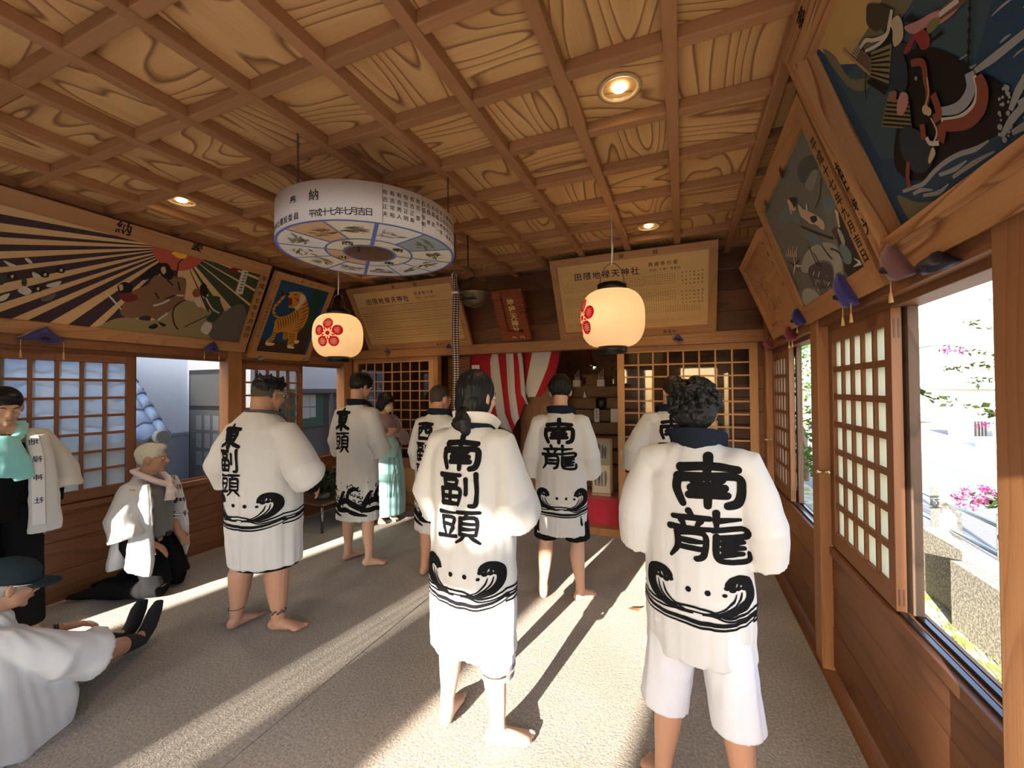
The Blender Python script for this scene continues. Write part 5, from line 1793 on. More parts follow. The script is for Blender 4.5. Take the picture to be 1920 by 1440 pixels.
mb = MB(); quad(mb, [(-.40, 2.14, .62), (.40, 2.14, .62), (.34, 2.14, .74), (-.34, 2.14, .74)]); quad(mb, [(-.5, 2.14, .30), (.5, 2.14, .30), (.46, 2.14, .40), (-.46, 2.14, .40)]); mb.build('grille', mat('car_grille', (.12, .12, .13), .4), t)
mb = MB(); quad(mb, [(-.165, 2.15, .45), (.165, 2.15, .45), (.165, 2.15, .57), (-.165, 2.15, .57)]); mb.build('number_plate', mat('plate_white', (.8, .8, .8), .4), t)

# ---- houses across the road
HW, HB = mat('house_white', (.55, .55, .55), .85), mat('house_blue_grey', (.20, .25, .30), .85)
ROOF = mat('house_roof_grey', (.12, .125, .125), .85)
def solid(mb, pts, mi=0):
    quad(mb, pts, mi)
t = thing('house', 'white house with hipped grey roof across the road', 'house', at(1800, 800, 42))
A, B, C_, D_ = at(1722, 652, 48), at(1781, 640, 42), at(1858, 668, 43), at(1800, 650, 52)
RA, RB = at(1820, 612, 46), at(1860, 617, 48)
mb = MB()
solid(mb, [A, B, RA]); solid(mb, [B, C_, RB, RA]); solid(mb, [A, RA, RB, D_])
child_of(mb.build('roof', ROOF, t), t)
mb = MB()
mb.tube([A, B, C_], .09, 6); mb.tube([B, RA, RB], .07, 6)
child_of(mb.build('gutter', HW, t), t)
mb = MB()
def low(p, z=ROADZ): return Vector((p.x, p.y, z))
for p, q_ in ((A, B), (B, C_)):
    e_ = Vector((0, 0, -.05))
    solid(mb, [low(p), low(q_), q_ + e_, p + e_])
child_of(mb.build('wall', HW, t), t)
def boxat(mb, x0, x1, y0, y1, d0, thick, mi=0, z0=None):
    """Box whose near face spans the given photo points at depth d0."""
    a_, b_ = at(x0, y1, d0), at(x1, y1, d0)
    top_ = at((x0 + x1) / 2, y0, d0).z
    bz = z0 if z0 is not None else a_.z
    dd = Vector((CF.x, CF.y, 0)).normalized() * thick
    v = [Vector((p.x, p.y, z)) + o_ for z in (bz, top_) for o_ in (Vector((0, 0, 0)), dd) for p in (a_, b_)]
    vs = [mb.bm.verts.new(p) for p in v]
    for q in ((0, 1, 3, 2), (4, 5, 7, 6), (0, 1, 5, 4), (2, 3, 7, 6), (0, 2, 6, 4), (1, 3, 7, 5)):
        mb.face([vs[i] for i in q], mi)
t = thing('house', 'low blue-grey house wing beside the parked car', 'house', at(1810, 790, 37))
mb = MB(); boxat(mb, 1800, 1862, 712, 790, 37, 4, 0, ROADZ); child_of(mb.build('wall', HB, t), t)
mb = MB(); boxat(mb, 1752, 1800, 728, 790, 37.5, 3, 0, ROADZ); child_of(mb.build('wall', HB, t), t)
mb = MB(); solid(mb, [at(1744, 756, 36), at(1802, 758, 36), at(1796, 732, 39), at(1764, 730, 39)]); o = child_of(mb.build('roof', mat('pale_roof', (.25, .24, .23), .8), t), t)
mb = MB(); boxat(mb, 1800, 1816, 727, 765, 36.8, .1, 0); child_of(mb.build('window_pane', DGL, t), t)
for x0 in (1758, 1783):
    mb = MB(); boxat(mb, x0, x0 + 9, 718, 736, 36.5, .5, 0); child_of(mb.build('vent_unit', mat('vent_beige', (.5, .45, .38), .7), t), t)
t = thing('house', 'pale house behind dark slatted fence at the right of the window view', 'house', at(1885, 800, 22))
mb = MB(); boxat(mb, 1862, 1990, 728, 800, 24, 5, 0, ROADZ); child_of(mb.build('wall', HW, t), t)
mb = MB(); boxat(mb, 1858, 2000, 715, 729, 23.5, 6, 0); child_of(mb.build('eave', HW, t), t)
for k in range(4):
    mb = MB(); boxat(mb, 1870 + k * 11, 1876 + k * 11, 733, 765, 23.9, .1, 0); child_of(mb.build('window_slot', DGL, t), t)
mb = MB(); boxat(mb, 1756, 1845, 757, 787, 30, .2, 0, ROADZ)
o = struct(mb.build('wall_block', mat('block_wall', (.20, .21, .22), .9, bump=(3, .3))))
t = thing('gate_pier', 'low white gate pier across the road', 'pier', at(1812, 828, 21))
mb = MB(); boxat(mb, 1798, 1827, 788, 830, 21, .5, 0, ROADZ); child_of(mb.build('pier', mat('pier_white', (.62, .60, .55), .85), t), t)
t = thing('slatted_gate', 'dark slatted gate right of the white gate pier', 'gate', at(1840, 828, 21))
mb = MB(); boxat(mb, 1827, 1852, 790, 797, 21.1, .1, 0); boxat(mb, 1827, 1852, 822, 828, 21.1, .1, 0)
child_of(mb.build('rail', mat('gate_dark', (.10, .09, .09), .6), t), t)
for k in range(5):
    mb = MB(); boxat(mb, 1828 + k * 5, 1831 + k * 5, 796, 824, 21.05, .06, 0); child_of(mb.build('slat', MATS['gate_dark'], t), t)
t = thing('slatted_fence', 'dark slatted fence beside the pale house at the right', 'fence', at(1885, 830, 19))
mb = MB(); boxat(mb, 1862, 1990, 826, 832, 19.1, .2, 0, ROADZ); child_of(mb.build('base', CONC, t), t)
for k in range(16):
    mb = MB(); boxat(mb, 1864 + k * 7, 1868 + k * 7, 770, 826, 19, .06, 0); child_of(mb.build('slat', MATS['gate_dark'], t), t)
t = thing('planter_box', 'white box planter in front of the slatted fence', 'planter', at(1880, 838, 16))
mb = MB(); boxat(mb, 1862, 1905, 822, 845, 16, .6, 0, ROADZ + .1); child_of(mb.build('box', HW, t), t)
t = thing('utility_pole', 'pale utility pole left of the white house', 'pole', at(1716, 780, 33))
mb = MB(); p = at(1716, 780, 33); mb.tube([(p.x, p.y, ROADZ), (p.x, p.y, 8)], .16, 10); child_of(mb.build('pole', mat('pole_grey', (.5, .52, .55), .8), t), t)
mb = MB(); mb.tube([at(1864, 556, 20), at(1888, 551, 20), at(1990, 520, 20)], .025, 5)
o = mb.build('power_cable', BLACK); tag(o, 'thin power cable crossing the sky in the right window', 'cable')
# wooded hill
mb = MB()
nx, ny = 60, 14
HILL = mat('wooded_hill', (.06, .12, .07), .95, var=((.12, .19, .12), .12, .4, .6))
g_ = []
for i in range(nx):
    row = []
    px_ = 1480 + i * 10
    prof = 640 - 42 * math.exp(-((px_ - 1850) / 110.0) ** 2) - 14 * math.exp(-((px_ - 1740) / 50.0) ** 2)
    for j in range(ny):
        f_ = j / (ny - 1)
        p = at(px_, 760 + (prof - 760) * f_, 150 + 60 * f_)
        n_ = noise.noise(p * .12) * 2.2
        row.append(mb.bm.verts.new(p + Vector((0, 0, n_))))
    g_.append(row)
for i in range(nx - 1):
    for j in range(ny - 1):
        mb.face([g_[i][j], g_[i + 1][j], g_[i + 1][j + 1], g_[i][j + 1]], 0, None, True)
struct(mb.build('hill', HILL))

# ---- foliage helpers
def leafcloud(lf, c, rad, n, q, size=(.04, .07), flat=.5):
    for _ in range(n):
        d_ = Vector((q.gauss(0, 1), q.gauss(0, 1), q.gauss(0, 1) * .8)).normalized()
        p = c + Vector((d_.x * rad[0], d_.y * rad[1], d_.z * rad[2])) * q.uniform(.35, 1) ** .6
        u_ = Vector((q.gauss(0, 1), q.gauss(0, 1), q.gauss(0, flat))).normalized()
        w_ = u_.cross(Vector((q.gauss(0, .5), q.gauss(0, .5), 1))).normalized()
        l_ = q.uniform(*size)
        m_ = p + u_ * l_ * .5 + w_.cross(u_) * l_ * .08
        v = [lf.bm.verts.new(x) for x in (p, m_ + w_ * l_ * .3, p + u_ * l_, m_ - w_ * l_ * .3)]
        lf.face([v[0], v[1], v[2]]); lf.face([v[0], v[2], v[3]])
def leafmat(name, c, t_):
    m = bpy.data.materials.new(name); m.use_nodes = True
    N, L = m.node_tree.nodes, m.node_tree.links
    N.remove(N['Principled BSDF'])
    a_ = N.new('ShaderNodeBsdfDiffuse'); a_.inputs['Color'].default_value = (*c, 1)
    b_ = N.new('ShaderNodeBsdfTranslucent'); b_.inputs['Color'].default_value = (*t_, 1)
    mx = N.new('ShaderNodeMixShader'); mx.inputs[0].default_value = .45
    L.new(a_.outputs[0], mx.inputs[1]); L.new(b_.outputs[0], mx.inputs[2]); L.new(mx.outputs[0], N['Material Output'].inputs[0])
    MATS[name] = m
    return m
LF1 = leafmat('myrtle_leaf', (.030, .045, .018), (.06, .09, .015))
LF2 = leafmat('shrub_leaf', (.03, .075, .018), (.12, .20, .02))
PINKF = leafmat('myrtle_pink', (.24, .025, .12), (.20, .02, .10))
BARK = mat('myrtle_bark', (.16, .11, .08), .8)
q = random.Random(5)
# crape myrtle reaching in from the right
t = thing('crape_myrtle', 'crape myrtle branches with pink flowers outside the right window', 'tree', Vector((3.3, 2.9, ROADZ)))
br = [[(1990, 640), (1935, 600), (1890, 612), (1850, 614), (1818, 606)], [(1985, 560), (1920, 575), (1890, 575), (1872, 562)], [(1990, 640), (1930, 615), (1900, 630), (1880, 632)],
      [(1990, 690), (1920, 690), (1880, 676), (1830, 662), (1800, 657), (1770, 652)], [(1985, 720), (1900, 700), (1850, 690), (1800, 688), (1774, 690)], [(1960, 760), (1900, 712), (1840, 712), (1829, 716)],
      [(1985, 800), (1900, 782), (1850, 773), (1800, 758), (1760, 748), (1712, 734)], [(1990, 830), (1905, 800), (1880, 790)], [(1985, 980), (1910, 945), (1875, 940), (1845, 935), (1800, 932)], [(1990, 1010), (1900, 955), (1868, 950)]]
stem, lf, fl = MB(), MB(), MB()
trunk = Vector((3.35, 2.2, ROADZ))
for k, b_ in enumerate(br):
    dd = 3.3 + .12 * (k % 4)
    pts = smooth_pts([at(x, y, dd + .12 * j) for j, (x, y) in enumerate(b_)], None, 5)
    n = len(pts)
    root = trunk + Vector((0, 0, 1.2 + .2 * k))
    stem.tube([root, (root + pts[0]) / 2 + Vector((0, 0, .1))] + pts, [.016, .011] + [.007 * (1 - .8 * i / n) for i in range(n)], 6)
    big = k in (6, 8, 9)
    for i in range(2, n):
        leafcloud(lf, pts[i], (.05, .05, .04), 2 if big else 3, q, (.07, .11) if big else (.035, .06))
stem.tube([trunk, trunk + Vector((.02, .02, 1.4)), trunk + Vector((0, 0, 3.2))], [.05, .04, .02], 8)
for x, y, r_, n in ((1812, 922, .045, 40), (1797, 930, .05, 60), (1845, 916, .04, 40), (1858, 925, .045, 40), (1838, 938, .05, 60), (1825, 948, .04, 30), (1802, 945, .035, 30), (1775, 655, .03, 26), (1798, 660, .035, 36), (1806, 652, .025, 20), (1885, 570, .03, 24),
                    (1880, 745, .04, 36), (1895, 755, .04, 36), (1872, 765, .035, 24), (1838, 800, .03, 20), (1850, 795, .03, 20), (1885, 795, .03, 20), (1900, 790, .03, 20)):
    leafcloud(fl, at(x, y, 3.5), (r_, r_, r_), n, q, (.015, .03), 1)
child_of(stem.build('branches', BARK, t), t)
o = child_of(lf.build('leaves', LF1, t), t)
child_of(fl.build('flowers', PINKF, t), t)
# greenery past the far right window
for px_, py_, dd, rr, n, lab in ((1506, 690, 11.0, (1.0, 1.0, .9), 900, 'bright green tree crown seen through the narrow far right window gap'), (1508, 830, 8.6, (.7, .9, .75), 900, 'dark green shrub at the bottom of the narrow far right window gap')):
    c = at(px_, py_, dd)
    t = thing('garden_tree', lab, 'tree', Vector((c.x, c.y, GZ)), 'greenery beyond the far right window')
    lf = MB(); leafcloud(lf, c, rr, n, q, (.09, .16))
    child_of(lf.build('leaves', LF2, t), t)
    st = MB(); st.tube([(c.x, c.y, GZ), (c.x + .03, c.y, c.z - .2), (c.x, c.y, c.z + .3)], [.07, .05, .02], 8); child_of(st.build('trunk', BARK, t), t)
# sparse grass tufts on the strip
lf = MB()
for _ in range(1500):
    x, y = q.uniform(1.4, 2.0), q.uniform(1.5, 8)
    a_ = q.uniform(0, 6.28); h_ = q.uniform(.015, .05)
    w_ = Vector((math.cos(a_), math.sin(a_), 0)) * .004
    p = Vector((x, y, GZ))
    tp = p + Vector((q.uniform(-.02, .02), q.uniform(-.02, .02), h_))
    lf.face([lf.bm.verts.new(v) for v in (p - w_, p + w_, tp)])
o = lf.build('grass', leafmat('grass_blade', (.20, .24, .05), (.3, .36, .06))); tag(o, 'short grass on the strip outside the right window', 'grass', None, 'stuff')

# ---- left: neighbouring house, tiled roof, noticeboard window
NW, NG = mat('neighbour_wall_pale', (.80, .84, .88), .9), mat('neighbour_wall_grey', (.72, .73, .72), .9)
t = thing('house', 'pale neighbouring house outside the left windows, with a dark door and glazed notice window', 'house', (-7.0, 4.0, GZ))
mb = MB(); mb.box((-7.15, -6, GZ), (-7.0, 4.0, 5)); child_of(mb.build('side_wall', NW, t), t)
mb = MB(); mb.box((-7.15, 4.0, GZ), (-5.6, 4.15, 5)); child_of(mb.build('front_wall', NG, t), t)
mb = MB(); mb.box((-5.75, 4.15, GZ), (-5.6, 10, 5)); child_of(mb.build('end_wall', mat('neighbour_wall_light', (.76, .77, .78), .9), t), t)
CORR = mat('grey_boarding', (.36, .40, .44), .8)
mb = MB()
for k in range(60):
    y = -2 + k * .1
    mb.box((-7.0, y, GZ), (-6.985 + .006 * (k % 2), y + .1, .98))
for k in range(14):
    x = -7.0 + k * .1
    mb.box((x, 3.985, GZ), (x + .1, 4.0 - .006 * (k % 2), .98))
mb.box((-7.0, -2, .98), (-6.97, 4.0, 1.02)); mb.box((-7, 3.965, .98), (-5.6, 4, 1.02))
child_of(mb.build('skirting', CORR, t), t)
DKB = mat('bronze_frame', (.05, .045, .04), .5)
mb = MB(); mb.box((-6.86, 3.94, GZ), (-5.85, 3.985, 1.95)); child_of(mb.build('door_frame', DKB, t), t)
mb = MB(); mb.box((-6.80, 3.92, 1.42), (-5.9, 3.942, 1.88)); mb.box((-6.80, 3.92, GZ + .1), (-5.9, 3.942, 1.36)); child_of(mb.build('door_panel', mat('door_smoke', (.14, .14, .13), .25), t), t)
mb = MB()
for k in range(4):
    for j in range(3):
        mb.box((-6.65 + k * .19, 3.915, .55 + j * .26), (-6.52 + k * .19, 3.921, .76 + j * .26))
child_of(mb.build('door_lights', mat('door_lights', (.24, .25, .25), .2), t), t)
p0, p1 = on_x(252, 728, -6.98), on_x(269, 770, -6.98)
mb = MB(); mb.box((-7.0, p0.y - .3, p1.z), (-6.97, p1.y, p0.z)); child_of(mb.build('narrow_window', mat('narrow_glass', (.20, .23, .25), .1), t), t)
p0, p1 = on_x(566, 735, -5.59), on_x(640, 860, -5.59)
mb = MB(); mb.box((-5.6, p0.y - .8, p0.z - .02), (-5.54, p1.y + 1.5, p0.z + .05)); mb.box((-5.6, p0.y - .8, p1.z - .3), (-5.56, p1.y + 1.5, p1.z)); mb.box((-5.6, p1.y - .28, p1.z), (-5.55, p1.y - .22, p0.z)); child_of(mb.build('window_frame', mat('alu_frame', (.16, .16, .17), .4), t), t)
mb = MB(); mb.box((-5.6, p0.y - .8, p1.z), (-5.585, p1.y + 1.5, p0.z)); child_of(mb.build('window_glass', mat('shaded_glass', (.17, .18, .19), .12), t), t)
pa, pb = on_x(568, 790, -5.58), on_x(606, 792, -5.58)
mb = MB(); mb.box((-5.585, pa.y - .7, pb.z - .05), (-5.575, pb.y, p0.z - .03)); child_of(mb.build('notice_board', mat('board_green', (.07, .16, .12), .7), t), t)
for a_, b_, c_, e_ in ((566, 580, 740, 762), (581, 592, 740, 762), (566, 581, 764, 784), (582, 592, 764, 782)):
    u, v = on_x(a_, c_, -5.57), on_x(b_, e_, -5.57)
    mb = MB(); mb.box((-5.575, u.y, v.z), (-5.570, v.y, u.z)); child_of(mb.build('notice', mat('notice_paper', (.60, .63, .63), .8), t), t)
# tiled roof of the low wall
t = thing('tiled_roof', 'blue-grey kawara tiled roof outside the left window, its end showing beside the sash', 'roof', (-6.4, 1.0, GZ))
TILE = mat('blue_grey_tile', (.17, .24, .36), .42, spec=.5)
mb = MB()
xe, ze, xr_, zr = -5.93, 1.05, -6.95, 2.02
rows, y0, y1 = 6, -3.0, 3.12
nyy = 190
for r_ in range(rows):
    f0, f1 = r_ / rows, (r_ + 1.12) / rows
    L0, L1 = [], []
    for i in range(nyy + 1):
        y = y0 + (y1 - y0) * i / nyy
        w_ = .022 * math.sin(2 * math.pi * y / .27) + .008 * math.sin(4 * math.pi * y / .27 + 1)
        a_ = Vector((xe + (xr_ - xe) * f0, y, ze + (zr - ze) * f0 + w_ + .034))
        b_ = Vector((xe + (xr_ - xe) * f1, y, ze + (zr - ze) * f1 + w_ + .004))
        L0.append(mb.bm.verts.new(a_)); L1.append(mb.bm.verts.new(b_))
        if i and True:
            mb.face([L0[i - 1], L0[i], L1[i], L1[i - 1]], 0, None, True)
    for i in range(nyy):
        v = [mb.bm.verts.new(x.co - Vector((0, 0, .034))) for x in (L0[i], L0[i + 1])]
        mb.face([L0[i], L0[i + 1], v[1], v[0]], 0)
child_of(mb.build('tiles', TILE, t), t)
mb = MB()
for r_ in range(rows):                                        # verge tiles down the end
    f0, f1 = r_ / rows, (r_ + 1.1) / rows
    a_ = Vector((xe + (xr_ - xe) * f0, y1 + .02, ze + (zr - ze) * f0 + .05)); b_ = Vector((xe + (xr_ - xe) * f1, y1 + .02, ze + (zr - ze) * f1 + .03))
    mb.tube([a_, b_], [(.055), (.05)], 12)
child_of(mb.build('verge_tile', TILE, t), t)
mb = MB(); mb.lathe([(.005, 0), (.075, 0), (.085, .015), (.085, .07), (.07, .08)], Matrix.Translation((xe + .07, y1 - .06, ze + .035)) @ Matrix.Rotation(R(90), 4, 'Y') @ Matrix.Translation((0, 0, -.04)), 20); child_of(mb.build('end_cap', mat('tile_grey', (.20, .22, .22), .6), t), t)
mb = MB(); mb.box((xr_, y0, .2), (xe - .25, y1 - .1, ze - .02)); mb.box((xe - .2, y0, ze - .06), (xe - .02, y1, ze - .005)); child_of(mb.build('wall_below', mat('clay_wall', (.30, .26, .20), .9), t), t)
mb = MB(); mb.box((xr_ - .02, y0, GZ), (xe - .3, y1 - .15, .2)); child_of(mb.build('footing', CONC, t), t)
# ================================================================== PEOPLE
def fuse(mb, name, m, parent, vox=.007, smooth=3, fold=None):
    """Join overlapping closed forms into one continuous skin."""
    me = bpy.data.meshes.new('raw')
    bmesh.ops.recalc_face_normals(mb.bm, faces=mb.bm.faces[:])
    mb.bm.to_mesh(me); mb.bm.free()
    o = bpy.data.objects.new('raw', me); COL.objects.link(o)
    r_ = o.modifiers.new('r', 'REMESH'); r_.mode = 'VOXEL'; r_.voxel_size = vox
    if smooth:
        s_ = o.modifiers.new('s', 'SMOOTH'); s_.iterations = smooth; s_.factor = .5
    dg = bpy.context.evaluated_depsgraph_get()
    nm = bpy.data.meshes.new_from_object(o.evaluated_get(dg))
    bpy.data.objects.remove(o); bpy.data.meshes.remove(me)
    nm.name = name
    if fold:
        nrm = [v.normal.copy() for v in nm.vertices]
        for v, n_ in zip(nm.vertices, nrm):
            v.co += n_ * fold(v.co, n_)
    nm.materials.clear(); nm.materials.append(m)
    nm.polygons.foreach_set('use_smooth', [True] * len(nm.polygons))
    nm.update()
    ob = bpy.data.objects.new(name, nm); COL.objects.link(ob)
    if parent: ob.parent = parent
    return ob

def plain(mb, name, m, parent):
    o = mb.build(name, m, parent)
    return o

def V(*a): return Vector(a)

def hand(mb, w, d, pn, side, curl=.5, sc=1.0, tcurl=.4):
    """Five-fingered hand: w wrist, d along the palm, pn out of the palm, side +1 if the thumb lies towards pn x d."""
    d, pn = Vector(d).normalized(), Vector(pn).normalized()
    pn = (pn - d * pn.dot(d)).normalized()
    s = pn.cross(d) * side                      # towards the thumb
    L_ = .092 * sc
    mb.tube([w - d * .02, w + d * .012, w + d * L_ * .55, w + d * L_], [(.019 * sc, .025 * sc), (.017 * sc, .029 * sc), (.014 * sc, .039 * sc), (.011 * sc, .036 * sc)], 12, up=pn)
    for k, (off, ln) in enumerate(((.029, .072), (.010, .080), (-.010, .074), (-.028, .058))):
        p = w + d * L_ * (.97 if k in (1, 2) else .92) + s * off * sc
        dd = (d + s * off * 1.2).normalized()
        pts = [p - dd * .012]
        a_ = curl * (.55 + .12 * k)
        for j, fr in enumerate((.45, .32, .26)):
            dd = (dd * math.cos(a_) + pn * math.sin(a_)).normalized()
            pts.append(pts[-1] + dd * (ln * fr + (.012 if j == 0 else 0)) * sc)
        mb.tube(pts, [.0092 * sc, .0088 * sc, .0078 * sc, .0062 * sc], 8)
    p = w + d * L_ * .28 + s * .030 * sc
    td = (d * .55 + s * .8 + pn * .25).normalized()
    td2 = (td * math.cos(tcurl) + d * math.sin(tcurl)).normalized()
    mb.tube([p - td * .02, p + td * .028 * sc, p + td * .028 * sc + td2 * .03 * sc, p + td * .028 * sc + td2 * .054 * sc], [.014 * sc, .012 * sc, .010 * sc, .007 * sc], 8)

def foot(mb, a, yaw, side, sc=1.0, pitch=0.0, zf=0.0):
    """Bare foot under ankle a; yaw clockwise from +y; side +1 for the right foot."""
    M = Matrix.Translation(a) @ Matrix.Rotation(-yaw, 4, 'Z') @ Matrix.Rotation(pitch, 4, 'X')
    z = zf - a.z if not pitch else -.085
    def P_(x, y, zz): return M @ Vector((x * sc, y * sc, z + zz * sc))
    mb.tube([P_(0, -.058, .036), P_(0, -.035, .038), P_(0, .02, .042), P_(side * -.002, .075, .030), P_(side * -.004, .125, .019), P_(side * -.004, .148, .014)],
            [(.020 * sc, .018 * sc), (.036 * sc, .032 * sc), (.040 * sc, .033 * sc), (.029 * sc, .039 * sc), (.018 * sc, .046 * sc), (.012 * sc, .040 * sc)], 14, up=(0, 0, 1))
    for k, (x, ln, r_) in enumerate(((-.030, .050, .0135), (-.010, .046, .0100), (.007, .041, .0095), (.022, .034, .0090), (.036, .026, .0088))):
        p0 = P_(side * x * 1.0, .128 - .006 * k, .014); p1 = P_(side * x * 1.06, .128 - .006 * k + ln * .6, .016); p2 = P_(side * x * 1.08, .128 - .006 * k + ln, .010)
        mb.tube([p0, p1, p2], [r_ * sc, r_ * 1.05 * sc, r_ * .8 * sc], 8)
    mb.tube([a + Vector((0, 0, .05)), a, P_(0, -.012, .045)], [.034 * sc, .036 * sc, .036 * sc], 12)

def limb(mb, pts, rad, n=14, up=(0, 1, 0)):
    mb.tube(pts, rad, n, up=up)

def head_frame(c, yaw=0.0, pitch=0.0, roll=0.0):
    return Matrix.Translation(c) @ Matrix.Rotation(-yaw, 4, 'Z') @ Matrix.Rotation(pitch, 4, 'X') @ Matrix.Rotation(roll, 4, 'Y')

def head(mb, M, sc=1.0, fat=1.0):
    S = M @ Matrix.Scale(sc, 4)
    f = fat
    mb.ell((0, -.014, .026), (.074, .094, .092), S, 24, 16)
    mb.ell((0, .026, -.028), (.060 * f, .064, .086), S, 20, 14)
    mb.ell((0, .030, -.072), (.050 * f, .050, .040 * f), S, 18, 12)
    mb.ell((0, .074, -.097), (.019, .015, .015), S, 12, 8)
    mb.ell((0, .079, .024), (.046, .013, .011), S, 14, 8)
    for s_ in (-1, 1):
        mb.ell((s_ * .036 * f, .062, -.024), (.020, .022, .024), S, 12, 8)
        E_ = S @ Matrix.Translation((s_ * .077, -.004, -.012)) @ Matrix.Rotation(s_ * R(22), 4, 'Z')
        mb.ell((0, 0, 0), (.009, .020, .032), E_, 12, 10)
        mb.ell((s_ * .004, -.012, .004), (.006, .008, .024), E_, 10, 8)
        mb.ell((s_ * .0105, .101, -.032), (.0075, .008, .007), S, 8, 6)
    mb.tube([S @ V(0, .082, .022), S @ V(0, .098, -.004), S @ V(0, .110, -.026), S @ V(0, .100, -.036)], [.007 * sc, .009 * sc, .0115 * sc, .008 * sc], 10)
    mb.ell((0, .086, -.055), (.021, .010, .006), S, 12, 8)
    mb.ell((0, .085, -.066), (.018, .010, .006), S, 12, 8)

EYEW, IRIS, LIP = mat('eye_white', (.75, .72, .68), .3), mat('iris_dark', (.03, .018, .012), .25), mat('lip_colour', (.40, .17, .14), .5)
def face(root, M, sc=1.0, brow=None, lips=True, shut=False):
    S = M @ Matrix.Scale(sc, 4)
    for s_ in (-1, 1):
        mb = MB(); mb.ell((s_ * .030, .0815, .004), (.0135, .008, .0062 if not shut else .002), S, 12, 8)
        e_ = plain(mb, 'eye', EYEW, root)
        mb = MB(); mb.ell((s_ * .030, .0880, .0035), (.0055, .0025, .0052 if not shut else .001), S, 10, 8)
        o = plain(mb, 'iris', IRIS, e_)
        mb = MB(); mb.tube([S @ V(s_ * .014, .0905, .021), S @ V(s_ * .030, .0895, .0265), S @ V(s_ * .047, .078, .022)], [.0025 * sc, .004 * sc, .002 * sc], 6)
        plain(mb, 'eyebrow', brow or IRIS, root)
    if lips:
        mb = MB(); mb.tube([S @ V(-.019, .089, -.061), S @ V(-.008, .0965, -.0595), S @ V(.008, .0965, -.0595), S @ V(.019, .089, -.061)], [.002 * sc, .0042 * sc, .0042 * sc, .002 * sc], 6)
        plain(mb, 'mouth', LIP, root)

def hairmat(name, c, sp=.35):
    return mat(name, c, .5, spec=sp * .7)
HBLK, HBRN, HGREY, HWHT = hairmat('hair_black_gloss', (.006, .006, .007)), hairmat('hair_dark_brown', (.018, .012, .009)), hairmat('hair_grey', (.30, .28, .25)), hairmat('hair_white', (.52, .49, .42))
def skinmat(name, c):
    m = mat(name, c, .55, spec=.3)
    b = m.node_tree.nodes['Principled BSDF']
    b.inputs['Subsurface Weight'].default_value = .12
    b.inputs['Subsurface Radius'].default_value = (.012, .005, .003)
    return m
SK1, SK2, SK3 = skinmat('skin_light', (.50, .30, .21)), skinmat('skin_tan', (.40, .215, .14)), skinmat('skin_pale', (.58, .37, .27))

def strand(co, n_, f=90.0, amp=.004, seed=0.0):
    q = Vector((co.x * f, co.y * f, co.z * f * .16 + seed))
    return amp * noise.noise(q)
def curls(co, n_, f=55.0, amp=.012, seed=0.0):
    q = Vector((co.x * f, co.y * f, co.z * f + seed))
    return amp * (noise.noise(q) + .6 * noise.noise(q * 2.1))

# ---- cloth of the festival coats
COATW = mat('coat_white_cotton', (.49, .49, .50), .85, spec=.15, sheen=.15, bump=(350, .08))
NAVYC = mat('collar_navy', (.010, .014, .026), .9, spec=.1)
SHORTW = mat('shorts_white', (.55, .56, .62), .75, sheen=.1)
BLKC = mat('black_cloth', (.006, .006, .007), .9, spec=.08)
PRINT = mat('black_print', (.007, .007, .008), .8, spec=.06)

def coat_fold(seed, amp=.008, hem=.45):
    def f(co, n_):
        a_ = math.atan2(co.x, -co.y)
        fall = max(0.25, min(1.0, (1.35 - co.z) / .8))
        v = noise.noise(Vector((a_ * 3.2 + seed, co.z * 1.3, seed))) * 1.0 + noise.noise(Vector((a_ * 8 + seed, co.z * 2.2 + co.x * 4, seed * 2))) * .5
        d = noise.noise(Vector((co.x * 9 + co.z * 7, co.y * 9 - co.z * 5, co.z * 12 + seed))) * .45
        return amp * (v * fall + d)
    return f

def coat(root, rings, sleeves, seed, shoulder, vox=.0085, amp=.008, m=None, name='happi_coat', extra=None, smooth=2):
    """rings: (z, half width, half depth, y offset[, x offset]) from hem to neck; sleeves: list of (points, radii)."""
    mb = MB()
    mb.tube([V(r[4] if len(r) > 4 else 0, r[3], r[0]) for r in rings], [(r[2], r[1]) for r in rings], 40, up=(0, 1, 0))
    for pts, rad in sleeves:
        mb.tube(pts, rad, 20, up=(0, 1, 0))
    for c, r_ in shoulder:
        mb.ell(c, r_)
    if extra: extra(mb)
    return fuse(mb, name, m or COATW, root, vox, smooth, coat_fold(seed, amp * 1.45))

class Skin:
    """Lays print on a cloth surface: rays from outside find where each point of the print lands."""
    def __init__(s, ob, off=.003):
        me = ob.data
        s.t = BVHTree.FromPolygons([v.co.copy() for v in me.vertices], [tuple(p.vertices) for p in me.polygons])
        s.off = off
    def back(s, x0=0.0, z0=0.0, tilt=0.0):
        ct, st = math.cos(tilt), math.sin(tilt)
        def f(u, v):
            x, z = x0 + u * ct - v * st, z0 + u * st + v * ct
            h = s.t.ray_cast(V(x, -1.2, z), V(0, 1, 0), 2.0)
            return h[0] + h[1] * s.off if h[0] is not None else None
        return f
    def round_(s, z0=0.0, rho=.2, c=(0, 0), phi0=0.0):
        def f(u, v):
            a_ = u / rho + phi0
            d = V(math.sin(a_), -math.cos(a_), 0)
            h = s.t.ray_cast(V(c[0], c[1], z0 + v) + d * 1.2, -d, 1.6)
            return h[0] + h[1] * s.off if h[0] is not None else None
        return f
    def dirc(s, o, d, ex, ey):
        """Project along d from the plane at o spanned by ex, ey."""
        o, d, ex, ey = Vector(o), Vector(d).normalized(), Vector(ex), Vector(ey)
        def f(u, v):
            h = s.t.ray_cast(o + ex * u + ey * v, d, 3.0)
            return h[0] + h[1] * s.off if h[0] is not None else None
        return f

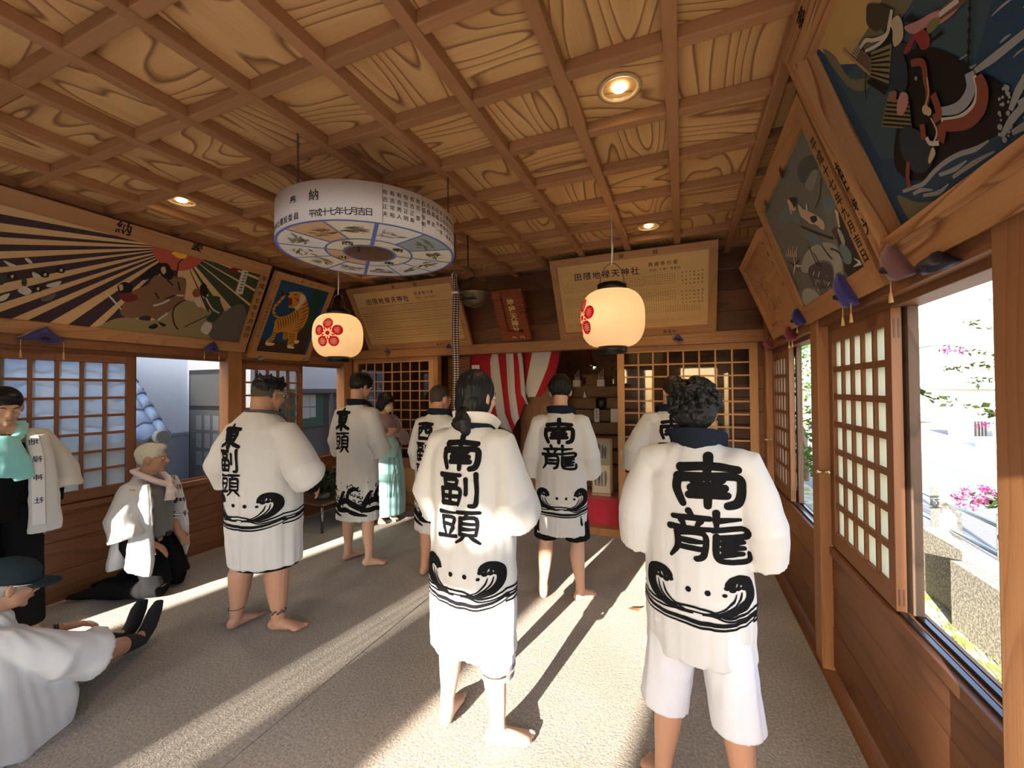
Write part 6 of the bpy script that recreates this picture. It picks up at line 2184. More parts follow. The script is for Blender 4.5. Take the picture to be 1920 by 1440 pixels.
def stroke(mb, pts, ws, wrap, cols=4, sub=6, mi=0):
    P_, W_ = smooth_pts([Vector(p) for p in pts], ws, sub)
    rows = []
    n = len(P_)
    for i in range(n):
        a_, c_ = P_[max(i - 1, 0)], P_[min(i + 1, n - 1)]
        t = c_ - a_
        t = t.normalized() if t.length > 1e-9 else Vector((1, 0))
        nn = Vector((-t.y, t.x))
        row = []
        for j in range(cols + 1):
            q = P_[i] + nn * W_[i] * (j / cols - .5)
            co = wrap(q.x, q.y)
            row.append(mb.bm.verts.new(co) if co is not None else None)
        rows.append(row)
    for i in range(n - 1):
        for j in range(cols):
            q = [rows[i][j], rows[i + 1][j], rows[i + 1][j + 1], rows[i][j + 1]]
            if None not in q and (q[0].co - q[2].co).length < .08:
                mb.face(q, mi, None, True)
def blot(mb, c, r_, wrap, ry=None, mi=0):
    ry = ry or r_
    cc = wrap(*c)
    if cc is None: return
    ctr = mb.bm.verts.new(cc)
    ring = []
    for k in range(14):
        a_ = 2 * math.pi * k / 14
        co = wrap(c[0] + r_ * math.cos(a_), c[1] + ry * math.sin(a_))
        if co is None: return
        ring.append(mb.bm.verts.new(co))
    for k in range(14):
        mb.face([ctr, ring[k], ring[(k + 1) % 14]], mi, None, True)

KANJI = {
 '南': [[(16, 25), (50, 20), (86, 24)], [(50, 3), (50, 20), (48, 38)], [(13, 44), (11, 66), (19, 95)], [(13, 44), (50, 40), (85, 40), (90, 62), (86, 88), (74, 95)], [(33, 46), (44, 58)], [(66, 44), (55, 58)], [(30, 63), (70, 61)], [(27, 77), (73, 75)], [(50, 58), (50, 96)]],
 '東': [[(14, 19), (50, 15), (88, 18)], [(25, 31), (29, 64)], [(25, 32), (50, 29), (77, 31), (72, 63)], [(28, 47), (73, 46)], [(28, 62), (72, 62)], [(50, 2), (50, 50), (50, 96), (42, 92)], [(47, 62), (32, 80), (7, 93)], [(53, 62), (70, 80), (95, 92)]],
 '西': [[(10, 17), (50, 13), (90, 16)], [(16, 36), (20, 92)], [(16, 37), (50, 34), (86, 36), (80, 92)], [(40, 16), (39, 42), (28, 62)], [(61, 16), (61, 50), (70, 57), (78, 50)], [(20, 88), (80, 88)]],
 '副': [[(6, 10), (54, 8)], [(15, 22), (16, 40)], [(15, 22), (45, 21), (43, 40)], [(16, 38), (44, 38)], [(8, 51), (11, 96)], [(8, 51), (52, 49), (50, 95)], [(11, 72), (50, 70)], [(11, 92), (50, 91)], [(30, 50), (30, 92)], [(67, 20), (67, 62)], [(89, 4), (90, 60), (88, 92), (76, 95)]],
 '頭': [[(4, 14), (46, 11)], [(11, 28), (13, 50)], [(11, 28), (41, 26), (39, 50)], [(13, 48), (40, 48)], [(15, 58), (20, 73)], [(40, 55), (32, 73)], [(2, 84), (48, 78)], [(50, 9), (98, 7)], [(73, 9), (66, 26)], [(57, 26), (57, 73)], [(57, 27), (91, 25), (91, 73)], [(58, 41), (90, 41)], [(58, 56), (90, 55)], [(57, 71), (91, 71)], [(66, 73), (60, 85), (48, 96)], [(80, 73), (88, 84), (99, 95)]],
 '龍': [[(26, 2), (31, 12)], [(6, 17), (52, 14)], [(17, 22), (21, 33)], [(41, 20), (36, 33)], [(2, 38), (54, 35)], [(11, 46), (12, 74), (3, 96)], [(11, 47), (45, 45), (45, 84), (36, 94)], [(13, 60), (44, 60)], [(13, 74), (44, 74)], [(60, 2), (60, 34)], [(60, 17), (88, 14)], [(56, 36), (94, 32), (92, 47), (60, 49)], [(60, 48), (60, 84), (70, 95), (96, 95), (98, 78)], [(68, 60), (92, 58)], [(68, 71), (92, 70)], [(68, 82), (90, 81)]],
}
def brush_kanji(mb, ch, cx, cz, w, h, wrap, bold=1.0, seed=0):
    q = random.Random(hash(ord(ch)) + seed)
    n = len(KANJI[ch])
    b_ = (w * h) ** .5 * (.150 if n < 10 else .122 if n < 13 else .100) * bold
    for st in KANJI[ch]:
        pts = [(cx + (x / 100 - .5) * w, cz + (.5 - y / 100) * h) for x, y in st]
        k = len(pts)
        if k == 2:
            m_ = ((pts[0][0] + pts[1][0]) / 2, (pts[0][1] + pts[1][1]) / 2 + h * q.uniform(-.01, .015))
            pts = [pts[0], m_, pts[1]]; k = 3
        ws = [b_ * q.uniform(.85, 1.2)] + [b_ * q.uniform(.85, 1.1) for _ in range(k - 2)] + [b_ * q.uniform(.55, .95)]
        stroke(mb, pts, ws, wrap, 5 if b_ > .02 else 3, 6)
        blot(mb, pts[0], ws[0] * .52, wrap); blot(mb, pts[-1], ws[-1] * .5, wrap)

def back_lettering(root, sk, text, x0, ztop, w, h, gap, tilt=0.0, bold=1.0):
    mb = MB()
    f = sk.back(0, 0, 0)
    for k, ch in enumerate(text):
        brush_kanji(mb, ch, x0 + math.tan(tilt) * k * (h + gap), ztop - h / 2 - k * (h + gap), w, h, f, bold, k)
    return plain(mb, 'back_lettering', PRINT, root)

def wave_print(root, sk, zb, rho, sc=1.0, c=(0, 0), phi0=0.0, front=True):
    """Curling crests facing each other over running bands."""
    f0 = sk.round_(zb, rho, c, phi0)
    mb = MB()
    vs_ = .66
    def crest(mx, ox):
        f = lambda u, v: f0((u * mx + ox) * sc, v * sc * vs_)
        S = lambda pts, ws: stroke(mb, pts, ws, f, 5, 6)
        S([(.02, -.004), (.10, .002), (.18, .035), (.228, .10), (.226, .165), (.195, .205), (.16, .205), (.135, .180), (.128, .158)], [.014, .026, .042, .056, .058, .052, .046, .036, .016])
        for x, y, r_ in ((.150, .150, .016), (.176, .156, .014), (.200, .158, .013), (.128, .160, .014)):
            blot(mb, (x, y), r_, f)
        S([(.160, .19), (.152, .15)], [.018, .012]); S([(.182, .19), (.177, .155)], [.016, .012]); S([(.205, .18), (.2, .155)], [.014, .010])
        S([(.055, .004), (.115, .035), (.152, .08), (.165, .125)], [.006, .010, .011, .004])
        S([(.085, .006), (.145, .040), (.180, .085), (.190, .135)], [.006, .010, .010, .004])
        if mx > 0: blot(mb, (.118, .118), .011, f)
    crest(1, .02); crest(-1, .02)
    f = lambda u, v: f0(u * sc, v * sc * vs_)
    blot(mb, (-.022, .128), .014, f, .017); blot(mb, (.066, .124), .014, f, .017)
    S = lambda pts, ws: stroke(mb, pts, ws, f, 3, 7)
    S([(-.26, .03), (-.17, .012), (-.06, .026), (.02, .030), (.10, .012), (.16, -.012), (.28, .03)], [.012, .016, .015, .014, .015, .016, .012])
    S([(-.27, .0), (-.17, -.014), (-.06, -.002), (.02, .004), (.10, -.010), (.16, -.03), (.28, .002)], [.010, .013, .012, .010, .012, .012, .010])
    S([(-.29, -.012), (-.18, -.046), (-.05, -.050), (.05, -.058), (.16, -.052), (.29, -.006)], [.012, .022, .026, .028, .024, .012])
    S([(-.30, -.04), (-.20, -.072), (-.05, -.078), (.05, -.086), (.16, -.080), (.30, -.03)], [.006, .010, .014, .016, .014, .006])
    if front:
        for mx in (1, -1):
            g = lambda u, v: f0((u * mx) * sc, v * sc * vs_)
            for dz, w_ in ((.03, .014), (.0, .011), (-.022, .018), (-.055, .014)):
                stroke(mb, [(.27, dz), (.36, dz + .004), (.46, dz + .03), (.62, dz + .02)], [w_] * 4, g, 3, 6)
            crest(mx, .02 + mx * .30)
    return plain(mb, 'wave_print', PRINT, root)

def surf_print(root, sk, zb, rho, seed, c=(0, 0), sc=1.0, u0=-.5, u1=.5):
    """Heavier surf: hooked curls, spray and sweeping black bands."""
    f0 = sk.round_(zb, rho, c)
    f = lambda u, v: f0(u * sc, v * sc)
    q = random.Random(seed)
    mb = MB()
    S = lambda pts, ws, k=4: stroke(mb, pts, ws, f, k, 6)
    def hook(u, v, r_, w_, mx, turn=4.4, a0=-1.4):
        pts, ws = [], []
        for k in range(9):
            a_ = a0 + turn * k / 8
            rr = r_ * (1 - .075 * k)
            pts.append((u + mx * rr * math.cos(a_), v + rr * math.sin(a_)))
            ws.append(w_ * (1.25 - .075 * k))
        S(pts, ws, 3)
        blot(mb, pts[-1], w_ * .62, f)
    n = int((u1 - u0) / .30)
    for k in range(n + 1):
        b = u0 + .30 * k
        S([(b - .16, .02), (b - .05, .05), (b + .05, .012), (b + .16, -.035), (b + .26, -.05)], [.05, .055, .06, .05, .012], 5)
        S([(b - .18, -.045), (b - .06, -.03), (b + .06, -.065), (b + .18, -.09)], [.03, .04, .04, .012])
        S([(b - .02, .03), (b - .03, .10), (b + .01, .145), (b + .06, .16), (b + .10, .145)], [.05, .045, .045, .04, .02], 5)
        for j in range(6):
            u = b - .05 + .036 * j
            hook(u, .118 - .012 * abs(j - 2), .017, .010, 1 if j % 2 else -1, 3.6, 3.3)
        hook(b + .02, .185, .024, .010, 1); hook(b - .02, .178, .018, .009, -1)
        hook(b + .105, .15, .026, .013, 1, 4.0, 1.6)
        hook(b + .05, .05, .026, .012, 1, 5.0, 3.2); hook(b + .12, .03, .024, .011, -1, 5.0, .2)
        S([(b + .14, -.02), (b + .17, .05), (b + .205, .12), (b + .235, .125)], [.05, .045, .03, .012], 5)
        S([(b + .2, .0), (b + .21, .06), (b + .22, .10)], [.012, .014, .006])
        for j in range(9):
            blot(mb, (b + q.uniform(-.12, .2), q.uniform(.06, .23)), q.uniform(.003, .007), f)
    return plain(mb, 'wave_print', PRINT, root)

def collar(root, pts, w=.05, th=.010, m=None, name='collar'):
    """Flat band through (point, width direction) pairs."""
    mb = MB()
    P_ = smooth_pts([p for p, _ in pts], None, 6)
    D_ = smooth_pts([Vector(d) for _, d in pts], None, 6)
    mb2 = []
    n = len(P_)
    for i in range(n):
        t = (P_[min(i + 1, n - 1)] - P_[max(i - 1, 0)]).normalized()
        d = (D_[i] - t * D_[i].dot(t)).normalized()
        o_ = t.cross(d)
        mb2.append([mb.bm.verts.new(P_[i] + d * w * a_ + o_ * th * b_) for a_, b_ in ((-.5, -.5), (.5, -.5), (.5, .5), (-.5, .5))])
    for i in range(n - 1):
        for j in range(4):
            mb.face([mb2[i][j], mb2[i][(j + 1) % 4], mb2[i + 1][(j + 1) % 4], mb2[i + 1][j]])
    mb.face(mb2[0]); mb.face(mb2[-1])
    o = plain(mb, name, m or NAVYC, root)
    b_ = o.modifiers.new('b', 'BEVEL'); b_.width = .003; b_.segments = 2
    return o

def neck_collar(root, zn, r_=.078, rise=.0, w=.055, yc=0.0, m=None, front=True, xs=1.0, depth=.19):
    w *= 1.25; r_ *= 1.06; zn += .012
    pts = []
    if front:
        pts += [(V(-.045, yc + depth, zn - .50), V(-1, .1, 0)), (V(-.055, yc + depth * .85, zn - .22), V(-1, .3, .1))]
    pts += [(V(-.075 * xs, yc + .085, zn - .055), V(-.8, .3, .6)), (V(-.092 * xs, yc + .015, zn + .008), V(-.45, 0, .9)), (V(-.070 * xs, yc - .055, zn + .022), V(-.2, -.1, 1)), (V(0, yc - r_, zn + .026 + rise), V(0, -.18, 1))]
    mir = [(V(-p.x, p.y, p.z), V(-d.x, d.y, d.z)) for p, d in pts[:-1]][::-1]
    return collar(root, pts + mir, w, .012, m)

def person(label, x, y, heading, group=None):
    return thing('person', label, 'person', (x, y, 0), group, -R(heading))

def std_rings(hem, top, w, d, belly=0.0, flare=1.0, y=0.0):
    """Straight-cut coat from hem to neck."""
    L_ = top - hem
    return [(hem, w * flare, d * flare, y), (hem + .04, w * flare, d * flare, y), (hem + L_ * .3, w * .98, d * (1 + belly * .8), y + belly * .02), (hem + L_ * .5, w * .96, d * (1 + belly), y + belly * .03), (hem + L_ * .68, w * .98, d * .98, y),
            (hem + L_ * .82, w * 1.0, d * .92, y - .004), (hem + L_ * .91, w * .90, d * .80, y - .006), (hem + L_ * .965, w * .62, d * .62, y - .004), (top, w * .38, d * .52, y)]

def legs(mb, h, girth, sx, feet, hipz=.90, fs=1.0, zf=0.0):
    """feet: list of (side, x, y, yaw)"""
    s = h / 1.72
    for side, fx, fy, yaw in feet:
        hip = V(side * .085 * s * sx, 0, hipz * s)
        ank = V(fx, fy, .085 + zf)
        kn = (hip * .46 + ank * .54) + V(side * .004, .022, 0)
        kn.z = .475 * s + zf * .6
        g = girth * s
        yv = V(math.sin(yaw), math.cos(yaw), 0)
        limb(mb, [hip + V(0, 0, .06), hip * .75 + kn * .25, hip * .4 + kn * .6, kn + V(0, 0, .06), kn, kn * .86 + ank * .14, kn * .68 + ank * .32 - yv * .012 * g, kn * .45 + ank * .55 - yv * .008, kn * .2 + ank * .8, ank + V(0, 0, .03), ank],
             [.090 * g, .084 * g, .070 * g, .058 * g, .054 * g, .052 * g, .0575 * g, .050 * g, .038 * g, .034 * (g + .3) / 1.3, .034 * (g + .3) / 1.3])
        foot(mb, ank, yaw, side, fs, 0.0, zf)

def torso(mb, h, girth, lean=0.0):
    s = h / 1.72
    zs = [(.82, .13, .10), (.90, .155, .110), (1.0, .145, .105), (1.12, .140, .102), (1.26, .160, .108), (1.36, .165, .100), (1.42, .120, .075), (1.46, .062, .060), (1.52, .056, .058), (1.58, .054, .058)]
    mb.tube([V(0, lean * (z - .9) * 1.0 - .004, z * s) for z, _, _ in zs], [(d * girth * s if z < 1.44 else d * (girth + 1) / 2 * s, w * girth * s if z < 1.44 else w * (girth + 1) / 2 * s) for z, w, d in zs], 20, up=(0, 1, 0))

def arm(mb, sh, el, wr, girth=1.0):
    mb.tube([sh, sh * .5 + el * .5, el, el * .6 + wr * .4, wr], [.052 * girth, .046 * girth, .040 * girth, .040 * girth, .027 * girth], 14)

def sleeve(sh, el, cuff, r0=.10, r1=.115, r2=.10, nar=.74, close=.52):
    sx = 1 if sh.x > 0 else -1
    # the sleeve hangs close: arms drop from narrow shoulders
    sh = V(sx * (abs(sh.x) - .020), sh.y, sh.z - .012)
    el = V(sx * (abs(sh.x) + (abs(el.x) - abs(sh.x)) * close), el.y, el.z)
    cuff = V(sx * (abs(el.x) + .006), cuff.y, cuff.z)
    inn = V(sh.x * .45, sh.y, sh.z - .0)
    return ([inn, sh, sh * .5 + el * .5, el, (el + cuff) / 2, cuff * .93 + el * .07, cuff], [(r0 * .70, r0 * .66), (r0 * .74, r0 * .62), (r0 * .86, r0 * nar), (r1 * .92, r1 * nar), (r1 * .92, r1 * nar), (r2 * 1.04, r2 * nar * 1.06), (r2 * 1.07, r2 * nar * 1.08)])

def neckhead(mb, base, M):
    c = M.translation
    back = M.to_3x3() @ V(0, -.02, -.05)
    mb.tube([base, (base + c + back) / 2, c + back], [(.058, .058), (.054, .056), (.056, .056)], 16, up=(0, 1, 0))
# ---------------------------------------------------------------- the nearest standing person, hair in a low ponytail
GBOTH = 'people in lettered white festival coats'
def hair_cap(mb, S, r=(.083, .103, .099), c=(0, -.018, .030)):
    mb.ell(c, r, S, 24, 16)

def make_A():
    t = person('person with a low black ponytail, white coat lettered with three large characters', -.935, 1.77, 4, GBOTH)
    mb = MB()
    M = head_frame(V(.012, .03, 1.585), R(16), R(-6))
    torso(mb, 1.71, 1.0); neckhead(mb, V(0, 0, 1.42), M); head(mb, M)
    legs(mb, 1.71, 1.03, 1.0, [(-1, -.15, .0, R(-16)), (1, .135, -.01, R(58))])
    for s_ in (-1, 1):
        sh, el, wr = V(s_ * .17, 0, 1.37), V(s_ * .26, -.01, 1.10), V(s_ * .10, .19, .98)
        arm(mb, sh, el, wr); hand(mb, wr, V(-s_ * .8, .25, -.25), V(0, -1, .2), s_, .6)
    fuse(mb, 'body', SK3, t, .0065)
    face(t, M)
    mb = MB()
    hair_cap(mb, M)
    mb.ell((0, -.05, -.03), (.078, .062, .075), M, 20, 12); mb.ell((0, -.02, .05), (.082, .095, .085), M)
    for s_ in (-1, 1): mb.ell((s_ * .055, -.015, -.01), (.030, .055, .075), M)
    mb.ell((.018, -.098, -.088), (.040, .034, .034), M)
    mb.tube([M @ V(.018, -.10, -.09), M @ V(.04, -.112, -.125), M @ V(.055, -.105, -.165), M @ V(.06, -.09, -.18)], [.034, .036, .024, .010], 12)
    mb.tube([M @ V(.01, -.10, -.09), M @ V(.0, -.115, -.125), M @ V(.01, -.108, -.155)], [.024, .024, .008], 10)
    fuse(mb, 'hair', HBLK, t, .0055, 1, lambda co, n_: strand(co, n_, 110, .0045, 3))
    sl = [sleeve(V(s_ * .19, -.01, 1.385), V(s_ * .285, -.01, 1.14), V(s_ * .27, .07, 1.03), .105, .12, .11) for s_ in (-1, 1)]
    c = coat(t, std_rings(.425, 1.455, .222, .155, .05, .98), sl, 1.3, [(V(s_ * .14, -.01, 1.375), (.09, .095, .062)) for s_ in (-1, 1)], amp=.007)
    sk = Skin(c)
    back_lettering(t, sk, '南副頭', .022, 1.415, .208, .150, .010, -.01, 1.02)
    wave_print(t, sk, .72, .205)
    neck_collar(t, 1.412, .090, w=.036, depth=.17)
    collar(t, [(V(-.09, .09, 1.44), V(-.3, .5, .8)), (V(-.088, -.01, 1.485), V(-.3, 0, 1)), (V(0, -.092, 1.494), V(0, -.15, 1)), (V(.088, -.01, 1.485), V(.3, 0, 1)), (V(.09, .09, 1.44), V(.3, .5, .8))], .06, .016, mat('towel_white', (.66, .63, .58), .95, sheen=.3), 'towel')
    mb = MB()
    for side, fx, ax in ((-1, -.15, .36), (1, .135, .335)):
        mb.tube([V(side * .085, 0, .80), V(side * .10, .0, .6), V(side * .118, .008, .45), V(side * .127, .01, ax)], [(.12, .095), (.105, .092), (.09, .084), (.082, .078)], 24, up=(0, 1, 0))
    fuse(mb, 'shorts', SHORTW, t, .0075, 3, coat_fold(4, .005))
    GB = mat('cuff_band_grey', (.17, .17, .20), .8)
    for side, ax in ((-1, .385), (1, .365), (1, .322)):
        mb = MB()
        x = side * .1255
        mb.tube([V(x, .008, ax + .012), V(x, .008, ax - .012)], [(.0875 if ax > .33 else .0815, .083 if ax > .33 else .077)] * 2, 28, up=(0, 1, 0), cap=False)
        plain(mb, 'cuff_band', GB, t)

def make_F():
    t = person('person with thick curly black hair, white lettered coat and white shorts', .045, 1.775, 8, GBOTH)
    k_ = .925
    t.scale = (k_, k_, k_); t.location.z = EYE * (1 - k_)
    zf_ = -EYE * (1 - k_) / k_
    mb = MB()
    M = head_frame(V(-.01, .03, 1.520), R(-8), R(-8))
    torso(mb, 1.64, 1.05); neckhead(mb, V(0, 0, 1.36), M); head(mb, M)
    legs(mb, 1.64, 1.10, 1.0, [(-1, -.15, -.0, R(-40)), (1, .17, -.01, R(12))], zf=zf_)
    for s_ in (-1, 1):
        sh, el, wr = V(s_ * .17, 0, 1.31), V(s_ * .27, -.01, 1.05), V(s_ * .10, .19, .94)
        arm(mb, sh, el, wr); hand(mb, wr, V(-s_ * .8, .25, -.25), V(0, -1, .2), s_, .6)
    fuse(mb, 'body', SK2, t, .0065)
    face(t, M)
    mb = MB()
    hair_cap(mb, M, (.092, .108, .104))
    mb.ell((0, -.058, .0), (.086, .066, .088), M); mb.ell((.0, .0, .07), (.088, .095, .070), M)
    for s_ in (-1, 1): mb.ell((s_ * .062, -.02, .035), (.040, .07, .06), M)
    q = random.Random(9)
    for k in range(150):                                       # separate locks
        d = V(q.gauss(0, 1), q.gauss(-.3, 1), q.gauss(.35, .8)).normalized()
        if d.z < -.45 or (d.y > .75 and d.z < .3): continue
        p = V(0, -.024, .028) + V(d.x * .092, d.y * .106, d.z * .105)
        r_ = q.uniform(.009, .016)
        t1 = d.cross(V(q.gauss(0, 1), q.gauss(0, 1), q.gauss(0, 1))).normalized()
        mb.tube([M @ (p - d * .012), M @ (p + d * .008 + t1 * .006), M @ (p + d * .013 + t1 * .018), M @ (p + d * .006 + t1 * .028)], [r_, r_ * .9, r_ * .7, r_ * .3], 7)
    fuse(mb, 'hair', HBLK, t, .0042, 1, lambda co, n_: curls(co, n_, 75, .0035, 1))
    sl = [sleeve(V(s_ * .20, -.01, 1.325), V(s_ * .285, -.005, 1.08), V(s_ * .275, .05, .955), .115, .125, .115) for s_ in (-1, 1)]
    c = coat(t, std_rings(.535, 1.395, .215, .150, .05, .98), sl, 5.1, [(V(s_ * .145, -.01, 1.315), (.095, .10, .066)) for s_ in (-1, 1)], amp=.0075)
    sk = Skin(c)
    back_lettering(t, sk, '南龍', .055, 1.355, .285, .195, .014, .0, .98)
    wave_print(t, sk, .755, .20, 1.0)
    neck_collar(t, 1.375, .088, w=.075, depth=.17, rise=.006)
    mb = MB()
    for side in (-1, 1):
        mb.tube([V(side * .085, -.005, .85), V(side * .10, -.004, .6), V(side * .122, .0, .42), V(side * .142, .0, .265)], [(.125, .10), (.118, .10), (.106, .098), (.100, .100)], 26, up=(0, 1, 0))
    fuse(mb, 'shorts', SHORTW, t, .0075, 3, coat_fold(9, .008))

def make_B():
    t = person('person in white coat lettered with two characters and black shorts, before the altar', -.885, 3.15, -10, GBOTH)
    mb = MB()
    M = head_frame(V(0, .03, 1.605), R(0), R(-4))
    torso(mb, 1.72, .98); neckhead(mb, V(0, 0, 1.43), M); head(mb, M)
    legs(mb, 1.72, 1.02, 1.0, [(-1, -.145, .0, R(-8)), (1, .14, .0, R(42))])
    for s_ in (-1, 1):
        sh, el, wr = V(s_ * .17, 0, 1.37), V(s_ * .26, -.01, 1.10), V(s_ * .10, .19, .98)
        arm(mb, sh, el, wr); hand(mb, wr, V(-s_ * .8, .25, -.25), V(0, -1, .2), s_, .6)
    fuse(mb, 'body', SK1, t, .0075)
    face(t, M)
    mb = MB(); hair_cap(mb, M, (.090, .106, .10), (0, -.016, .038)); mb.ell((0, -.04, .045), (.092, .085, .075), M)
    for s_ in (-1, 1): mb.ell((s_ * .06, -.01, .03), (.034, .06, .05), M)
    for k in range(16):
        a_ = k * .4
        mb.tube([M @ V(.075 * math.cos(a_), -.03 + .075 * math.sin(a_), .05), M @ V(.10 * math.cos(a_), -.03 + .1 * math.sin(a_), .02 + .01 * (k % 3))], [.018, .004], 7)
    fuse(mb, 'hair', HBLK, t, .006, 1, lambda co, n_: strand(co, n_, 90, .006, 8))
    sl = [sleeve(V(s_ * .19, -.01, 1.375), V(s_ * .265, -.005, 1.12), V(s_ * .262, .07, .97), .10, .11, .105) for s_ in (-1, 1)]
    c = coat(t, std_rings(.515, 1.445, .205, .145, .04, .98), sl, 2.2, [(V(s_ * .14, -.01, 1.365), (.09, .092, .06)) for s_ in (-1, 1)], amp=.0065)
    sk = Skin(c)
    back_lettering(t, sk, '南龍', .0, 1.395, .255, .180, .014, 0, 1.0)
    wave_print(t, sk, .725, .195)
    neck_collar(t, 1.425, .080, w=.058, depth=.165)
    mb = MB()
    for side in (-1, 1):
        mb.tube([V(side * .085, 0, .80), V(side * .11, .0, .6), V(side * .122, .01, .47)], [(.11, .095), (.10, .10), (.092, .098)], 22, up=(0, 1, 0))
    fuse(mb, 'shorts', BLKC, t, .008, 2)

def make_C():
    t = person('heavily built person in glasses at left, white coat lettered down the back, hand on hip', -2.72, 2.03, -8, GBOTH)
    mb = MB()
    M = head_frame(V(.0, .055, 1.60), R(12), R(-10))
    torso(mb, 1.73, 1.28); neckhead(mb, V(0, .0, 1.42), M)
    mb.tube([V(0, -.01, 1.42), M @ V(0, -.035, -.04)], [.078, .074], 16)
    head(mb, M, 1.06, 1.25)
    legs(mb, 1.73, 1.36, 1.15, [(-1, -.155, -.06, R(6)), (1, .15, -.02, R(74))], fs=1.06)
    s_ = 1
    sh, el, wr = V(.22, .0, 1.34), V(.42, -.10, 1.06), V(.335, .10, .96)
    arm(mb, sh, el, wr, 1.3); hand(mb, wr, V(-.25, .75, -.55), V(-.8, -.3, -.1), -1, .35, 1.1, .1)
    sh, el, wr = V(-.22, .0, 1.34), V(-.36, .02, 1.06), V(-.16, .24, .95)
    arm(mb, sh, el, wr, 1.3); hand(mb, wr, V(.8, .25, -.3), V(0, -1, .2), -1, .5, 1.1)
    fuse(mb, 'body', SK2, t, .0068)
    face(t, M, 1.06)
    mb = MB()
    mb.ell((0, -.012, .062), (.086, .108, .072), M, 24, 14); mb.ell((0, -.055, .030), (.078, .062, .07), M); mb.ell((0, .05, .08), (.07, .05, .045), M)
    for k in range(22):
        a_ = k * .29
        mb.tube([M @ V(.06 * math.cos(a_), -.01 + .075 * math.sin(a_), .10), M @ V(.082 * math.cos(a_), -.01 + .098 * math.sin(a_), .118 + .012 * (k % 3))], [.018, .004], 7)
    fuse(mb, 'hair', HBLK, t, .006, 1, lambda co, n_: strand(co, n_, 95, .006, 2))
    FADE = mat('hair_stubble', (.055, .038, .028), .7)
    mb = MB(); mb.ell((0, -.020, .012), (.0795, .0985, .082), M @ Matrix.Scale(1.02, 4), 24, 14)
    plain(mb, 'shaved_sides', FADE, t)
    # glasses
    GL = mat('spectacle_metal', (.75, .74, .72), .2, metal=1)
    mb = MB()
    S = M @ Matrix.Scale(1.06, 4)
    for s_ in (-1, 1):
        mb.tube([S @ V(s_ * .082, -.005, .012), S @ V(s_ * .088, .05, .014), S @ V(s_ * .066, .098, .012)], .0022, 6)
        mb.tube([S @ (V(s_ * .034, .102, .002) + V(.027 * math.cos(a_ * .42), -.006 * abs(math.cos(a_ * .42)), .017 * math.sin(a_ * .42))) for a_ in range(16)], .0018, 6)
    mb.tube([S @ V(-.008, .104, .006), S @ V(.008, .104, .006)], .0018, 6)
    plain(mb, 'glasses', GL, t)
    mb = MB(); mb.ell((0, .089, -.098), (.016, .012, .018), M @ Matrix.Scale(1.06, 4)); plain(mb, 'goatee', HBLK, t)
    sl = [sleeve(V(.235, -.01, 1.35), V(.40, -.07, 1.10), V(.405, -.02, 1.045), .125, .135, .12, .85, 1.0), sleeve(V(-.235, -.01, 1.35), V(-.35, .0, 1.10), V(-.34, .08, .99), .12, .13, .12, .85, 1.0)]
    c = coat(t, [(.445, .262, .20, .02), (.48, .262, .20, .02), (.70, .262, .218, .02), (.92, .262, .228, .02), (1.10, .268, .205, .0), (1.25, .275, .19, -.02), (1.36, .24, .158, -.02), (1.425, .175, .125, -.012), (1.468, .118, .108, -.005)], sl, 7.7,
             [(V(s_ * .17, -.015, 1.34), (.10, .115, .075)) for s_ in (-1, 1)], amp=.008)
    sk = Skin(c)
    back_lettering(t, sk, '東副頭', -.07, 1.40, .19, .150, .006, .0, 1.05)
    wave_print(t, sk, .785, .245, 1.15)
    neck_collar(t, 1.425, .10, w=.06, depth=.24, xs=1.2, m=mat('collar_charcoal', (.05, .05, .055), .85))
    mb = MB(); mb.tube([V(.40, -.075, 1.06), V(.385, -.02, 1.0), V(.352, .065, .965)], [.062, .058, .052], 16); plain(mb, 'black_sleeve', BLKC, t)
    mb = MB(); mb.tube([V(0, .03, .46), V(0, .03, .425)], [(.185, .235)] * 2, 30, up=(0, 1, 0)); plain(mb, 'shorts', BLKC, t)
    mb = MB()
    for k in range(26):
        a_ = k * .25
        mb.ell((.150 - .047 * 1 * math.cos(a_) * 1.0, -.02 + .046 * math.sin(a_), .135 + .010 * math.sin(k * 1.9)), (.007, .007, .006))
    plain(mb, 'bead_anklet', mat('bead_dark', (.05, .04, .05), .4), t)
    mb = MB(); mb.tube([V(-.155 + .050 * math.cos(a_ * .4), -.06 + .048 * math.sin(a_ * .4), .135) for a_ in range(17)], .003, 6); plain(mb, 'cord_anklet', mat('cord_brown', (.12, .05, .03), .7), t)

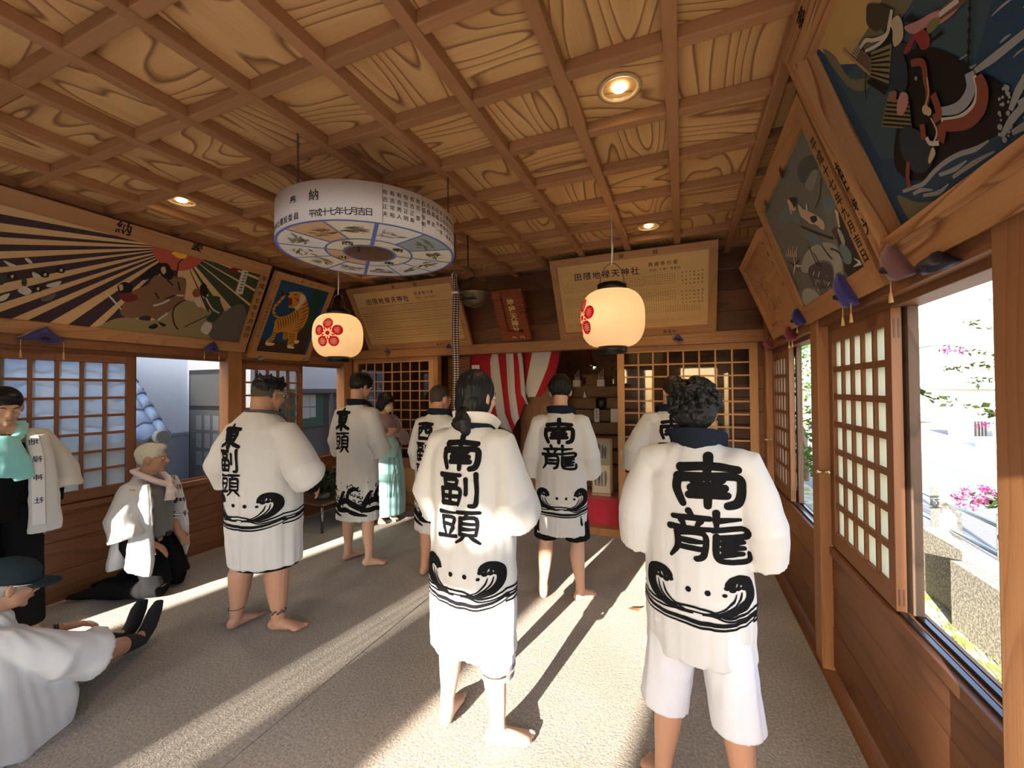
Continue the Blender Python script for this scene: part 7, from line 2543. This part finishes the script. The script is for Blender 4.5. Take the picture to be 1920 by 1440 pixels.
def make_D():
    t = person('slim person with a dark bowl cut, white coat with heavy black surf print', -2.86, 3.10, -3, GBOTH)
    mb = MB()
    M = head_frame(V(.01, .045, 1.665), R(16), R(-14))
    torso(mb, 1.78, .98); neckhead(mb, V(0, 0, 1.48), M); head(mb, M)
    legs(mb, 1.78, .98, 1.0, [(-1, -.14, .03, R(10)), (1, .15, -.03, R(52))])
    for s_ in (-1, 1):
        sh, el, wr = V(s_ * .17, 0, 1.42), V(s_ * .25, -.01, 1.14), V(s_ * .12, .20, 1.02)
        arm(mb, sh, el, wr); hand(mb, wr, V(-s_ * .8, .25, -.25), V(0, -1, .2), s_, .6)
    fuse(mb, 'body', SK1, t, .0075)
    face(t, M)
    mb = MB(); hair_cap(mb, M, (.092, .110, .095), (0, -.014, .045)); mb.ell((0, -.055, .02), (.085, .064, .07), M); mb.ell((0, .05, .06), (.07, .05, .045), M)
    mb.tube([M @ V(-.09, .01, .03), M @ V(-.10, -.01, .015)], [.02, .004], 7)
    fuse(mb, 'hair', HBLK, t, .006, 1, lambda co, n_: strand(co, n_, 95, .005, 5))
    sl = [sleeve(V(s_ * .195, -.01, 1.42), V(s_ * .275, -.005, 1.16), V(s_ * .275, .06, 1.04), .105, .115, .11) for s_ in (-1, 1)]
    c = coat(t, std_rings(.425, 1.495, .215, .155, .04, 1.0), sl, 3.4, [(V(s_ * .14, -.01, 1.41), (.09, .095, .062)) for s_ in (-1, 1)], amp=.007)
    sk = Skin(c)
    back_lettering(t, sk, '東頭', -.065, 1.455, .19, .195, .012, .0, 1.15)
    surf_print(t, sk, .57, .205, 3, u0=-.55, u1=.55)
    neck_collar(t, 1.475, .082, w=.058, depth=.17)

def make_E():
    t = person('person with a close-cropped head, half hidden behind the one with the ponytail', -2.0, 3.16, 2, GBOTH)
    mb = MB()
    M = head_frame(V(0, .035, 1.545), R(14), R(-6))
    torso(mb, 1.66, 1.08); neckhead(mb, V(0, 0, 1.38), M); head(mb, M, 1.0, 1.1)
    legs(mb, 1.66, 1.05, 1.0, [(-1, -.13, -.04, R(-6)), (1, .13, .0, R(20))])
    for s_ in (-1, 1):
        sh, el, wr = V(s_ * .17, 0, 1.33), V(s_ * .26, -.01, 1.06), V(s_ * .10, .19, .95)
        arm(mb, sh, el, wr); hand(mb, wr, V(-s_ * .8, .25, -.25), V(0, -1, .2), s_, .6)
    fuse(mb, 'body', SK2, t, .0075)
    face(t, M)
    mb = MB(); mb.ell((0, -.018, .042), (.0785, .098, .082), M, 24, 14); mb.ell((0, -.05, .0), (.070, .055, .060), M)
    fuse(mb, 'hair', mat('cropped_hair', (.032, .023, .018), .75), t, .006, 2, lambda co, n_: curls(co, n_, 260, .001))
    sl = [sleeve(V(s_ * .19, -.01, 1.335), V(s_ * .27, -.005, 1.08), V(s_ * .27, .06, .96), .105, .115, .11) for s_ in (-1, 1)]
    c = coat(t, std_rings(.40, 1.41, .225, .165, .05, 1.0), sl, 6.1, [(V(s_ * .14, -.01, 1.325), (.09, .095, .062)) for s_ in (-1, 1)], amp=.007)
    sk = Skin(c)
    back_lettering(t, sk, '西副頭', -.05, 1.355, .19, .165, .010, .0, 1.15)
    surf_print(t, sk, .56, .21, 8, u0=-.55, u1=.55)
    neck_collar(t, 1.39, .085, w=.062, depth=.17)
    mb = MB()
    for side in (-1, 1):
        mb.tube([V(side * .085, 0, .60), V(side * .12, .0, .40), V(side * .128, .01, .37)], [(.10, .09), (.085, .088), (.082, .085)], 22, up=(0, 1, 0))
    fuse(mb, 'shorts', mat('pink_shorts', (.60, .32, .34), .8), t, .008, 2)

def make_G():
    t = person('person in white coat mostly hidden behind the curly-haired one, facing the altar', -.10, 3.72, -6, GBOTH)
    mb = MB()
    M = head_frame(V(.03, .03, 1.60), R(-10), R(-6))
    torso(mb, 1.71, 1.0); neckhead(mb, V(0, 0, 1.43), M); head(mb, M)
    legs(mb, 1.71, 1.0, 1.0, [(-1, -.13, 0, R(-10)), (1, .14, .0, R(20))])
    for s_ in (-1, 1):
        sh, el, wr = V(s_ * .17, 0, 1.37), V(s_ * .26, -.01, 1.10), V(s_ * .10, .19, .98)
        arm(mb, sh, el, wr); hand(mb, wr, V(-s_ * .8, .25, -.25), V(0, -1, .2), s_, .6)
    fuse(mb, 'body', SK1, t, .0075)
    face(t, M)
    mb = MB(); hair_cap(mb, M, (.086, .106, .095), (0, -.016, .038)); mb.ell((0, -.05, .01), (.078, .062, .07), M)
    fuse(mb, 'hair', HBRN, t, .006, 1, lambda co, n_: strand(co, n_, 95, .004, 5))
    sl = [sleeve(V(s_ * .19, -.01, 1.37), V(s_ * .285, -.01, 1.10), V(s_ * .29, .02, .95), .105, .13, .13, .85, .9) for s_ in (-1, 1)]
    c = coat(t, std_rings(.42, 1.44, .20, .15, .04, 1.0), sl, 8.3, [(V(s_ * .14, -.01, 1.36), (.09, .095, .062)) for s_ in (-1, 1)], amp=.0075)
    sk = Skin(c)
    back_lettering(t, sk, '南頭', .0, 1.39, .2, .18, .012)
    surf_print(t, sk, .62, .2, 4, u0=-.5, u1=.5)
    neck_collar(t, 1.42, .082, w=.06, depth=.17)

def make_H():
    t = person('person in face mask, mauve top and shiny light-blue skirt by the lattice door', -3.48, 4.24, 118)
    mb = MB()
    M = head_frame(V(0, .05, 1.47), R(-26), R(-16))
    torso(mb, 1.57, .88); neckhead(mb, V(0, 0, 1.30), M); head(mb, M, .98, .95)
    legs(mb, 1.57, .85, .9, [(-1, -.08, 0, R(-6)), (1, .08, .0, R(6))])
    for s_ in (-1, 1):
        sh, el, wr = V(s_ * .155, 0, 1.25), V(s_ * .23, .03, 1.02), V(s_ * .05, .20, 1.08)
        arm(mb, sh, el, wr, .85); hand(mb, wr, V(-s_ * .5, .5, .45), V(-s_ * .3, -.8, .3), s_, .7, .9)
    fuse(mb, 'body', SK3, t, .0075)
    face(t, M, .98, lips=False)
    mb = MB(); hair_cap(mb, M, (.086, .106, .10), (0, -.018, .032)); mb.ell((0, .055, .062), (.066, .042, .034), M)
    for s_ in (-1, 1): mb.ell((s_ * .068, .0, -.03), (.022, .05, .08), M)
    mb.ell((0, -.06, -.04), (.075, .05, .08), M)
    fuse(mb, 'hair', HBLK, t, .006, 1, lambda co, n_: strand(co, n_, 100, .003, 1))
    mb = MB(); mb.ell((0, .062, -.052), (.058, .050, .048), M, 18, 12); plain(mb, 'face_mask', mat('mask_cream', (.68, .58, .42), .85), t)
    MV = mat('mauve_cloth', (.30, .21, .22), .85, sheen=.2)
    sl = [sleeve(V(s_ * .155, -.0, 1.27), V(s_ * .235, .02, 1.03), V(s_ * .12, .16, 1.03), .075, .085, .10) for s_ in (-1, 1)]
    coat(t, [(.86, .165, .12, 0), (1.0, .155, .11, 0), (1.15, .165, .115, 0), (1.26, .15, .10, 0), (1.33, .07, .07, 0)], sl, 2.5, [(V(s_ * .11, 0, 1.265), (.07, .075, .05)) for s_ in (-1, 1)], .008, .005, MV, 'mauve_top')
    SK_ = mat('light_blue_silk', (.36, .66, .70), .28, spec=.6, sheen=.3)
    mb = MB()
    mb.tube([V(0, .02, 1.0), V(0, .03, .9), V(0, .04, .6), V(0, .05, .3), V(0, .05, .10)], [(.12, .15), (.15, .18), (.19, .22), (.205, .235), (.20, .23)], 36, up=(0, 1, 0))
    mb.tube([V(.02, .16, 1.06), V(.0, .20, .95), V(-.01, .22, .8)], [(.05, .08), (.06, .10), (.04, .06)], 16, up=(0, 1, 0))
    fuse(mb, 'long_skirt', SK_, t, .008, 2, lambda co, n_: .012 * noise.noise(Vector((math.atan2(co.x, co.y) * 4.5, co.z * .8, 2))) + .006 * noise.noise(Vector((co.x * 14, co.y * 14, co.z * 4))))
    PK = mat('pink_underskirt', (.42, .12, .17), .8)
    mb = MB(); mb.tube([V(.03, -.05, .85), V(.04, -.09, .5), V(.04, -.10, .04)], [(.12, .15), (.17, .2), (.16, .19)], 30, up=(0, 1, 0)); plain(mb, 'pink_underskirt', PK, t)
    mb = MB()
    for a_ in (-.06, .02, .05):
        mb.tube([V(.03 + a_ * .3, .215, 1.0), V(a_ * .6 + .01, .245, .78), V(a_ * 1.5, .258, .52), V(a_ * 1.6 - .01, .262, .34)], .0035, 6)
    plain(mb, 'ties', mat('tie_teal', (.10, .26, .30), .6), t)

def lapels(t, sk, sides, txt, o, d, ex, ey, w=.055):
    """White lapel bands with small lettering laid on the coat front."""
    f = sk.dirc(o, d, ex, ey)
    for pts, tx in sides:
        mb = MB(); stroke(mb, pts, [w] * len(pts), lambda u, v: (lambda c: c + (-Vector(d).normalized()) * .004 if c is not None else None)(f(u, v)), 3, 8)
        lp = plain(mb, 'lapel', mat('lapel_white', (.60, .59, .60), .85), t)
        if tx:
            mb = MB()
            P_ = smooth_pts([Vector(p) for p in pts], None, 24)
            n = len(tx)
            for k, ch in enumerate(tx):
                c = P_[int((.16 + .62 * k / max(n - 1, 1)) * (len(P_) - 1))]
                mb.text(ch, w * .80, None, 0, 0, offset=.01, wrap=lambda u, v, c=c: (lambda h: h + (-Vector(d).normalized()) * .006 if h is not None else None)(f(c.x + u, c.y + v)))
            plain(mb, 'lapel_lettering', INKB, lp)

def make_J():
    t = person('grey-haired person kneeling by the left wall in a white coat over a grey vest', -4.05, 2.03, 60)
    mb = MB()
    M = head_frame(V(.015, .035, 1.085), R(-14), R(-3))
    # torso from the hips up, kneeling on the shins
    s = .96
    mb.tube([V(0, -.03, .40), V(0, -.03, .50), V(0, -.01, .62), V(0, .0, .76), V(0, .0, .86), V(0, .0, .92), V(0, .0, .97)], [(.12, .15), (.115, .155), (.11, .15), (.11, .16), (.095, .15), (.07, .10), (.056, .058)], 20, up=(0, 1, 0))
    neckhead(mb, V(0, 0, .94), M); head(mb, M)
    for s_ in (-1, 1):
        hip, kn, ank = V(s_ * .09, -.03, .42), V(s_ * .11, .14, .07), V(s_ * .10, -.30, .055)
        limb(mb, [hip, hip * .5 + kn * .5 + V(0, .02, 0), kn], [.085, .078, .06], up=(1, 0, 0))
        limb(mb, [kn, kn * .6 + ank * .4 + V(0, 0, .01), ank], [.058, .055, .036], up=(1, 0, 0))
        limb(mb, [ank, ank + V(0, -.09, -.01), ank + V(0, -.19, -.025)], [(.034, .032), (.03, .04), (.018, .03)], up=(0, 0, 1))
        sh, el, wr = V(s_ * .17, 0, .87), V(s_ * .23, .0, .61), V(s_ * .15, .12, .44)
        arm(mb, sh, el, wr); hand(mb, wr, V(-s_ * .2, .6, -.5), V(0, -.4, -.9), s_, .4)
    fuse(mb, 'body', SK2, t, .007)
    face(t, M, brow=HGREY)
    mb = MB(); mb.ell((0, -.020, .040), (.080, .099, .086), M, 24, 14); mb.ell((0, -.055, .005), (.071, .052, .060), M); mb.ell((0, .035, .085), (.06, .055, .034), M)
    fuse(mb, 'hair', HWHT, t, .005, 1, lambda co, n_: strand(co, n_, 140, .003, 6))
    mb = MB()
    for s_ in (-1, 1):
        hip, kn, ank = V(s_ * .09, -.03, .44), V(s_ * .115, .15, .085), V(s_ * .105, -.28, .075)
        mb.tube([hip + V(0, 0, .05), hip, hip * .5 + kn * .5 + V(0, .025, 0), kn + V(0, .01, 0)], [(.12, .11), (.12, .11), (.105, .1), (.08, .082)], 20, up=(1, 0, 0))
        mb.tube([kn + V(0, .03, 0), kn * .6 + ank * .4, ank], [(.083, .08), (.085, .08), (.066, .066)], 20, up=(1, 0, 0))
    fuse(mb, 'trousers', BLKC, t, .009, 3, coat_fold(3, .006))
    for s_ in (-1, 1):
        mb = MB(); ank = V(s_ * .10, -.29, .058); mb.tube([ank + V(0, .04, .005), ank, ank + V(0, -.09, -.008), ank + V(0, -.20, -.026)], [(.043, .043), (.042, .042), (.036, .046), (.016, .028)], 16, up=(0, 0, 1)); plain(mb, 'sock', BLKC, t)
    # grey vest
    mb = MB(); mb.tube([V(0, .005, .46), V(0, .01, .56), V(0, .015, .70), V(0, .012, .82), V(0, .005, .90), V(0, 0, .95)], [(.138, .165), (.136, .165), (.135, .17), (.12, .165), (.085, .12), (.062, .07)], 30, up=(0, 1, 0))
    fuse(mb, 'vest', mat('vest_grey', (.14, .14, .135), .9, sheen=.2), t, .008, 2)
    mb = MB(); mb.tube([V(.0, .0, .475), V(0, 0, .455)], [(.142, .17)] * 2, 30, up=(0, 1, 0)); mb.box((-.025, .138, .447), (.025, .150, .483)); plain(mb, 'belt', BLACK, t)
    # coat: open shell round back and sides
    sl = [sleeve(V(s_ * .185, -.02, .88), V(s_ * .255, -.03, .66), V(s_ * .24, .02, .52), .095, .11, .115, .85, .9) for s_ in (-1, 1)]
    def tails(mb_):
        for s_ in (-1, 1):
            mb_.tube([V(s_ * .165, .06, .90), V(s_ * .19, .085, .70), V(s_ * .215, .09, .50), V(s_ * .22, .08, .30), V(s_ * .215, .06, .24)], [(.055, .03), (.07, .03), (.085, .032), (.10, .035), (.10, .03)], 18, up=(0, 1, 0))
    c = coat(t, [(.25, .20, .085, -.14), (.30, .20, .085, -.14), (.50, .195, .09, -.10), (.70, .19, .09, -.08), (.84, .17, .085, -.05), (.91, .11, .075, -.03), (.955, .075, .07, -.02)], sl, 4.4, [(V(s_ * .13, -.02, .865), (.085, .085, .055)) for s_ in (-1, 1)], .0085, .009, extra=tails)
    sk = Skin(c)
    lapels(t, sk, [([(.115, .93), (.155, .82), (.175, .64), (.185, .46)], '地禄神社'), ([(-.115, .93), (-.155, .82), (-.175, .64), (-.185, .46)], '地禄神社')], None, V(0, 1.2, 0), V(0, -1, 0), V(1, 0, 0), V(0, 0, 1), .062)
    SC = mat('scarf_blush', (.62, .50, .50), .9, sheen=.3)
    mb = MB()
    mb.tube([V(-.06, .10, .90), V(-.095, .02, .955), V(-.05, -.075, .985), V(.05, -.075, .985), V(.095, .02, .955), V(.06, .10, .90), V(0, .14, .865), V(-.06, .10, .90)], [(.022, .034)] * 8, 14)
    mb.ell((0, .155, .85), (.03, .026, .028))
    mb.tube([V(.0, .15, .85), V(.022, .172, .80), V(.03, .172, .74)], [(.02, .02), (.02, .034), (.012, .04)], 12)
    mb.tube([V(.0, .15, .85), V(-.025, .172, .81), V(-.04, .168, .76)], [(.02, .02), (.02, .03), (.012, .036)], 12)
    fuse(mb, 'scarf', SC, t, .006, 2, coat_fold(8, .003))

def make_I():
    t = person('standing person in dark clothes, open white coat and light-blue scarf', -4.15, 1.265, 98)
    mb = MB()
    M = head_frame(V(.0, .06, 1.535), R(-4), R(-20))
    torso(mb, 1.66, 1.0); neckhead(mb, V(0, 0, 1.37), M); head(mb, M)
    legs(mb, 1.66, 1.0, 1.0, [(-1, -.12, 0, R(-6)), (1, .12, .0, R(8))])
    for s_ in (-1, 1):
        sh, el, wr = V(s_ * .17, 0, 1.32), V(s_ * .255, -.02, 1.05), V(s_ * .22, .06, .82)
        arm(mb, sh, el, wr); hand(mb, wr, V(-s_ * .1, .25, -.9), V(-s_, 0, 0), s_, .4)
    fuse(mb, 'body', SK1, t, .007)
    face(t, M, shut=True)
    mb = MB(); hair_cap(mb, M, (.080, .100, .090), (0, -.020, .040)); mb.ell((0, .03, .085), (.062, .058, .034), M)
    fuse(mb, 'hair', HBLK, t, .0055, 1, lambda co, n_: strand(co, n_, 160, .002, 6))
    mb = MB(); mb.tube([V(0, .0, .80), V(0, .01, 1.0), V(0, .01, 1.2), V(0, .0, 1.32), V(0, 0, 1.38)], [(.118, .165), (.118, .158), (.118, .168), (.09, .12), (.062, .07)], 30, up=(0, 1, 0)); plain(mb, 'shirt', BLKC, t)
    mb = MB()
    for s_ in (-1, 1):
        mb.tube([V(s_ * .085, 0, .88), V(s_ * .10, .0, .5), V(s_ * .12, .0, .06)], [(.12, .105), (.095, .09), (.08, .08)], 22, up=(0, 1, 0))
        mb.tube([V(s_ * .245, -.02, 1.10), V(s_ * .225, .05, .87)], [.056, .045], 16)
    fuse(mb, 'trousers', BLKC, t, .009, 2)
    sl = [sleeve(V(s_ * .19, -.01, 1.335), V(s_ * .275, -.02, 1.08), V(s_ * .285, .0, .95), .10, .12, .125, .85, .9) for s_ in (-1, 1)]
    def fronts(mb_):
        for s_ in (-1, 1):
            mb_.tube([V(s_ * .135, .10, 1.34), V(s_ * .155, .125, 1.15), V(s_ * .165, .13, .95), V(s_ * .17, .13, .75), V(s_ * .17, .12, .69)], [(.035, .055), (.03, .068), (.03, .075), (.032, .08), (.03, .08)], 18, up=(0, 1, 0))
    c = coat(t, [(.68, .21, .10, -.06), (.74, .21, .10, -.06), (.95, .205, .105, -.05), (1.15, .205, .11, -.04), (1.28, .18, .10, -.03), (1.35, .12, .08, -.02), (1.395, .08, .07, -.015)], sl, 9.4, [(V(s_ * .14, -.01, 1.325), (.085, .09, .06)) for s_ in (-1, 1)], .0085, .008, extra=fronts)
    sk = Skin(c)
    lapels(t, sk, [([(.10, 1.36), (.125, 1.2), (.13, 1.0), (.135, .75)], '地禄神社'), ([(-.10, 1.36), (-.125, 1.2), (-.13, 1.0), (-.135, .75)], '地禄神社')], None, V(0, 1.2, 0), V(0, -1, 0), V(1, 0, 0), V(0, 0, 1), .055)
    SC = mat('scarf_blue', (.20, .52, .56), .7, sheen=.4)
    mb = MB()
    mb.tube([V(-.06, .09, 1.35), V(-.085, .0, 1.405), V(0, -.08, 1.43), V(.085, .0, 1.405), V(.06, .09, 1.35), V(0, .13, 1.30), V(-.06, .09, 1.35)], [(.024, .036)] * 7, 14)
    mb.tube([V(0, .12, 1.34), V(.01, .16, 1.26), V(.02, .17, 1.15), V(.03, .165, 1.09)], [(.03, .05), (.035, .085), (.03, .10), (.018, .09)], 18, up=(0, 1, 0))
    mb.tube([V(-.01, .13, 1.3), V(-.05, .16, 1.18), V(-.07, .16, 1.06)], [(.03, .04), (.026, .05), (.016, .05)], 14, up=(0, 1, 0))
    fuse(mb, 'scarf', SC, t, .007, 2, coat_fold(2, .006))

def make_K():
    t = person('seated person in a dark cap, glasses, white coat and green shorts', -3.04, .82, -16)
    mb = MB()
    M = head_frame(V(.03, .13, .69), R(24), R(-14))
    mb.tube([V(0, -.06, .08), V(0, -.05, .16), V(0, -.01, .30), V(0, .04, .42), V(0, .06, .50), V(0, .075, .545), V(0, .09, .58)], [(.14, .18), (.135, .175), (.12, .16), (.115, .165), (.09, .14), (.065, .09), (.056, .058)], 20, up=(0, 1, 0))
    neckhead(mb, V(0, .085, .57), M); head(mb, M)
    for s_, kx, ax in ((-1, -.12, -.06), (1, .14, .06)):
        hip, kn, ank = V(s_ * .10, -.02, .12), V(kx, .42, .17 if s_ > 0 else .14), V(ax, .76, .06)
        limb(mb, [hip, (hip + kn) / 2 + V(0, 0, .015), kn], [.092, .080, .060], up=(1, 0, 0))
        limb(mb, [kn, kn * .65 + ank * .35, ank], [.058, .056, .036], up=(1, 0, 0))
        limb(mb, [ank + V(0, -.02, -.0), ank + V(0, .04, .05), ank + V(.0, .08, .13), ank + V(.01, .10, .18)], [(.035, .034), (.036, .036), (.028, .042), (.014, .03)], up=(1, 0, 0))
    sh, el, wr = V(.18, .05, .47), V(.27, .20, .27), V(.10, .40, .255)
    arm(mb, sh, el, wr); hand(mb, wr, V(-.35, .85, -.1), V(0, 0, -1), 1, .45)
    sh, el, wr = V(-.18, .05, .47), V(-.26, .22, .30), V(-.10, .46, .29)
    arm(mb, sh, el, wr); hand(mb, wr, V(.3, .85, -.15), V(0, 0, -1), -1, .45)
    fuse(mb, 'body', SK2, t, .007)
    face(t, M, brow=HGREY)
    mb = MB(); mb.ell((0, -.022, .010), (.079, .098, .070), M, 20, 12); mb.ell((0, -.055, -.01), (.070, .05, .055), M)
    fuse(mb, 'hair', HGREY, t, .006, 1, lambda co, n_: strand(co, n_, 140, .002, 6))
    CAPM = mat('cap_slate', (.018, .030, .040), .9, spec=.1, bump=(200, .1))
    mb = MB(); mb.ell((0, -.012, .052), (.090, .112, .080), M, 28, 16); mb.tube([M @ V(0, -.012, .02), M @ V(0, -.012, .05)], [(.113, .091)] * 2, 28, up=(M.to_3x3() @ V(0, 1, 0)))
    cp = fuse(mb, 'cap', CAPM, t, .006, 2)
    mb = MB()
    g_ = []
    for i in range(13):
        a_ = R(-62 + 124 * i / 12)
        row = []
        for j in range(5):
            r_ = .100 + .082 * j / 4 * (math.cos(a_) ** .7)
            p = M @ V(r_ * math.sin(a_) * .86, -.012 + r_ * math.cos(a_) * 1.08, .030 - .020 * (math.sin(a_) ** 2) - .014 * (j / 4))
            row.append(mb.bm.verts.new(p))
        g_.append(row)
    for i in range(12):
        for j in range(4):
            mb.face([g_[i][j], g_[i + 1][j], g_[i + 1][j + 1], g_[i][j + 1]], 0, None, True)
    o = plain(mb, 'peak', CAPM, cp); sd = o.modifiers.new('s', 'SOLIDIFY'); sd.thickness = .006
    mb = MB()
    for s_ in (-1, 1):
        mb.tube([M @ V(s_ * .080, -.005, .010), M @ V(s_ * .084, .05, .012), M @ V(s_ * .064, .094, .010)], .002, 6)
        mb.tube([M @ (V(s_ * .033, .100, .0) + V(.026 * math.cos(a_ * .42), -.004 * abs(math.cos(a_ * .42)), .017 * math.sin(a_ * .42))) for a_ in range(16)], .0016, 6)
    mb.tube([M @ V(-.008, .101, .004), M @ V(.008, .101, .004)], .0016, 6)
    plain(mb, 'glasses', MATS['spectacle_metal'], t)
    mb = MB()
    for s_, kx in ((-1, -.12), (1, .14)):
        hip, kn = V(s_ * .10, -.02, .135), V(kx, .42, .175 if s_ > 0 else .145)
        mb.tube([hip, (hip + kn) / 2 + V(0, 0, .02), kn + V(0, -.03, 0)], [(.12, .12), (.112, .112), (.088, .09)], 22, up=(1, 0, 0))
    fuse(mb, 'shorts', mat('sage_shorts', (.16, .175, .105), .85, sheen=.2), t, .008, 3, coat_fold(5, .006))
    SOCK = mat('sock_black', (.014, .014, .017), .9)
    for s_, kx, ax in ((-1, -.12, -.06), (1, .14, .06)):
        kn, ank = V(kx, .42, .17), V(ax, .76, .06)
        mb = MB()
        mb.tube([kn * .45 + ank * .55 + V(0, 0, .0), kn * .25 + ank * .75, ank + V(0, -.01, 0), ank + V(0, .045, .055), ank + V(.0, .085, .135), ank + V(.01, .105, .19)], [(.056, .054), (.05, .048), (.043, .042), (.042, .042), (.034, .048), (.016, .034)], 18, up=(1, 0, 0))
        fuse(mb, 'sock', SOCK, t, .007, 2)
    sl = [sleeve(V(s_ * .19, .04, .49), V(s_ * .285, .17, .33), V(s_ * .245, .30, .275), .095, .11, .115, .9, 1.0) for s_ in (-1, 1)]
    def drape(mb_):
        for s_ in (-1, 1):
            mb_.tube([V(s_ * .15, .0, .46), V(s_ * .22, .06, .33), V(s_ * .26, .05, .18), V(s_ * .285, -.02, .06), V(s_ * .29, -.05, .014)], [(.08, .05), (.18, .045), (.22, .04), (.24, .045), (.25, .05)], 24, up=(0, 1, 0))
    c = coat(t, [(.012, .30, .27, -.13), (.05, .295, .265, -.125), (.16, .255, .215, -.09), (.30, .22, .165, -.03), (.42, .205, .14, .02), (.49, .165, .115, .045), (.545, .11, .085, .06), (.585, .078, .072, .075)], sl, 6.6, [(V(s_ * .14, .04, .475), (.085, .09, .06)) for s_ in (-1, 1)], .009, .010, extra=drape)
    PAT = mat('indigo_pattern', (.03, .045, .12), .8, var=((.50, .50, .52), 55, .46, .52))
    for s_ in (-1, 1):
        mb = MB(); a_, b_ = V(s_ * .24, .30, .275), V(s_ * .16, .37, .265); mb.tube([a_, b_], [.056, .048], 16); plain(mb, 'patterned_cuff', PAT, t)
    mb = MB(); a_, b_ = V(-.125, .42, .292), V(-.112, .44, .292); mb.tube([a_, b_], [.034, .034], 16); plain(mb, 'watch', BLACK, t)

for fn in (make_A, make_F, make_B, make_C, make_D, make_E, make_G, make_H, make_J, make_I, make_K):
    fn()
